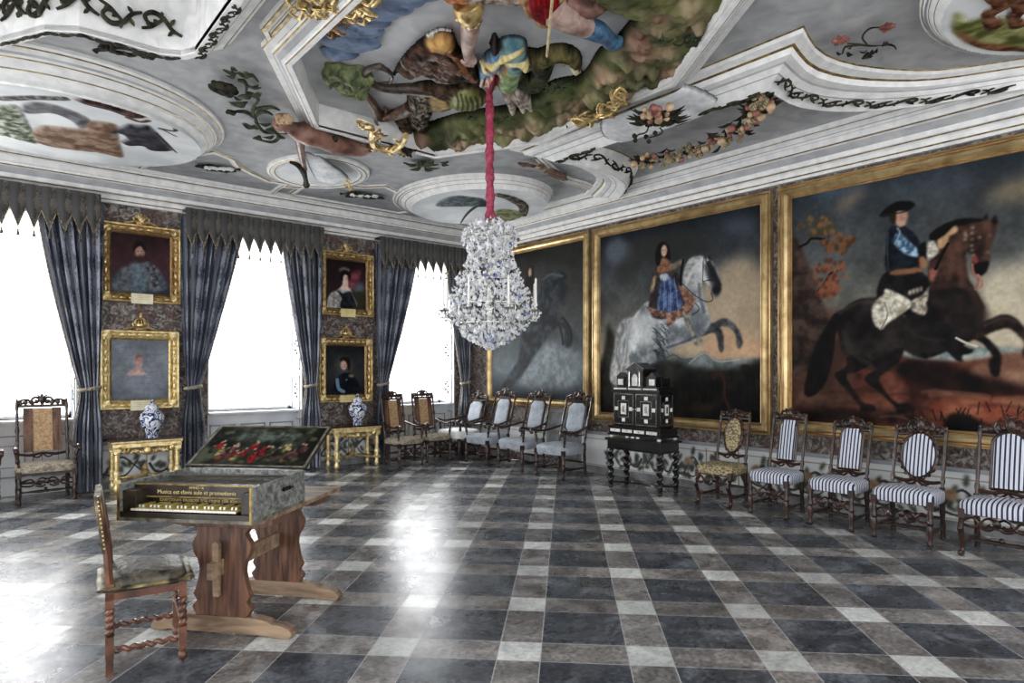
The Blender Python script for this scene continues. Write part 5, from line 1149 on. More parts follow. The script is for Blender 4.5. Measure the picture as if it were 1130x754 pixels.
# front: end blocks, key well with fallboards
m = MB(); m.bbox(-iw / 2 + .014, -iw / 2 + .10, fy + .03, fy + .16, .02, .17); m.bbox(iw / 2 - .09, iw / 2 - .014, fy + .03, fy + .16, .02, .17)
m.bbox(-iw / 2 + .014, iw / 2 - .014, fy, fy + .02, .02, .05); m.build('key_cheek', 'case_dark', I, smooth=False, bevel=.002)
m = MB(); m.bbox(-iw / 2 + .014, iw / 2 - .014, fy + .165, fy + .18, .02, .118); m.bbox(-iw / 2 + .014, iw / 2 - .014, fy + .125, fy + .145, .122, ih - .012); m.build('name_board', 'case_dark', I, smooth=False)
m = MB()
for z in (.120, ih - .016): m.bbox(-iw / 2 + .02, iw / 2 - .02, fy + .118, fy + .126, z - .004, z + .004)
m.bbox(iw / 2 - .02, iw / 2 - .006, fy - .004, fy + .0, .0, ih); m.bbox(-iw / 2 + .006, -iw / 2 + .02, fy - .004, fy + .0, .0, ih)
m.build('gilt_edging', 'gilt_line', I, smooth=False)
def text(s, size, loc, parent, mat, name, rx=PI / 2):
    c = bpy.data.curves.new(name, 'FONT'); c.body = s; c.size = size; c.extrude = .0006; c.align_x = 'CENTER'
    o = bpy.data.objects.new(name, c); COL.objects.link(o); dg = bpy.context.evaluated_depsgraph_get(); me = bpy.data.meshes.new_from_object(o.evaluated_get(dg)); bpy.data.objects.remove(o)
    me.materials.clear(); me.materials.append(M[mat]); q = bpy.data.objects.new(name, me); COL.objects.link(q); q.parent = parent; q.location = loc; q.rotation_euler = (rx, 0, 0); return q
text('Musica est clavis aule et promotionis', .034, (.0, fy + .1165, .140), I, 'lettering', 'inscription'); text('ANNO 16', .022, (.0, fy + .1165, .172), I, 'lettering', 'inscription')
text('Exercitium musices tria regna cilii eterne', .033, (.0, fy + .1635, .086), I, 'lettering', 'inscription')
m = MB()
for sx in (-1, 1):
    for k in range(4): m.ctube([(sx * (.33 + .018 * k), fy + .122, .148), (sx * (.338 + .018 * k), fy + .122, .168), (sx * (.345 + .018 * k), fy + .122, .150)], .0025, 4, seg=5)
m.build('gilt_scroll', 'lettering', I)
nk = 27; kw = .66 / nk; x0 = -.345
for k in range(nk):
    m = MB(); m.bbox(x0 + kw * k + .0007, x0 + kw * (k + 1) - .0007, fy + .012, fy + .155, .06, .07); m.m = 1; m.bbox(x0 + kw * k + .001, x0 + kw * (k + 1) - .001, fy + .011, fy + .012, .058, .07)
    m.build('natural_key', ['tan_key', 'bone_key'], I, smooth=False)
for k in range(nk - 1):
    if k % 7 in (2, 6): continue
    m = MB(); m.bbox(x0 + kw * (k + 1) - .006, x0 + kw * (k + 1) + .006, fy + .055, fy + .155, .07, .083); m.m = 1; m.bbox(x0 + kw * (k + 1) - .0055, x0 + kw * (k + 1) + .0055, fy + .053, fy + .066, .07, .0835)
    m.build('sharp_key', ['tan_key', 'bone_key'], I, smooth=False)
m = MB(); m.bbox(-iw / 2 + .014, iw / 2 - .014, fy + .14, il / 2 - .014, .155, .165); m.build('soundboard', 'soundboard', I, smooth=False)
m = MB(); m.bbox(-iw / 2 + .02, iw / 2 - .02, fy + .15, fy + .19, .165, .195); m.box((0, .12, .185), (iw - .1, .03, .035), Matrix.Rotation(.12, 3, 'Z')); m.build('jack_rail', 'case_dark', I, smooth=False, bevel=.003)
m = MB(); m.tube([(-.38, .2, .172), (-.1, .22, .172), (.2, .17, .172), (.36, .06, .172)], .008, 6); m.build('bridge', 'case_dark', I)
m = MB()
for k in range(22): m.tube([(-.38, -.1 + k * .016, .19), (.38, -.12 + k * .016, .19)], .0006, 3)
s_ = m.build('strings', 'silvered_metal', I); 
m = MB()
for k in range(3): m.blob((iw / 2 + .012, .02 + k * .035, .14), (.012, .014, .014), 1)
m.tube([(iw / 2 + .02, -.01, .14), (iw / 2 + .02, .12, .14)], .006, 6); m.build('side_handle', 'iron_black', I)
# lid, hinged at the back edge, leaning back with its painted inner face
LR = math.radians(30); lh = .47
lid = MB(); lid.bbox(-iw / 2 - .01, iw / 2 + .01, 0, lh, -.014, 0); L = lid.build('lid', 'case_dark', I, smooth=False, bevel=.002, label='raised lid with a painted feast scene'); L.location = (0, il / 2 - .004, ih + .018); L.rotation_euler = (LR, 0, 0)
p = Pic(lambda a, b: (a, b), -iw / 2 + .025, iw / 2 - .02, .02, lh - .025, .0045, (34, 34, 30), 91)
p.put(np.ones_like(p.k), (24, 26, 24), (78, 84, 66), 16); r = random.Random(12)
p.poly([(-.28, .3), (-.1, .42), (.1, .4), (.28, .34), (.1, .28)], (110, 122, 116), (60, 70, 62), soft=5, world=True, cell=8, alpha=.9); p.poly([(.3, .1), (.42, .12), (.42, .42), (.34, .42)], (30, 30, 28), soft=2, world=True)
for k in range(34):
    x = -.33 + .66 * k / 33 + r.uniform(-.01, .01); z = .12 + .05 * math.sin(k) + r.uniform(0, .06); c = [(150, 34, 40), (128, 92, 66), (176, 150, 120), (70, 82, 52), (160, 96, 56), (50, 40, 40), (110, 60, 70), (170, 160, 90)][r.randrange(8)]
    if -.14 < x < .02 and r.random() < .6: c = (168, 28, 40)
    p.ell(x, z, r.uniform(.02, .04), r.uniform(.03, .055), c, tuple(int(q * .6) for q in c), rot=r.uniform(-.6, .6), world=True, soft=1, cell=4); p.ell(x + r.uniform(-.01, .01), z + .055, .009, .013, (196, 160, 132), world=True)
for k in range(60): p.ell(r.uniform(-.38, .38), r.uniform(.03, .1) if r.random() < .5 else r.uniform(.3, .43), r.uniform(.01, .03), r.uniform(.008, .02), (48, 46, 34) if r.random() < .6 else (96, 98, 70), world=True, alpha=.7)
lp = p.mesh('lid_painting', lambda a, b, h: (a, b, np.full_like(a, .0015)), 'painted_canvas', L)
m = MB()
for (a, b, c_, d_) in ((-iw / 2, iw / 2, 0, .012), (-iw / 2, iw / 2, lh - .014, lh), (-iw / 2, -iw / 2 + .016, 0, lh), (iw / 2 - .012, iw / 2, 0, lh)): m.bbox(a, b, c_, d_, 0, .003)
m.build('lid_edge', 'case_grey', L, smooth=False)
# ================================================================== GILT CONSOLE TABLES AND VASES
def console(label, xc, group):
    t = thing('console_table', label, 'table', (xc, D - .27, 0), 0, group); w, d, h = .86, .44, .70
    m = MB(); m.bbox(-w / 2 - .02, w / 2 + .02, -d / 2 - .01, d / 2, h - .025, h); m.build('table_top', 'console_top', t, smooth=False, bevel=.004, label='dark polished top')
    m = MB(); m.bbox(-w / 2, w / 2, -d / 2 + .01, d / 2 - .01, h - .055, h - .025); m.bbox(-w / 2 + .015, w / 2 - .015, -d / 2 + .02, d / 2 - .02, h - .11, h - .055); m.tube([(-w / 2, -d / 2 + .008, h - .05), (w / 2, -d / 2 + .008, h - .05)], .009, 6); m.tube([(-w / 2 + .01, -d / 2 + .015, h - .11), (w / 2 - .01, -d / 2 + .015, h - .11)], .008, 6)
    m.build('apron', 'gold_bright', t, smooth=False)
    m = MB(); r = random.Random(4)
    for k in range(26):                                   # garland hanging under the apron
        u = k / 25 * 2 - 1; x = u * (w / 2 - .1); z = h - .12 - .065 * (1 - u * u) - .015 * math.cos(u * 9); m.blob((x, -d / 2 + .012, z), (.022, .02, r.uniform(.018, .03)), 1, .25, seed=k)
    for s in (-1, 1):
        m.ctube([(s * .02, -d / 2 + .01, h - .14), (s * .08, -d / 2, h - .19), (s * .14, -d / 2 + .01, h - .17), (s * .2, -d / 2 + .01, h - .13)], [.016, .014, .012, .01], 4, seg=6)
        m.ctube([(s * .22, -d / 2 + .01, h - .12), (s * .27, -d / 2, h - .17), (s * .33, -d / 2 + .01, h - .15)], [.014, .012, .01], 4, seg=6)
    m.blob((0, -d / 2 - .005, h - .16), (.05, .03, .05), 2, .15); m.build('carved_garland', 'gold', t)
    for sx in (-1, 1):
        for sy in (-1, 1):
            m = MB(); x, y = sx * (w / 2 - .065), sy * (d / 2 - .055)
            m.box((x, y, h - .14), (.085, .085, .05)); m.turned((x, y, h - .165), (x, y, .30), [(0, .045), (.08, .05), (.14, .032), (.5, .036), (1, .028)], 8); m.turned((x, y, .30), (x, y, .17), [(0, .03), (.2, .045), (.5, .05), (.8, .035), (1, .045)], 8); m.box((x, y, .15), (.085, .085, .045)); m.turned((x, y, .13), (x, y, 0), [(0, .03), (.25, .028), (.5, .045), (.85, .04), (1, .028)], 8)
            m.build('leg', 'gold_bright', t)
    m = MB(); P = [(-w / 2 + .07, -d / 2 + .06, .15), (-.18, -.06, .16), (0, 0, .18), (.18, -.06, .16), (w / 2 - .07, -d / 2 + .06, .15)]; m.ctube(P, .017, 5)
    m.ctube([(-w / 2 + .07, d / 2 - .06, .15), (-.18, .06, .16), (0, 0, .18), (.18, .06, .16), (w / 2 - .07, d / 2 - .06, .15)], .017, 5); m.build('stretcher', 'gold', t)
    m = MB(); m.turned((0, 0, .17), (0, 0, .34), [(0, .03), (.15, .05), (.4, .055), (.55, .03), (.7, .04), (1, .01)], 12); m.build('finial_urn', 'gold', t)
    return t
console('gilt console table under the left pair of portraits, partly hidden by the instrument', 1.87, 'gilt console tables'); console('gilt console table under the right pair of portraits', 4.98, 'gilt console tables')
def vase(label, xc, group):
    t = thing('lidded_vase', label, 'vase', (xc, D - .29, .70), 0, group)
    m = MB(); m.turned((0, 0, 0), (0, 0, .40), [(0, .075), (.04, .08), (.1, .07), (.3, .105), (.5, .14), (.68, .158), (.8, .145), (.9, .10), (.95, .075), (1, .078)], 24); m.build('vase_body', 'blue_white_porcelain', t)
    m = MB(); m.turned((0, 0, .40), (0, 0, .475), [(0, .088), (.15, .09), (.4, .082), (.8, .045), (1, .02)], 20); m.turned((0, 0, .475), (0, 0, .53), [(0, .014), (.3, .028), (.7, .024), (1, .008)], 12); m.build('vase_lid', 'blue_white_porcelain', t)
vase('blue and white lidded vase on the left gilt console, before the pale head study', 1.95, 'blue and white vases'); vase('blue and white lidded vase on the right gilt console, below the officer portrait', 5.06, 'blue and white vases')
# ================================================================== EBONY CABINET ON TWISTED STAND
yc = 5.52; S = thing('cabinet_stand', 'black stand with twisted legs carrying the ivory-inlaid cabinet', 'stand', (6.98, yc, 0), RW)
w, d, h = .95, .46, .70
m = MB(); m.bbox(-w / 2, w / 2, -d / 2, d / 2, h - .03, h); m.bbox(-w / 2 + .03, w / 2 - .03, -d / 2 + .03, d / 2 - .03, h - .14, h - .03); m.bbox(-w / 2 + .02, w / 2 - .02, -d / 2 + .02, d / 2 - .02, h - .155, h - .14); m.build('stand_frame', 'ebony', S, smooth=False, bevel=.004)
for sx in (-1, 1):
    for sy in (-1, 1):
        m = MB(); x, y = sx * (w / 2 - .06), sy * (d / 2 - .06); m.blob((x, y, .03), (.035, .035, .03), 2); m.box((x, y, .085), (.05, .05, .05)); m.twist((x, y, .11), (x, y, h - .15), .042, 4.5, 10, .42); m.build('twisted_leg', 'ebony', S)
m = MB()
for sx in (-1, 1): m.ctube([(sx * (w / 2 - .06), -d / 2 + .06, .085), (sx * .2, -.03, .085), (0, 0, .085)], .013, 5, seg=6); m.ctube([(sx * (w / 2 - .06), d / 2 - .06, .085), (sx * .2, .03, .085), (0, 0, .085)], .013, 5, seg=6)
m.build('stretcher', 'ebony', S)
K = thing('cabinet', 'ebony cabinet with ivory inlay and a small temple front, on the twisted stand', 'cabinet', (6.98, yc, .70), RW)
m = MB()
for sx in (-1, 1):
    for sy in (-1, 1): m.blob((sx * .40, sy * .17, .02), (.03, .03, .02), 1)
m.build('bun_foot', 'ivory', K)
m = MB(); m.bbox(-.45, .45, -.2, .2, .04, .065); m.bbox(-.43, .43, -.19, .19, .065, .15); m.bbox(-.45, .45, -.2, .2, .15, .17); m.build('plinth', 'ebony', K, smooth=False, bevel=.003)
m = MB(); m.bbox(-.38, .38, -.15, .17, .17, .64); m.build('carcase', 'ebony', K, smooth=False, bevel=.003)
def inlay_panel(mb, cx, cz, w, h, y, side=False):
    def B(x0, x1, z0, z1, dy, mi):
        mb.m = mi
        if side: mb.bbox(y, y + dy, x0, x1, z0, z1)
        else: mb.bbox(x0, x1, y - dy, y, z0, z1)
    for k, (sx, sz) in enumerate(((.0, .0),)): 
        B(cx - w * .13, cx + w * .13, cz - h * .17, cz + h * .17, .006, 1); B(cx - w * .06, cx + w * .06, cz - h * .1, cz + h * .1, .008, 2)
    for sx, sz in ((0, .34), (0, -.34), (.34, 0), (-.34, 0)): B(cx + sx * w - w * .075, cx + sx * w + w * .075, cz + sz * h - h * .055, cz + sz * h + h * .055, .006, 1)
    for a in (.46, .25):
        for s in (-1, 1):
            B(cx - w * a, cx + w * a, cz + s * h * a - .004, cz + s * h * a + .0, .004, 2); B(cx + s * w * a - .004, cx + s * w * a, cz - h * a, cz + h * a, .004, 2)
for s in (-1, 1):
    m = MB(); m.m = 0; m.bbox(min(s * .005, s * .375), max(s * .005, s * .375), -.165, -.15, .18, .63); inlay_panel(m, s * .19, .405, .36, .44, -.165); m.m = 1; m.blob((s * .02, -.172, .405), .008, 1)
    m.build('door', ['ebony', 'ivory', 'silvered_metal'], K, smooth=False, label='inlaid cabinet door')
for s in (-1, 1):
    m = MB(); m.m = 0; m.bbox(min(s * .38, s * .388), max(s * .38, s * .388), -.14, .16, .18, .63)
    if s == 1:
        inlay_panel(m, .01, .405, .28, .42, .388, True)
    m.build('side_panel', ['ebony', 'ivory', 'silvered_metal'], K, smooth=False)
for k in range(4):
    m = MB(); x = -.31 + k * .205; m.m = 0; m.bbox(x - .098, x + .098, -.198, -.19, .075, .142); m.m = 1; m.bbox(x - .085, x + .085, -.202, -.198, .088, .128); m.m = 2; m.bbox(x - .006, x + .006, -.208, -.202, .102, .114)
    m.build('drawer', ['ebony', 'ivory', 'silvered_metal'], K, smooth=False, label='ivory-fronted drawer')
m = MB(); m.bbox(-.41, .41, -.18, .19, .64, .665); m.bbox(-.39, .39, -.165, .18, .665, .69); m.bbox(-.40, .40, -.175, .185, .69, .705)
m.m = 1
for k in range(3): m.bbox(-.36 + k * .25, -.14 + k * .25, -.172, -.165, .668, .688)
m.build('cornice', ['ebony', 'ivory'], K, smooth=False, bevel=.002)
m = MB(); m.m = 0; m.bbox(-.24, .24, -.12, .14, .705, .84); m.bbox(-.33, -.2, -.14, -.02, .705, .84); m.bbox(.2, .33, -.14, -.02, .705, .84); m.bbox(.1, .34, -.02, .15, .705, .82)
m.bbox(-.13, .13, -.16, .12, .705, .93); m.bbox(-.15, .15, -.17, .13, .925, .945); m.prism([(-.15, .945), (.15, .945), (.0, 1.03)], 'y', -.165, .10)
for s in (-1, 1): m.prism([(s * .265 - .075, .84), (s * .265 + .075, .84), (s * .265, .90)], 'y', -.145, -.03)
m.m = 1; m.prism([(-.045, .72), (.045, .72), (.045, .83), (.03, .86), (0, .88), (-.03, .86), (-.045, .83)], 'y', -.168, -.16); m.bbox(-.31, -.22, -.145, -.14, .73, .81); m.bbox(.22, .31, -.145, -.14, .73, .81)
m.m = 2
for s in (-1, 1): m.turned((s * .085, -.172, .715), (s * .085, -.172, .92), [(0, .012), (.1, .008), (.9, .007), (1, .012)], 8); m.tube([(s * .155, -.172, .945), (0, -.172, 1.035)], .005, 5)
m.build('temple_pediment', ['ebony', 'ivory', 'silvered_metal'], K, smooth=False, label='black temple-shaped top with an ivory niche')
m = MB(); 
for k, x in enumerate((-.09, 0, .09)): m.blob((x, -.212, .03), (.03, .012, .012), 1)
m.build('inlaid_apron', 'ivory', K)
# ================================================================== CHANDELIER
d_, zc = 6.5, 0
hx, hy = cam2w(6.5, (541 - 565) / FL * 6.5)
px2m = 6.5 / FL; ztop = EYE + (HY - 243) * px2m
H = thing('chandelier', 'crystal chandelier hanging from the dragon mouth on a red sleeve', 'chandelier', (hx, hy, ztop), 0)
prof = [(0, 12), (8, 24), (18, 30), (26, 29), (34, 24), (44, 24), (52, 28), (62, 33), (74, 38), (84, 42), (94, 47), (104, 47), (112, 44), (120, 36), (128, 27), (134, 19), (139, 9), (142, 3)]
pz = [q[0] * px2m for q in prof]; pr = [q[1] * px2m for q in prof]; R_ = lambda z: float(np.interp(z, pz, pr))
m = MB(); m.turned((0, 0, 0), (0, 0, -1.22), [(0, .02), (.1, .035), (.2, .02), (.35, .03), (.5, .02), (.65, .045), (.8, .03), (1, .02)], 10); m.build('stem', 'silvered_metal', H)
m = MB()
for zz in (.18, .42, .62, .86, 1.05):
    rr = R_(zz) * .92; m.tube([(rr * math.cos(2 * PI * k / 24), rr * math.sin(2 * PI * k / 24), -zz) for k in range(25)], .006, 5, cap=False)
for k in range(8):
    q = 2 * PI * k / 8; P = [(R_(z) * .9 * math.cos(q), R_(z) * .9 * math.sin(q), -z) for z in pz[1:-1]]; m.tube(P, .005, 5)
m.build('frame', 'silvered_metal', H)
def crystal(mb, c, s, r, kind):
    a = Matrix.Rotation(r.uniform(0, 6), 3, 'Z') @ Matrix.Rotation(r.uniform(-.4, .4), 3, 'X'); c = Vector(c)
    if kind == 0:   # faceted bead
        V = [Vector((0, 0, s))] + [Vector((s * .9 * math.cos(k * PI / 3), s * .9 * math.sin(k * PI / 3), 0)) for k in range(6)] + [Vector((0, 0, -s))]
        F = [(0, 1 + k, 1 + (k + 1) % 6) for k in range(6)] + [(7, 1 + (k + 1) % 6, 1 + k) for k in range(6)]
    elif kind == 1: # pear drop
        V = [Vector((0, 0, s * 1.6))] + [Vector((s * math.cos(k * PI / 3), s * .55 * math.sin(k * PI / 3), -s * .3)) for k in range(6)] + [Vector((0, 0, -s * 1.1))]
        F = [(0, 1 + k, 1 + (k + 1) % 6) for k in range(6)] + [(7, 1 + (k + 1) % 6, 1 + k) for k in range(6)]
    else:           # rosette: flat star
        n = 12; V = [Vector((0, -s * .35, 0))] + [Vector(((s * 1.5 if k % 2 == 0 else s * .8) * math.cos(k * PI / 6), 0, (s * 1.5 if k % 2 == 0 else s * .8) * math.sin(k * PI / 6))) for k in range(n)] + [Vector((0, s * .35, 0))]
        F = [(0, 1 + k, 1 + (k + 1) % n) for k in range(n)] + [(n + 1, 1 + (k + 1) % n, 1 + k) for k in range(n)]
    mb.add([a @ v + c for v in V], F)
r = random.Random(21); bulk = MB(); sizes = []
protos = []
for kd, mt in ((2, 'crystal_clear'), (1, 'crystal_clear'), (2, 'crystal_blue')):
    mb = MB(); crystal(mb, (0, 0, 0), .02, random.Random(1), kd); o = mb.build('crystal_pendant', mt, H, smooth=False); o.location = (0, -R_(.5 + .1 * kd), -.5 - .1 * kd); protos.append(o)
cnt = 3
camdir = math.atan2(-hy, -hx)
for k in range(97):
    z = r.uniform(.03, 1.26); q = camdir + r.uniform(-1.5, 1.5); rr = R_(z) * 1.03; c = protos[0 if r.random() < .55 else 1 if r.random() < .85 else 2].copy(); COL.objects.link(c); c.location = (rr * math.cos(q), rr * math.sin(q), -z); c.rotation_euler = (0, r.uniform(0, 3), q + PI / 2)
for k in range(2900):
    z = 1.30 * (r.random() ** .85); q = r.uniform(0, 2 * PI); rr = R_(z) * math.sqrt(r.uniform(.3, 1.2)); u = r.random(); bulk.m = 0 if u < .90 else 1 if u < .96 else 2
    crystal(bulk, (rr * math.cos(q), rr * math.sin(q), -z), r.uniform(.008, .023), r, 0 if r.random() < .45 else 1 if r.random() < .6 else 2)
for arm in range(8):
    q = TH * 0 + (-TH) + PI / 8 + arm * PI / 4; cx, cy = math.cos(q), math.sin(q); ra = .49
    m = MB(); m.ctube([(cx * .1, cy * .1, -.95), (cx * .25, cy * .25, -1.06), (cx * .4, cy * .4, -1.02), (cx * ra, cy * ra, -.93)], [.009, .009, .008, .008], 5, seg=6); m.build('arm', 'silvered_metal', H)
    m = MB(); m.turned((cx * ra, cy * ra, -.95), (cx * ra, cy * ra, -.90), [(0, .01), (.3, .045), (.5, .05), (.6, .018), (1, .016)], 10); m.build('drip_pan', 'silvered_metal', H)
    for k in range(9):
        a = 2 * PI * k / 9; bulk.m = 0; crystal(bulk, (cx * ra + .05 * math.cos(a), cy * ra + .05 * math.sin(a), -.955 - .01 * (k % 2)), .012, r, 1)
        if k < 6: crystal(bulk, (cx * ra + .025 * math.cos(a), cy * ra + .025 * math.sin(a), -1.0), .012, r, 1)
    for k in range(26):
        t = r.random(); bulk.m = 0 if r.random() < .9 else 1; crystal(bulk, (cx * (.2 + .29 * t) + r.uniform(-.03, .03), cy * (.2 + .29 * t) + r.uniform(-.03, .03), -1.02 + .08 * t + r.uniform(-.06, .03)), r.uniform(.008, .014), r, 0)
    m = MB(); hgt = .28; m.turned((0, 0, 0), (0, 0, hgt), [(0, .011), (.97, .0105), (1, .004)], 10); m.tube([(0, 0, hgt), (0, .001, hgt + .012)], .0012, 4)
    c = m.build('candle', 'candle_wax'); c.location = (hx + cx * ra, hy + cy * ra, ztop - .895); tag(c, 'white unlit candle standing on an arm of the crystal chandelier', 'candle', 'candles of the chandelier')
b = bulk.build('crystal_beads', ['crystal_clear', 'crystal_smoke', 'crystal_blue'], H, smooth=False); b['kind'] = 'stuff'
zr = at(0, 0)[0]; top = EYE + (HY - 95) * px2m - ztop
m = MB(); n = 60; P = []; RR = []
for k in range(n + 1):
    t = k / n; P.append((.006 * math.sin(t * 9) - .012 * (1 - t), .006 * math.cos(t * 7), top * (1 - t) - .0)); RR.append((.042 + .006 * math.sin(t * 40) + .004 * math.sin(t * 93)) * (.5 + .5 * min(1, t * 8)) * (1.0 if t < .93 else 1.15))
m.tube(P, RR, 12); m.build('sleeve', 'ribbon_red', H, label='crimson silk sleeve over the hanging chain')
# ================================================================== STUCCO WORK OF THE CEILING
def relief(name, parent, z, zb, res, bounds, seed=1):
    """a relief whose outline was surveyed at height z and that grows down from zb"""
    conv = lambda px, py: at(px, py, z)
    P = [at(*q, z) for q in bounds]; a = [q[0] for q in P]; b = [q[1] for q in P]
    return Pic(conv, min(a) - .05, max(a) + .05, min(b) - .05, max(b) + .05, res, seed=seed)
def put_relief(p, name, parent, zb): return p.mesh(name, lambda a, b, h: (a, b, zb - 0.4 * h), 'painted_stucco', parent, relief=True)
def v3(px, py, z): x, y = at(px, py, z); return (x, y, z)
SKY = 4.50
R2 = Zf(300, 0, 2.974); R3 = Zf(380, 0, 5.136); R4 = Zf(560, 0, 4.346); R6 = Zf(420, 60, 5.65); R7 = Zf(220, 70, 4.433)
# --- landscape along the edge of the recess
p = relief('l', None, 4.46, SKY, .016, [(430, 172), (600, 165), (760, 90), (830, -25), (560, -25), (480, 100)], 3)
m_ = p.poly([(440, 172), (446, 160), (452, 150), (470, 140), (500, 130), (530, 124), (565, 118), (590, 106), (612, 92), (640, 86), (652, 74), (662, 58), (680, 46), (698, 24), (703, 8), (680, 12), (664, 10), (654, -2), (654, -25), (760, -25), (840, -25), (815, 10), (790, 55), (760, 100), (700, 122), (650, 142), (610, 162), (560, 172), (520, 176), (484, 178)], (70, 78, 48), (120, 116, 78), soft=1, cell=22, h=.42, edge=9, rough=.35)
rr = random.Random(8)
cols = [((80, 86, 54), (146, 146, 104)), ((128, 112, 88), (184, 166, 136)), ((56, 58, 42), (112, 112, 82)), ((118, 84, 72), (172, 138, 120)), ((104, 104, 66), (166, 160, 120))]
for (cx, cy, n) in ((640, 108, 9), (600, 130, 9), (560, 140, 8), (520, 144, 8), (485, 152, 6), (680, 80, 10), (700, 60, 9), (720, 40, 9), (745, 20, 9), (770, 0, 8), (700, 90, 8), (725, 75, 7), (670, 100, 7), (690, 0, 6), (672, 2, 4), (740, 55, 7)):
    for k in range(n):
        x = cx + rr.uniform(-24, 24); y = cy + rr.uniform(-12, 12); s = rr.uniform(7, 17); an = rr.uniform(-.6, .6)
        P = [(x + s * rr.uniform(.8, 1.3) * math.cos(q) * math.cos(an) - s * .55 * math.sin(q) * math.sin(an), y + s * .55 * math.sin(q) + s * .3 * math.cos(q) * math.sin(an)) for q in [2 * PI * j / 8 for j in range(8)]]
        mm = p.mask(P) * (p.k > .5)
        if mm.sum() < 3: continue
        c1, c2 = cols[rr.randrange(5)]; p.put(blur(mm, 2) * (p.k > .5), c1, c2, 6, .85); p.raise_(mm, .42 + rr.uniform(.02, .22), 4, .35)
p.k = p.k * (p.mask(O8, False, 0, True) > .5)
for q in ((470, 160, 500, 152, 560, 150, 640, 128), (664, 4, 676, 8, 688, 6, 700, 2)):
    p.stroke([(q[0], q[1]), (q[2], q[3]), (q[4], q[5]), (q[6], q[7])], .04, (86, 98, 46), (120, 132, 74), alpha=.7)
L = thing('rocky_landscape_relief', 'green and brown stucco rocks along the right and far edge of the octagonal ceiling recess', 'relief'); put_relief(p, 'rocks', L, SKY)
rr = random.Random(3)
for (px, py) in ((612, 98), (618, 92), (606, 96), (762, 38), (770, 44), (756, 46), (628, 140), (520, 128), (545, 132), (560, 128), (730, 42)):
    m = MB(); c = Vector(v3(px, py, 4.3))
    for k in range(9):
        q = rr.uniform(0, 6.3); m.ctube([c, c + Vector((.04 * math.cos(q), .04 * math.sin(q), .02 - .05)), c + Vector((.10 * math.cos(q), .10 * math.sin(q), -.01))], [.012, .014, .003], 3, seg=5, flat=.4)
    m.build('leaf_tuft', 'green_leaf', L)
# --- dragon
Dg = thing('dragon_relief', 'painted stucco dragon with blue head, brown wing and coiled tail in the ceiling recess', 'relief')
p = relief('b', None, 4.45, SKY, .011, [(395, 60), (480, 175), (650, 120), (640, 50), (430, 70)], 9)
p.poly(R6((185, 220), (260, 195), (360, 190), (480, 190), (560, 200), (640, 260), (660, 320), (600, 330), (500, 330), (440, 340), (390, 360), (330, 350), (300, 380), (290, 430), (340, 460), (400, 510), (410, 560), (360, 600), (330, 560), (270, 520), (230, 480), (200, 470), (170, 360), (170, 280)), (36, 28, 24), (104, 84, 64), soft=1, cell=6, h=.26, edge=7, rough=.25)
p.poly(R6((180, 250), (250, 220), (300, 260), (330, 350), (290, 430), (240, 470), (190, 460), (170, 340)), (18, 16, 15), (150, 140, 122), soft=1, cell=3, h=.34, edge=7, rough=.4)
p.poly(R6((300, 240), (350, 240), (430, 290), (430, 340), (370, 360), (320, 300)), (140, 116, 74), (196, 170, 120), soft=1, cell=6)
p.poly(R6((440, 260), (480, 215), (560, 210), (640, 250), (660, 300), (600, 320), (480, 330), (430, 310)), (112, 116, 70), (170, 176, 128), soft=1, cell=8, h=.36, edge=6, rough=.1)
for k in range(6): p.stroke(R6((470 + k * 30, 215 + k * 5), (485 + k * 30, 260), (470 + k * 33, 318)), .012, (66, 68, 42), alpha=.8)
p.poly(R6((170, 400), (100, 420), (90, 450), (140, 455), (70, 490), (75, 515), (150, 505), (100, 540), (110, 560), (170, 540), (210, 470)), (44, 34, 28), (110, 88, 66), soft=1, cell=4, h=.2, edge=4, rough=.2)
for c in ((350, 600), (372, 585), (330, 595)): p.stroke(R6((c[0] - 8, c[1] - 40), c), [.03, .01], (176, 150, 100), (206, 186, 130), h=.26)
p.stroke(R6((900, 40), (960, 60), (1010, 90), (980, 180), (950, 210), (900, 190), (860, 160)), .10, (34, 40, 32), (84, 84, 56), cell=5, h=.24)
p.stroke([(583, 66), (596, 66), (612, 60), (624, 60), (633, 67), (636, 78)], [.13, .10, .09, .07, .05], (48, 48, 34), (112, 104, 66), cell=5, h=.3)
for q in ((634, 72, 641, 84), (629, 70, 634, 84), (624, 66, 622, 78)): p.stroke([(q[0], q[1]), (q[2], q[3])], [.035, .008], (206, 196, 160), h=.26)
for q in ((560, 104, 566, 118, 564, 132), (568, 104, 578, 118, 576, 134), (572, 102, 588, 118, 592, 130)): p.stroke([(q[0], q[1]), (q[2], q[3]), (q[4], q[5])], [.06, .05, .03], (120, 106, 94), (196, 186, 172), cell=3, h=.34)
put_relief(p, 'body', Dg, SKY)
m = MB(); T_ = [(478, 100), (455, 98), (435, 98), (418, 96), (405, 89), (403, 80), (411, 75), (424, 76), (432, 83), (430, 91), (422, 91)]
m.ctube([v3(x, y, 4.46 - .003 * i) for i, (x, y) in enumerate(T_)], [.07, .06, .05, .042, .036, .032, .03, .026, .022, .018, .01], 5, seg=10)
m.ctube([v3(x, y, 4.42) for x, y in ((411, 75), (420, 73), (427, 77))], [.03, .028, .01], 4); m.build('tail', 'dragon_tail', Dg)
p = relief('w', None, 4.40, 4.5, .011, [(425, 90), (480, 35), (540, 60), (535, 105)], 15)
wg = R3((270, 470), (300, 400), (350, 330), (400, 280), (450, 240), (500, 215), (560, 200), (615, 215), (630, 262), (660, 310), (720, 350), (755, 420), (768, 490), (740, 520), (700, 470), (650, 470), (600, 490), (560, 480), (520, 490), (490, 450), (430, 430), (390, 470), (360, 470), (330, 430), (300, 440))
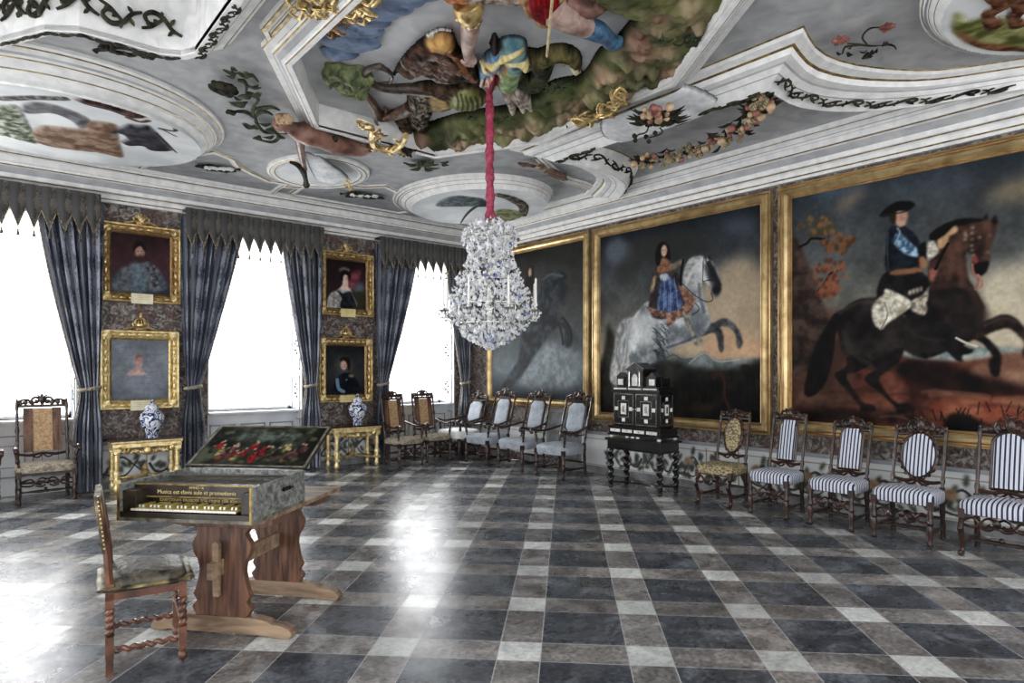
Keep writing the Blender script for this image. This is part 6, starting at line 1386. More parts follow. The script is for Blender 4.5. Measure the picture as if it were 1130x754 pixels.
p.poly(wg, (34, 26, 24), (104, 74, 54), soft=1, cell=7, h=.2, edge=6, rough=.3)
for k in range(26):
    u = rr.uniform(0, 1); x = 340 + 380 * u + rr.uniform(-20, 20); y = 350 + 90 * u + rr.uniform(-70, 50)
    mm = p.mask(R3((x - 28, y - 6), (x, y - 20), (x + 26, y - 4), (x + 4, y + 18))) * (p.k > .5); p.put(mm, (60, 50, 46), (128, 100, 82), 4); p.raise_(mm, .25, 3)
    if mm.sum(): p.stroke(R3((x - 24, y + 2), (x + 2, y + 16)), .008, (150, 140, 132), alpha=.8)
for x, y in ((500, 465), (530, 480), (580, 482), (440, 370), (490, 350), (690, 385), (745, 490)): p.ell(*at(380 + x / 5.136, y / 5.136, 4.36), .03, .04, (190, 184, 176), (120, 110, 104), world=True, h=.24, edge=2)
p.poly(R3((460, 240), (500, 215), (560, 205), (610, 225), (625, 270), (580, 290), (520, 280), (480, 275)), (168, 122, 66), (206, 166, 104), soft=1, cell=5, h=.26, edge=4)
p.stroke(R3((470, 225), (540, 195), (600, 200)), .012, (206, 208, 202), h=.27)
for k in range(5): p.stroke(R3((560 + k * 25, 270 + k * 20), (640 + k * 15, 330 + k * 20), (700 + k * 12, 420 + k * 15)), .018, (122, 78, 48), (160, 112, 72), h=.27)
put_relief(p, 'wing', Dg, 4.45)
p = relief('h', None, 4.34, 4.5, .009, [(520, 100), (530, 40), (590, 40), (585, 110)], 25)
p.poly(R3((880, 270), (960, 245), (1020, 262), (1034, 300), (1030, 400), (1000, 440), (980, 520), (940, 545), (880, 530), (860, 470), (880, 380)), (70, 104, 118), (136, 164, 160), soft=1, cell=8, h=.3, edge=8, rough=.1)
p.poly(R3((890, 400), (960, 400), (1000, 440), (975, 520), (900, 540), (870, 480)), (110, 132, 84), (158, 176, 130), soft=2, cell=6)
p.poly(R3((770, 400), (800, 340), (850, 310), (900, 305), (900, 360), (870, 400), (820, 420), (800, 470), (775, 500), (765, 440)), (80, 112, 142), (150, 172, 186), soft=1, cell=5, h=.36, edge=5)
p.stroke(R3((785, 385), (830, 350), (900, 325), (960, 290), (1000, 285)), [.03, .035, .04, .03], (214, 200, 150), (180, 160, 90), cell=4, h=.37)
p.stroke(R3((930, 350), (970, 340), (1010, 360), (1030, 390)), .035, (204, 184, 110), (220, 210, 170), h=.37)
p.poly(R3((895, 360), (915, 370), (915, 410), (900, 395)), (190, 110, 50), h=.4, edge=2)
p.poly(R3((845, 410), (868, 425), (862, 480), (840, 525), (815, 530), (808, 500), (825, 450)), (84, 16, 24), (130, 34, 40), soft=1, h=.32, edge=3)
p.stroke(R3((800, 520), (815, 470), (840, 425), (868, 405), (880, 430), (868, 490), (845, 535)), .016, (214, 196, 178), (150, 100, 96), h=.39); p.stroke(R3((775, 520), (790, 470), (830, 430)), .014, (206, 190, 178), h=.38)
p.ell(*at(380 + 815 / 5.136, 395 / 5.136, 4.3), .03, .022, (60, 30, 26), world=True); p.ell(*at(380 + 818 / 5.136, 397 / 5.136, 4.3), .012, .012, (214, 190, 120), world=True)
p.poly(R3((820, 300), (850, 220), (868, 262), (900, 270), (870, 300)), (40, 36, 36), (80, 74, 70), h=.3, edge=2, smooth=False)
put_relief(p, 'head', Dg, 4.41)
# --- knight (the part of the figure that hangs over the dragon)
K_ = thing('knight_relief', 'stucco knight in red skirt, spotted coat and blue boot, cut off by the top edge', 'relief')
p = relief('k', None, 4.44, 4.62, .011, [(480, -30), (640, -30), (640, 50), (480, 20)], 35)
p.poly([(484, -24), (486, 2), (500, 8), (520, 8), (545, 6), (570, 10), (590, 8), (590, -24)], (96, 78, 66), (206, 196, 186), soft=1, cell=3, h=.24, edge=7, rough=.2)
p.poly([(484, -22), (486, 0), (500, 6), (514, 4), (512, -10), (500, -24)], (160, 84, 50), (206, 150, 100), soft=1, cell=4, h=.27, edge=5)
p.poly([(576, -26), (577, 8), (586, 22), (600, 30), (612, 28), (620, 14), (624, -26)], (132, 14, 26), (196, 36, 48), soft=1, cell=6, h=.30, edge=7, rough=.15)
for k in range(6): p.stroke([(584 + k * 6, -20), (586 + k * 6, 0), (592 + k * 4.5, 24)], .016, (96, 8, 18), alpha=.7)
p.poly([(572, -20), (580, -20), (584, 8), (590, 24), (584, 22), (576, 8)], (140, 112, 74), (206, 180, 130), cell=3, h=.31, edge=2); p.stroke([(590, 24), (602, 29), (613, 26), (620, 12), (622, -10)], .03, (150, 120, 78), (206, 180, 130), cell=3, h=.31)
put_relief(p, 'tunic', K_, SKY)
m = MB(); m.ctube([v3(x, y, z) for x, y, z in ((516, 6, 4.42), (518, 22, 4.40), (519, 34, 4.39), (517, 48, 4.37), (517, 60, 4.35), (520, 68, 4.33))], [.085, .075, .08, .065, .05, .055], 5, seg=10); 
for k in range(5): q = -1.0 + k * .45; b0 = Vector(v3(520, 67, 4.32)); m.ctube([b0, b0 + Vector((.05 * math.sin(q), .05 * math.cos(q), -.02)), b0 + Vector((.09 * math.sin(q), .08 * math.cos(q), .0))], [.018, .016, .012], 3, seg=6)
m.ctube([v3(x, y, z) for x, y, z in ((612, 12, 4.4), (626, 20, 4.38), (640, 27, 4.38), (652, 32, 4.4))], [.12, .11, .09, .075], 5, seg=10); m.build('limbs', 'flesh', K_, label='bare arm and leg')
m = MB(); m.ctube([v3(x, y, z) for x, y, z in ((515, 3, 4.42), (517, 10, 4.40), (518, 16, 4.40))], [.11, .12, .10], 4, seg=12)
for k in range(10): q = 2 * PI * k / 10; c = Vector(v3(518, 17, 4.4)); m.blob(c + Vector((.1 * math.cos(q), 0.02, .07 * math.sin(q))), (.03, .05, .025), 1)
m.build('cuff', 'gold', K_)
m = MB(); m.ctube([v3(x, y, z) for x, y, z in ((648, 30, 4.4), (660, 35, 4.4), (668, 40, 4.41), (674, 46, 4.42), (681, 47, 4.42), (684, 43, 4.42))], [.09, .085, .065, .07, .06, .03], 5, seg=10); m.build('boot', 'blue_boot', K_)
m = MB(); m.ctube([v3(x, y, z) for x, y, z in ((622, 3, 4.45), (640, 9, 4.44), (655, 11, 4.44), (664, 7, 4.44))], [.08, .075, .06, .05], 5, seg=10); m.build('far_leg', 'ruddy_flesh', K_)
m = MB(); m.tube([v3(610.5, -12, 4.18), v3(603.5, 62, 4.27)], .011, 6); tag(m.build('lance', 'horn_cream'), 'thin pale lance stuck down from the red skirt to the dragon', 'lance')
# --- tree, clouds, gilt ornaments
T2 = thing('tree_relief', 'green bushy stucco tree left of the dragon tail', 'relief')
m = MB()
for i, (x, y, r_) in enumerate(((372, 78, .12), (366, 84, .09), (388, 82, .14), (396, 87, .14), (384, 94, .12), (394, 98, .12), (378, 86, .09), (402, 84, .07))): m.blob(v3(x, y, 4.46), (r_, r_, .10), 3, .16, seed=i)
m.build('foliage', 'tree_green', T2)
m = MB(); m.ctube([v3(x, y, 4.44) for x, y in ((396, 100), (404, 106), (412, 116), (418, 128), (430, 128), (446, 123), (452, 118))], [.035, .04, .05, .06, .06, .07, .06], 4, seg=8)
m.ctube([v3(x, y, 4.44) for x, y in ((418, 126), (415, 134), (417, 138))], [.035, .02, .012], 4, seg=6); m.ctube([v3(x, y, 4.44) for x, y in ((424, 128), (426, 121), (424, 118))], [.03, .02, .012], 4, seg=6); m.build('trunk', 'brown_hide', T2)
Cl = thing('cloud_relief', 'row of blue stucco cloud puffs at the top left of the recess', 'relief')
for i, (x, y, a_, b_) in enumerate(((374, 58, .13, .1), (384, 45, .22, .13), (395, 30, .17, .12), (402, 20, .18, .12), (412, 12, .16, .12), (424, 4, .19, .12), (438, -2, .17, .1), (452, -10, .2, .12))):
    m = MB(); m.blob(v3(x, y, 4.46), (a_ * 1.25, b_ * 1.25, .05), 3, .08, Matrix.Rotation(-.5, 3, 'Z'), seed=i); m.build('cloud_puff', 'cloud_blue', Cl)
def leafclump(name, label, pts, z, mat, n, spread, seed, size=.07):
    t = thing(name, label, 'ornament'); m = MB(); r = random.Random(seed); C_ = [Vector(v3(x, y, z)) for x, y in pts]; path = [Vector(q) for q in catmull([tuple(c) for c in C_], 8, False)] if len(C_) > 1 else C_
    if len(path) > 1: m.tube(path, [size * .5] * len(path), 8)
    for k in range(n):
        c = path[r.randrange(len(path))] + Vector((r.uniform(-spread, spread), r.uniform(-spread, spread), r.uniform(-.03, .03))); q = r.uniform(0, 6.3); L_ = r.uniform(.7, 1.5) * size
        m.ctube([c, c + Vector((L_ * math.cos(q), L_ * math.sin(q), -.03)), c + Vector((1.7 * L_ * math.cos(q + .6), 1.7 * L_ * math.sin(q + .6), .01)), c + Vector((1.2 * L_ * math.cos(q + 1.3), 1.2 * L_ * math.sin(q + 1.3), -.02))], [size * .25, size * .32, size * .22, size * .08], 3, seg=6, flat=.6)
    m.build('gilt_leaves', mat, t); return t
leafclump('gilt_scroll_ornament', 'large gilt leaf ornament at the upper left of the recess, near the blue clouds', [(352, 14), (362, 6), (378, 14), (392, 8), (398, -4)], 4.30, 'gold', 80, .11, 4, .06)
leafclump('gilt_scroll_ornament', 'small gilt drop below the large leaf ornament beside the blue clouds', [(368, 26), (363, 34)], 4.30, 'gold_dark', 7, .03, 5, .06)
leafclump('gilt_scroll_ornament', 'gilt curled leaf lapping the recess edge by the reclining cherub', [(402, 140), (410, 142), (410, 152), (414, 162), (430, 166), (442, 160), (448, 150)], 4.2, 'gold', 16, .03, 6, .075)
leafclump('gilt_scroll_ornament', 'gilt twisted leaf band on the right edge of the recess above the flower basket', [(634, 130), (648, 132), (662, 127), (674, 120), (680, 112), (687, 106)], 4.2, 'gold', 24, .03, 7, .075)
leafclump('gilt_scroll_ornament', 'dark hanging gilt leaf under the dragon claws', [(444, 166), (454, 168)], 4.2, 'dark_leaf', 6, .03, 8, .05)
# --- reclining cherub with white cloth
Ch = thing('cherub_figure', 'ruddy stucco cherub lying along the recess edge, reaching down a white cloth', 'figure')
def sk(V, Eg, R_, name, mat, par):
    me = bpy.data.meshes.new(name); me.from_pydata([tuple(v) for v in V], Eg, []); me.materials.append(M[mat]); o = bpy.data.objects.new(name, me); COL.objects.link(o); o.parent = par
    s_ = o.modifiers.new('s', 'SKIN'); 
    for i, v in enumerate(me.skin_vertices[0].data if me.skin_vertices else []): v.radius = (R_[i], R_[i])
    if not me.skin_vertices: pass
    o.modifiers.new('d', 'SUBSURF').levels = 2; o.modifiers['d'].render_levels = 2
    return o
m = MB(); z = 4.22
m.ctube([v3(x, y, z) for x, y in ((318, 140), (328, 145), (340, 148), (356, 153), (370, 159), (386, 163), (400, 165), (408, 163))], [.05, .10, .125, .115, .12, .10, .08, .05], 5, seg=14)
m.ctube([v3(x, y, z_) for x, y, z_ in ((328, 148, z), (331, 158, z - .02), (332, 168, z - .04), (334, 178, z - .05), (336, 186, z - .06))], [.055, .052, .045, .038, .03], 5, seg=10)
b0 = Vector(v3(336, 186, z - .06))
for k in range(5): q = 2.2 + k * .35; m.ctube([b0, b0 + Vector((.03 * math.sin(q), .03 * -math.cos(q), -.012)), b0 + Vector((.055 * math.sin(q), .05 * -math.cos(q), .006))], [.012, .011, .008], 3, seg=6)
m.blob(v3(312, 136, z), (.10, .12, .10), 3, .02); m.blob(v3(309, 141, z - .06), (.018, .03, .02), 2); m.blob(v3(305, 139, z - .06), (.022, .022, .016), 1); m.blob(v3(314, 142, z - .05), (.022, .022, .016), 1); m.build('body', 'ruddy_flesh', Ch)
m = MB()
for k in range(9): m.blob(Vector(v3(307 + k * 1.6, 130 + (k % 3), z - .02)) + Vector((0, 0, -.02 * (k % 2))), .035, 2, .15, seed=k)
m.build('hair', 'fruit_tan', Ch)
m = MB(); m.ctube([v3(x, y, z) for x, y in ((356, 160), (366, 160), (370, 152))], [.05, .055, .03], 4); m.build('loincloth', 'dark_leaf', Ch)
p = relief('c', None, 4.17, 4.24, .012, [(330, 170), (390, 210)], 44)
p.poly([(337, 176), (346, 179), (356, 182), (368, 190), (381, 199), (383, 205), (372, 208), (358, 209), (349, 204), (342, 192)], (200, 204, 206), (222, 224, 224), soft=1, cell=10, h=.12, edge=8, rough=.1)
for k in range(4): p.stroke([(342 + k * 3, 180), (352 + k * 5, 194), (360 + k * 6, 205)], .012, (214, 216, 216), h=.13)
put_relief(p, 'white_cloth', Ch, 4.26)
m = MB(); m.ctube([v3(x, y, 4.14) for x, y in ((320, 179), (328, 182), (334, 188), (337, 197), (338, 203))], [.015, .03, .045, .03, .035], 4, seg=7); m.blob(v3(338, 204, 4.14), .045, 2, .1); m.build('staff', 'dark_leaf', Ch)
leafclump('gilt_scroll_ornament', 'tiny gilt tassel at the end of the cherub cloth', [(385, 202), (386, 208)], 4.16, 'gold', 5, .015, 9, .04)
# --- sprays, wreaths and insects on the flat field
def spray(name, label, stems, z, mat, leaves, flowers=(), fm='fruit_red', lw=.022, seed=1):
    t = thing(name, label, 'ornament'); r = random.Random(seed); m = MB()
    for s in stems:
        P = [v3(x, y, z) for x, y in s]; m.ctube(P, [lw * .7, lw, lw * .8, lw * .35], 5, seg=6) if len(P) > 2 else m.tube(P, lw, 6)
    m.build('stem', mat, t); m = MB()
    for (x, y, dx, dy, k_) in leaves:
        a, b = Vector(v3(x, y, z)), Vector(v3(x + dx, y + dy, z)); mid = a.lerp(b, .45); w_ = (b - a).length * k_
        for j in (-1, 0, 1):
            off = (b - a).cross(Vector((0, 0, 1))).normalized() * w_ * .5 * j; m.ctube([a, mid + off + Vector((0, 0, -.02)), b + off * .6], [w_ * .15, w_ * .4, w_ * .06], 3, seg=6, flat=.5)
    if leaves: m.build('leaves', mat, t)
    if flowers:
        for i, (x, y, s_) in enumerate(flowers):
            m = MB(); c = Vector(v3(x, y, z - .02))
            for k in range(7): q = 2 * PI * k / 7; m.blob(c + Vector((s_ * .6 * math.cos(q), s_ * .6 * math.sin(q), -.01 * (k % 2))), (s_ * .5, s_ * .4, s_ * .3), 1, .2, seed=k + i)
            m.blob(c, (s_ * .5, s_ * .5, s_ * .5), 1); m.build('flower', fm, t)
    return t
Q = lambda *P: [(220 + x / 7.54, 70 + y / 7.54) for x, y in P]
spray('foliage_relief', 'tall dark green stucco foliage spray between the big oval and the recess',
      [Q((330, 80), (380, 110), (440, 100), (490, 150)), Q((320, 140), (370, 150), (395, 190), (385, 240)), Q((385, 240), (440, 260), (490, 300), (460, 350)), Q((460, 350), (445, 390), (450, 430), (470, 460)), Q((470, 460), (400, 410), (330, 400), (270, 405)), Q((470, 440), (500, 410), (560, 405), (610, 430)), Q((470, 380), (540, 370), (610, 365), (670, 390)), Q((470, 460), (480, 500), (540, 570), (640, 580)), Q((640, 580), (660, 620), (600, 655), (470, 630)), Q((640, 580), (700, 575), (760, 580), (820, 600))], 4.32, 'green_leaf',
      [(*Q((330, 80))[0], -18, -4, .3), (*Q((310, 60))[0], -5, -5, .4), (*Q((300, 95))[0], -10, 1, .4), (*Q((440, 110))[0], -8, -6, .4), (*Q((490, 180))[0], -12, 2, .3), (*Q((410, 180))[0], 14, 3, .3), (*Q((430, 250))[0], -14, 4, .35), (*Q((430, 270))[0], 10, -4, .35), (*Q((400, 320))[0], -20, 1, .3), (*Q((380, 320))[0], -14, 4, .35), (*Q((360, 300))[0], -10, -4, .35), (*Q((470, 540))[0], -14, -6, .35), (*Q((500, 500))[0], 13, 0, .35), (*Q((520, 540))[0], -10, -4, .4), (*Q((560, 560))[0], 10, -4, .4), (*Q((500, 600))[0], -5, 4, .4), (*Q((620, 600))[0], -12, 2, .3), (*Q((660, 590))[0], 5, 5, .4)],
      [(*Q((190, 200))[0], .11), (*Q((220, 220))[0], .11), (*Q((170, 190))[0], .07), (*Q((265, 405))[0], .05)], 'dark_leaf', .022)
W_ = Zf(0, 0, 5.136)
spray('seed_pod_relief', 'small dark stucco seed head on the grey field above the big oval', [W_((530, 285), (600, 280), (680, 270), (760, 290)), W_((620, 290), (680, 300), (740, 310), (790, 310))], 4.35, 'dark_leaf', [(*W_((600, 282))[0], 2, -8, .5), (*W_((640, 285))[0], 12, 4, .3), (*W_((700, 290))[0], 14, 6, .3), (*W_((560, 284))[0], -8, 0, .4)], [(*W_((820, 295))[0], .075), (*W_((840, 305))[0], .07), (*W_((800, 300))[0], .06)], 'dark_leaf', .018)
X = Zf(420, 100, 4.708)
spray('palm_relief', 'dark green stucco leaf rosette below the recess, left of the red sleeve', [X((120, 375), (180, 390), (240, 390), (300, 385))], 4.34, 'green_leaf', [(*X((200, 390))[0], -16, -3, .25), (*X((210, 395))[0], -12, 4, .25), (*X((220, 395))[0], -2, -7, .4), (*X((230, 390))[0], 8, -6, .3), (*X((240, 395))[0], 14, 2, .25), (*X((230, 400))[0], 8, 4, .3), (*X((310, 372))[0], 9, -1, .4), (*X((320, 375))[0], 7, 3, .4)], (), 'green_leaf', .016)
spray('scorpion_relief', 'brown stucco scorpion-like ornament below the recess, right of the red sleeve', [X((715, 378), (780, 390), (850, 410), (965, 452))], 4.34, 'brown_feather', [(*X((780, 390))[0], -14, -3, .25), (*X((790, 392))[0], -8, -4, .3), (*X((820, 400))[0], 4, -4, .4), (*X((860, 410))[0], 4, 3, .5)] + [(*X((880 + k * 14, 420 + k * 5))[0], 2, 5, .3) for k in range(6)] + [(*X((880 + k * 14, 420 + k * 5))[0], 1, -4, .3) for k in range(6)], [(*X((820, 400))[0], .05), (*X((850, 408))[0], .045)], 'fruit_tan', .022)
for lab, x0, y0, n_ in (('small grey stucco leaf wreath in the cartouche left of the lying cherub', 240, 186, 30), ('small grey stucco leaf wreath in the cartouche right of the white cloth', 400, 216, 26)):
    rr = random.Random(x0); spray('wreath_relief', lab, [[(x0 - 22, y0 - 2), (x0 - 8, y0 - 4), (x0 + 8, y0 + 1), (x0 + 22, y0 + 2)]], 4.35, 'dark_leaf', [(x0 - 22 + 44 * k / n_, y0 - 2 + 3 * k / n_, rr.uniform(-5, 5), rr.uniform(-3.5, 3.5), .4) for k in range(n_)], [(x0 - 10 + k * 8, y0 - 1 + k * .5, .05) for k in range(4)], 'plaster_white', .012)
Y_ = Zf(820, 0, 3.645)
spray('carnation_relief', 'stucco spray of two red carnations on the field at the upper right', [Y_((420, 175), (470, 180), (520, 185), (560, 182)), Y_((500, 180), (480, 150), (510, 115), (570, 110)), Y_((400, 215), (410, 190), (440, 185), (480, 183)), Y_((560, 182), (590, 180), (610, 188), (615, 200))], 4.33, 'dark_leaf', [(*Y_((400, 212))[0], -7, -1, .3), (*Y_((420, 190))[0], 5, -2, .5), (*Y_((500, 200))[0], -9, 2, .3), (*Y_((520, 200))[0], -4, 5, .4), (*Y_((540, 195))[0], -6, 4, .4), (*Y_((500, 210))[0], -1, 7, .4), (*Y_((570, 180))[0], 1, -4, .5), (*Y_((440, 220))[0], -6, -3, .3)], [(*Y_((385, 162))[0], .055), (*Y_((405, 158))[0], .05), (*Y_((580, 108))[0], .055), (*Y_((592, 104))[0], .04)], 'fruit_red', .009)
# --- medallions
def ring(mb, C_, prof, n=72):
    """C_(k, i, n): centre-based ellipse; prof (k, z, material)"""
    rows = [[(*C_(k, 2 * PI * i / n), z) for i in range(n)] for k, z, _ in prof]
    for i in range(len(rows) - 1): mb.m = prof[i][2]; mb.add(rows[i] + rows[i + 1], [(q, (q + 1) % n, n + (q + 1) % n, n + q) for q in range(n)])
MP = [(0, 4.39, 0), (0, 4.35, 0), (.06, 4.34, 0), (.10, 4.345, 1), (.14, 4.34, 0), (.2, 4.31, 3), (.32, 4.31, 0), (.38, 4.30, 1), (.42, 4.295, 0), (.45, 4.29, 0), (.62, 4.25, 1), (.66, 4.245, 0), (.7, 4.23, 0), (1.0, 4.19, 0), (1.01, 4.17, 0), (1.06, 4.165, 0)]
def medallion(label, outer, inner, prof, paint, zdisc, dome=.0):
    t = thing('medallion', label, 'medallion'); (ox_, oy_, orx, ory), (ix_, iy_, irx, iry) = outer, inner
    C_ = lambda k, q: ((ox_ + orx * math.cos(q)) * (1 - k) + (ix_ + irx * math.cos(q)) * k, (oy_ + ory * math.sin(q)) * (1 - k) + (iy_ + iry * math.sin(q)) * k)
    m = MB(); ring(m, C_, prof); m.build('moulding', ['plaster_white', 'gilt_line', 'gold', 'plaster_field'], t)
    p = Pic(lambda px, py: at(px, py, zdisc), ix_ - irx, ix_ + irx, iy_ - iry, iy_ + iry, .013, (206, 208, 208), int(ox_ * 10) + 5)
    p.put(np.ones_like(p.k), (196, 199, 201), (218, 220, 219), 30); XX, YY = np.meshgrid(p.X, p.Y); dd = ((XX - ix_) / irx) ** 2 + ((YY - iy_) / iry) ** 2
    paint(p); p.h = np.where(p.h > 0, p.h, 0); p.k = (dd < .995).astype(float); p.h = p.h * p.k
    p.mesh('painted_disc', lambda a, b, h: (a, b, zdisc - .4 * h), 'painted_stucco', t, relief=True); return t
V5 = Zf(0, 80, 4.52)
def pL(p):
    p.poly(V5((-60, 190), (60, 160), (100, 180), (130, 240), (180, 330), (170, 355), (60, 320), (-60, 290)), (70, 84, 60), (190, 194, 182), cell=4, h=.06, edge=4, rough=.6)
    p.poly(V5((110, 190), (130, 150), (220, 150), (330, 180), (440, 230), (440, 270), (400, 280), (360, 240), (260, 200), (150, 205)), (88, 88, 92), (132, 132, 134), cell=6, h=.04, edge=3)
    p.poly(V5((180, 330), (160, 290), (220, 265), (300, 270), (420, 280), (440, 240), (570, 255), (585, 290), (590, 340), (610, 400), (600, 425), (520, 400), (420, 390), (280, 370), (190, 350)), (112, 88, 74), (160, 138, 120), cell=7, h=.07, edge=4, rough=.4)
    p.poly(V5((550, 290), (600, 270), (650, 255), (680, 262), (740, 262), (790, 310), (830, 350), (860, 390), (780, 388), (740, 385), (720, 360), (680, 360), (640, 365), (600, 345), (640, 330), (620, 305)), (52, 52, 58), (90, 90, 98), cell=6, h=.07, edge=3, smooth=False)
    p.poly(V5((370, 135), (440, 130), (540, 145), (600, 165), (690, 190), (740, 200), (720, 225), (640, 220), (560, 190), (460, 165)), (72, 60, 58), (120, 100, 94), cell=5, h=.06, edge=3); p.stroke(V5((690, 200), (780, 205), (850, 240), (875, 290), (800, 280)), .025, (84, 80, 74), h=.04)
    p.stroke(V5((640, 225), (700, 245), (740, 240)), .03, (110, 84, 64), h=.05); p.stroke(V5((0, 130), (160, 125), (320, 130)), .05, (60, 58, 56), (150, 148, 146), cell=3, h=.03); p.stroke(V5((800, 280), (880, 320)), .01, (80, 78, 76)); p.stroke(V5((780, 300), (880, 400)), .01, (80, 78, 76))
medallion('very large oval ceiling medallion with stucco ruins and a dark bat, at the left', (.70, 8.25, 1.62, 1.6), (.78, 8.25, 1.30, 1.10), MP, pL, 4.165)
def pF(p):
    p.poly(X((290, 600), (330, 560), (400, 545), (460, 550), (540, 565), (560, 600), (460, 600), (380, 600)), (60, 70, 76), (120, 130, 132), cell=5, h=.05, edge=3)
    p.stroke(X((545, 585), (500, 600), (450, 640), (415, 690)), [.05, .03, .01], (60, 60, 58), h=.03); p.stroke(X((610, 540), (680, 560), (740, 600), (740, 650)), [.08, .1, .06], (70, 66, 60), (140, 134, 124), cell=4, h=.05); p.poly(X((600, 620), (700, 620), (740, 650), (650, 680), (590, 670)), (110, 116, 84), (160, 160, 130), cell=5, h=.04, edge=3)
def px_ell(cx, cy, rx, ry, z):
    P = [at(cx + rx * math.cos(q), cy + ry * math.sin(q), z) for q in (0, PI / 2, PI, 3 * PI / 2)]; return P
# the far roundel
medallion('round ceiling medallion with dark birds, behind the red chandelier sleeve', (6.15, 8.28, 1.18, 1.42), (6.12, 8.05, .98, 1.16), [(k, z, mi) for k, z, mi in MP], pF, 4.165)
def pR(p):
    G_ = Zf(820, 0, 3.645); p.poly(G_((840, 110), (850, 50), (880, 60), (900, 80), (960, 70), (1060, 65), (1130, 70), (1200, 90), (1200, 200), (1060, 200), (940, 180), (870, 150)), (100, 104, 66), (166, 168, 122), cell=9, h=.05, edge=4, rough=.4)
    p.poly(G_((850, 120), (900, 130), (960, 160), (1050, 170), (1130, 185), (1130, 200), (1000, 200), (900, 170)), (96, 66, 52), (150, 112, 86), cell=6, h=.06, edge=3)
    for s in (((1020, -40), (1050, 10), (1000, 40), (985, 60), (1010, 95)), ((1130, -40), (1130, 20), (1100, 45), (1090, 70), (1110, 90))): p.stroke(G_(*s), [.09, .07, .05, .04, .06], (84, 60, 48), (140, 108, 88), cell=4, h=.1)
medallion('round ceiling medallion with animal legs on grass, cut off at the top right corner', (5.95, .30, 1.5, 1.5), (5.72, .62, 1.0, .98), MP, pR, 4.165)
def pM(p): p.stroke([(330, 190), (345, 195), (360, 193)], .03, (150, 150, 150))
medallion('small plain oval ceiling medallion under the white cloth of the cherub', (3.70, 8.52, .66, .78), (3.70, 8.52, .5, .6), [(0, 4.385, 0), (0, 4.35, 0), (.2, 4.335, 1), (.3, 4.33, 0), (.6, 4.335, 1), (.7, 4.34, 0), (1.0, 4.355, 0)], lambda p: None, 4.35)
# --- acanthus scrolls on the bands
def scrollband(label, path, side, amp, n, z0=None, sz=1.0, flat=True):
    """running scroll along a 3D path; 'side' is the vector across the band"""
    t = thing('acanthus_scroll', label, 'ornament'); P = [Vector(q) for q in path]; L_ = [0]
    for i in range(1, len(P)): L_.append(L_[-1] + (P[i] - P[i - 1]).length)
    def pt(s): 
        s = max(0, min(s, L_[-1] - 1e-6)); i = max(k for k in range(len(L_) - 1) if L_[k] <= s); return P[i].lerp(P[i + 1], (s - L_[i]) / (L_[i + 1] - L_[i]))
    S = Vector(side).normalized(); tot = L_[-1]; st = tot / n; m = MB(); lv = MB()
    for k in range(n):
        g = 1 if k % 2 == 0 else -1; s0 = st * k; q = lambda u, v: pt(s0 + u * st) + S * (v * amp * g)
        m.ctube([q(0, -.5), q(.25, -.15), q(.45, .5), q(.72, .75), q(.92, .4), q(.85, 0), q(.68, 0), q(.66, .3)], [.010 * sz, .017 * sz, .02 * sz, .02 * sz, .017 * sz, .014 * sz, .014 * sz, .018 * sz], 4, seg=6)
        m.ctube([q(.45, .5), q(.75, -.2), q(1.0, -.5)], [.012 * sz, .014 * sz, .010 * sz], 4, seg=6)
        for (u, v, du, dv) in ((.3, .1, -.12, .45), (.5, .55, .0, .4), (.2, -.2, .15, -.4), (.8, -.3, .1, .35)): lv.ctube([q(u, v), q(u + du * .6, v + dv * .6), q(u + du, v + dv)], [.012 * sz, .022 * sz, .005], 3, seg=6, flat=.6)
    m.build('scroll_stem', 'dark_leaf', t); lv.build('scroll_foliage', 'green_leaf', t); return t
lo = [(x, y, 4.17) for x, y in resample([(q[0] * .72 + w_[0] * .28, q[1] * .72 + w_[1] * .28) for q, w_ in zip(resample(RMN, 30), resample(RON, 30))], 30)]
scrollband('long running acanthus scroll on the curved white band at the upper right', lo[:26], (-.2, -.8, .25), .07, 10, sz=.62)
far = [((q[0] + w_[0]) / 2, (q[1] + w_[1]) / 2, 4.25) for q, w_ in zip(resample(RMF, 24), resample(RIF, 24))]
scrollband('short acanthus scroll on the white curve left of the fruit garland', far, (0, -.3, .9), .07, 6, sz=.8)
scrollband('dark scroll along the straight edge of the garland compartment', [(5.50, y, 4.15) for y in np.linspace(3.0, 4.0, 12)], (1, 0, .1), .06, 3, sz=.9)
scrollband('dark scroll along the far part of the garland compartment edge', [(5.44, y, 4.15) for y in np.linspace(4.95, 5.6, 10)], (1, 0, .1), .05, 3, sz=.8)
fp = [(x, y - .02, 4.36) for x, y in resample([q for q in [(1.30, 5.64), (1.16, 5.70), (0.9, 5.69), (0.63, 5.71), (0.43, 5.85), (0.19, 6.27), (-.1, 6.75)]], 26)]
sb = scrollband('large green and gold acanthus scroll on the white curved wall of the upper left compartment', fp, (0, 0, 1), .12, 7, sz=1.0)
fp2 = [(x, y + .03, 4.14) for x, y in resample([(1.30, 5.64), (1.16, 5.72), (0.9, 5.71), (0.63, 5.73), (0.43, 5.87), (0.19, 6.29)], 26)]
scrollband('thin dark leaf edge under the upper left compartment', fp2, (0, 1, .1), .03, 12, sz=.6)
scrollband('curling scroll strip between the upper left compartment and the gilt ribs', [(1.42, y, 4.155) for y in np.linspace(4.6, 5.6, 16)], (1, 0, .3), .05, 7, sz=.7)
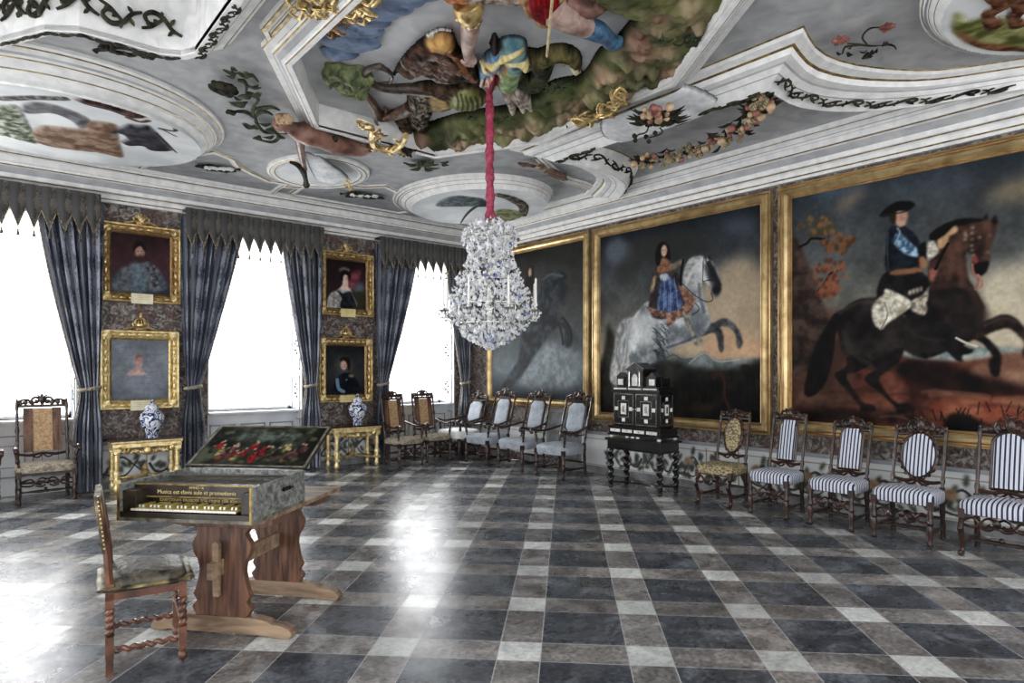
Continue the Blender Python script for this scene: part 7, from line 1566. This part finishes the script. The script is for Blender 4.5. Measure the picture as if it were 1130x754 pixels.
# --- basket of flowers on its white shell, and the fruit garland
Bk = thing('flower_basket_relief', 'white stucco shell with a dark leafy bouquet of fruit above the furthest paintings', 'relief')
p = relief('s', None, 4.06, 4.2, .012, [(655, 175), (800, 95)], 61)
p.poly([(666, 138), (700, 118), (735, 107), (768, 113), (790, 124), (789, 132), (775, 141), (752, 155), (725, 164), (700, 168), (668, 165)], (206, 209, 212), (224, 226, 226), soft=1, cell=16, h=.16, edge=12)
put_relief(p, 'white_shell', Bk, 4.2)
rr = random.Random(6); z = 4.02; m = MB()
for k in range(110):
    q = rr.uniform(0, 2 * PI); c = Vector(v3(723 + rr.uniform(-12, 12), 128 + rr.uniform(-6, 6), z + .02)); L_ = rr.uniform(.12, .27); e = c + Vector((L_ * math.cos(q) * RX + .3 * L_ * math.sin(q) * FX, L_ * math.cos(q) * RY + .6 * L_ * math.sin(q) * FY, rr.uniform(-.03, .03)))
    m.ctube([c, c.lerp(e, .55) + Vector((0, 0, -.03)), e], [.012, .03, .004], 3, seg=6, flat=.45)
m.build('leaves', 'dark_leaf', Bk)
for k in range(22):
    m = MB(); m.blob(Vector(v3(722 + rr.uniform(-17, 17), 126 + rr.uniform(-8, 9), z - .03)), rr.uniform(.022, .042), 2, .06, seed=k); m.build('fruit', ('fruit_red', 'fruit_tan')[k % 2], Bk)
m = MB(); m.ctube([v3(x, y, z) for x, y in ((716, 138), (713, 146), (704, 149), (702, 153))], .008, 4, seg=5); m.ctube([v3(x, y, z) for x, y in ((728, 141), (731, 146), (724, 150), (716, 152))], .008, 4, seg=5)
for x, y in ((701, 155), (713, 151), (716, 156), (700, 150), (723, 147)): m.blob(v3(x, y, z), .025, 1)
m.build('tendril', 'dark_leaf', Bk)
Ga = thing('fruit_garland_relief', 'curved stucco garland of apples and leaves right of the white shell', 'relief')
G_ = Zf(640, 0, 2.306); path = [v3(x, y, 4.18) for x, y in G_((150, 405), (210, 395), (280, 380), (340, 362), (390, 330), (430, 300), (465, 262), (470, 245))]
pp = [Vector(q) for q in catmull(path, 8, False)]; protos = []
for k in range(92):
    c = pp[min(len(pp) - 1, int(len(pp) * (k + .5) / 92))] + Vector((rr.uniform(-.10, .10), rr.uniform(-.07, .07), rr.uniform(-.10, .01))); c = Vector(c)
    if k < 4: m = MB(); m.blob((0, 0, 0), .05, 2, .04, seed=k); o = m.build('fruit', ('fruit_red', 'fruit_tan', 'tan_damask', 'fruit_tan')[k], Ga); protos.append(o)
    else: o = protos[rr.randrange(4)].copy(); COL.objects.link(o)
    s_ = rr.uniform(.5, .9); o.location = c; o.scale = (s_,) * 3
m = MB()
for k in range(60):
    c = pp[rr.randrange(len(pp))] + Vector((rr.uniform(-.12, .12), rr.uniform(-.08, .08), rr.uniform(-.04, .05))); q = rr.uniform(0, 6.3); e = c + Vector((.13 * math.cos(q), .13 * math.sin(q), rr.uniform(-.05, .02))); m.ctube([c, c.lerp(e, .5) + Vector((0, 0, -.02)), e], [.01, .03, .004], 3, seg=5, flat=.4)
for (x, y) in G_((165, 405), (450, 255), (455, 270)):
    c = Vector(v3(x, y, 4.2))
    for k in range(16): q = rr.uniform(0, 6.3); e = c + Vector((.2 * math.cos(q), .2 * math.sin(q), 0)); m.ctube([c, c.lerp(e, .5) + Vector((0, 0, -.03)), e], [.02, .04, .006], 3, seg=5, flat=.4)
m.build('leaves', 'dark_leaf', Ga)
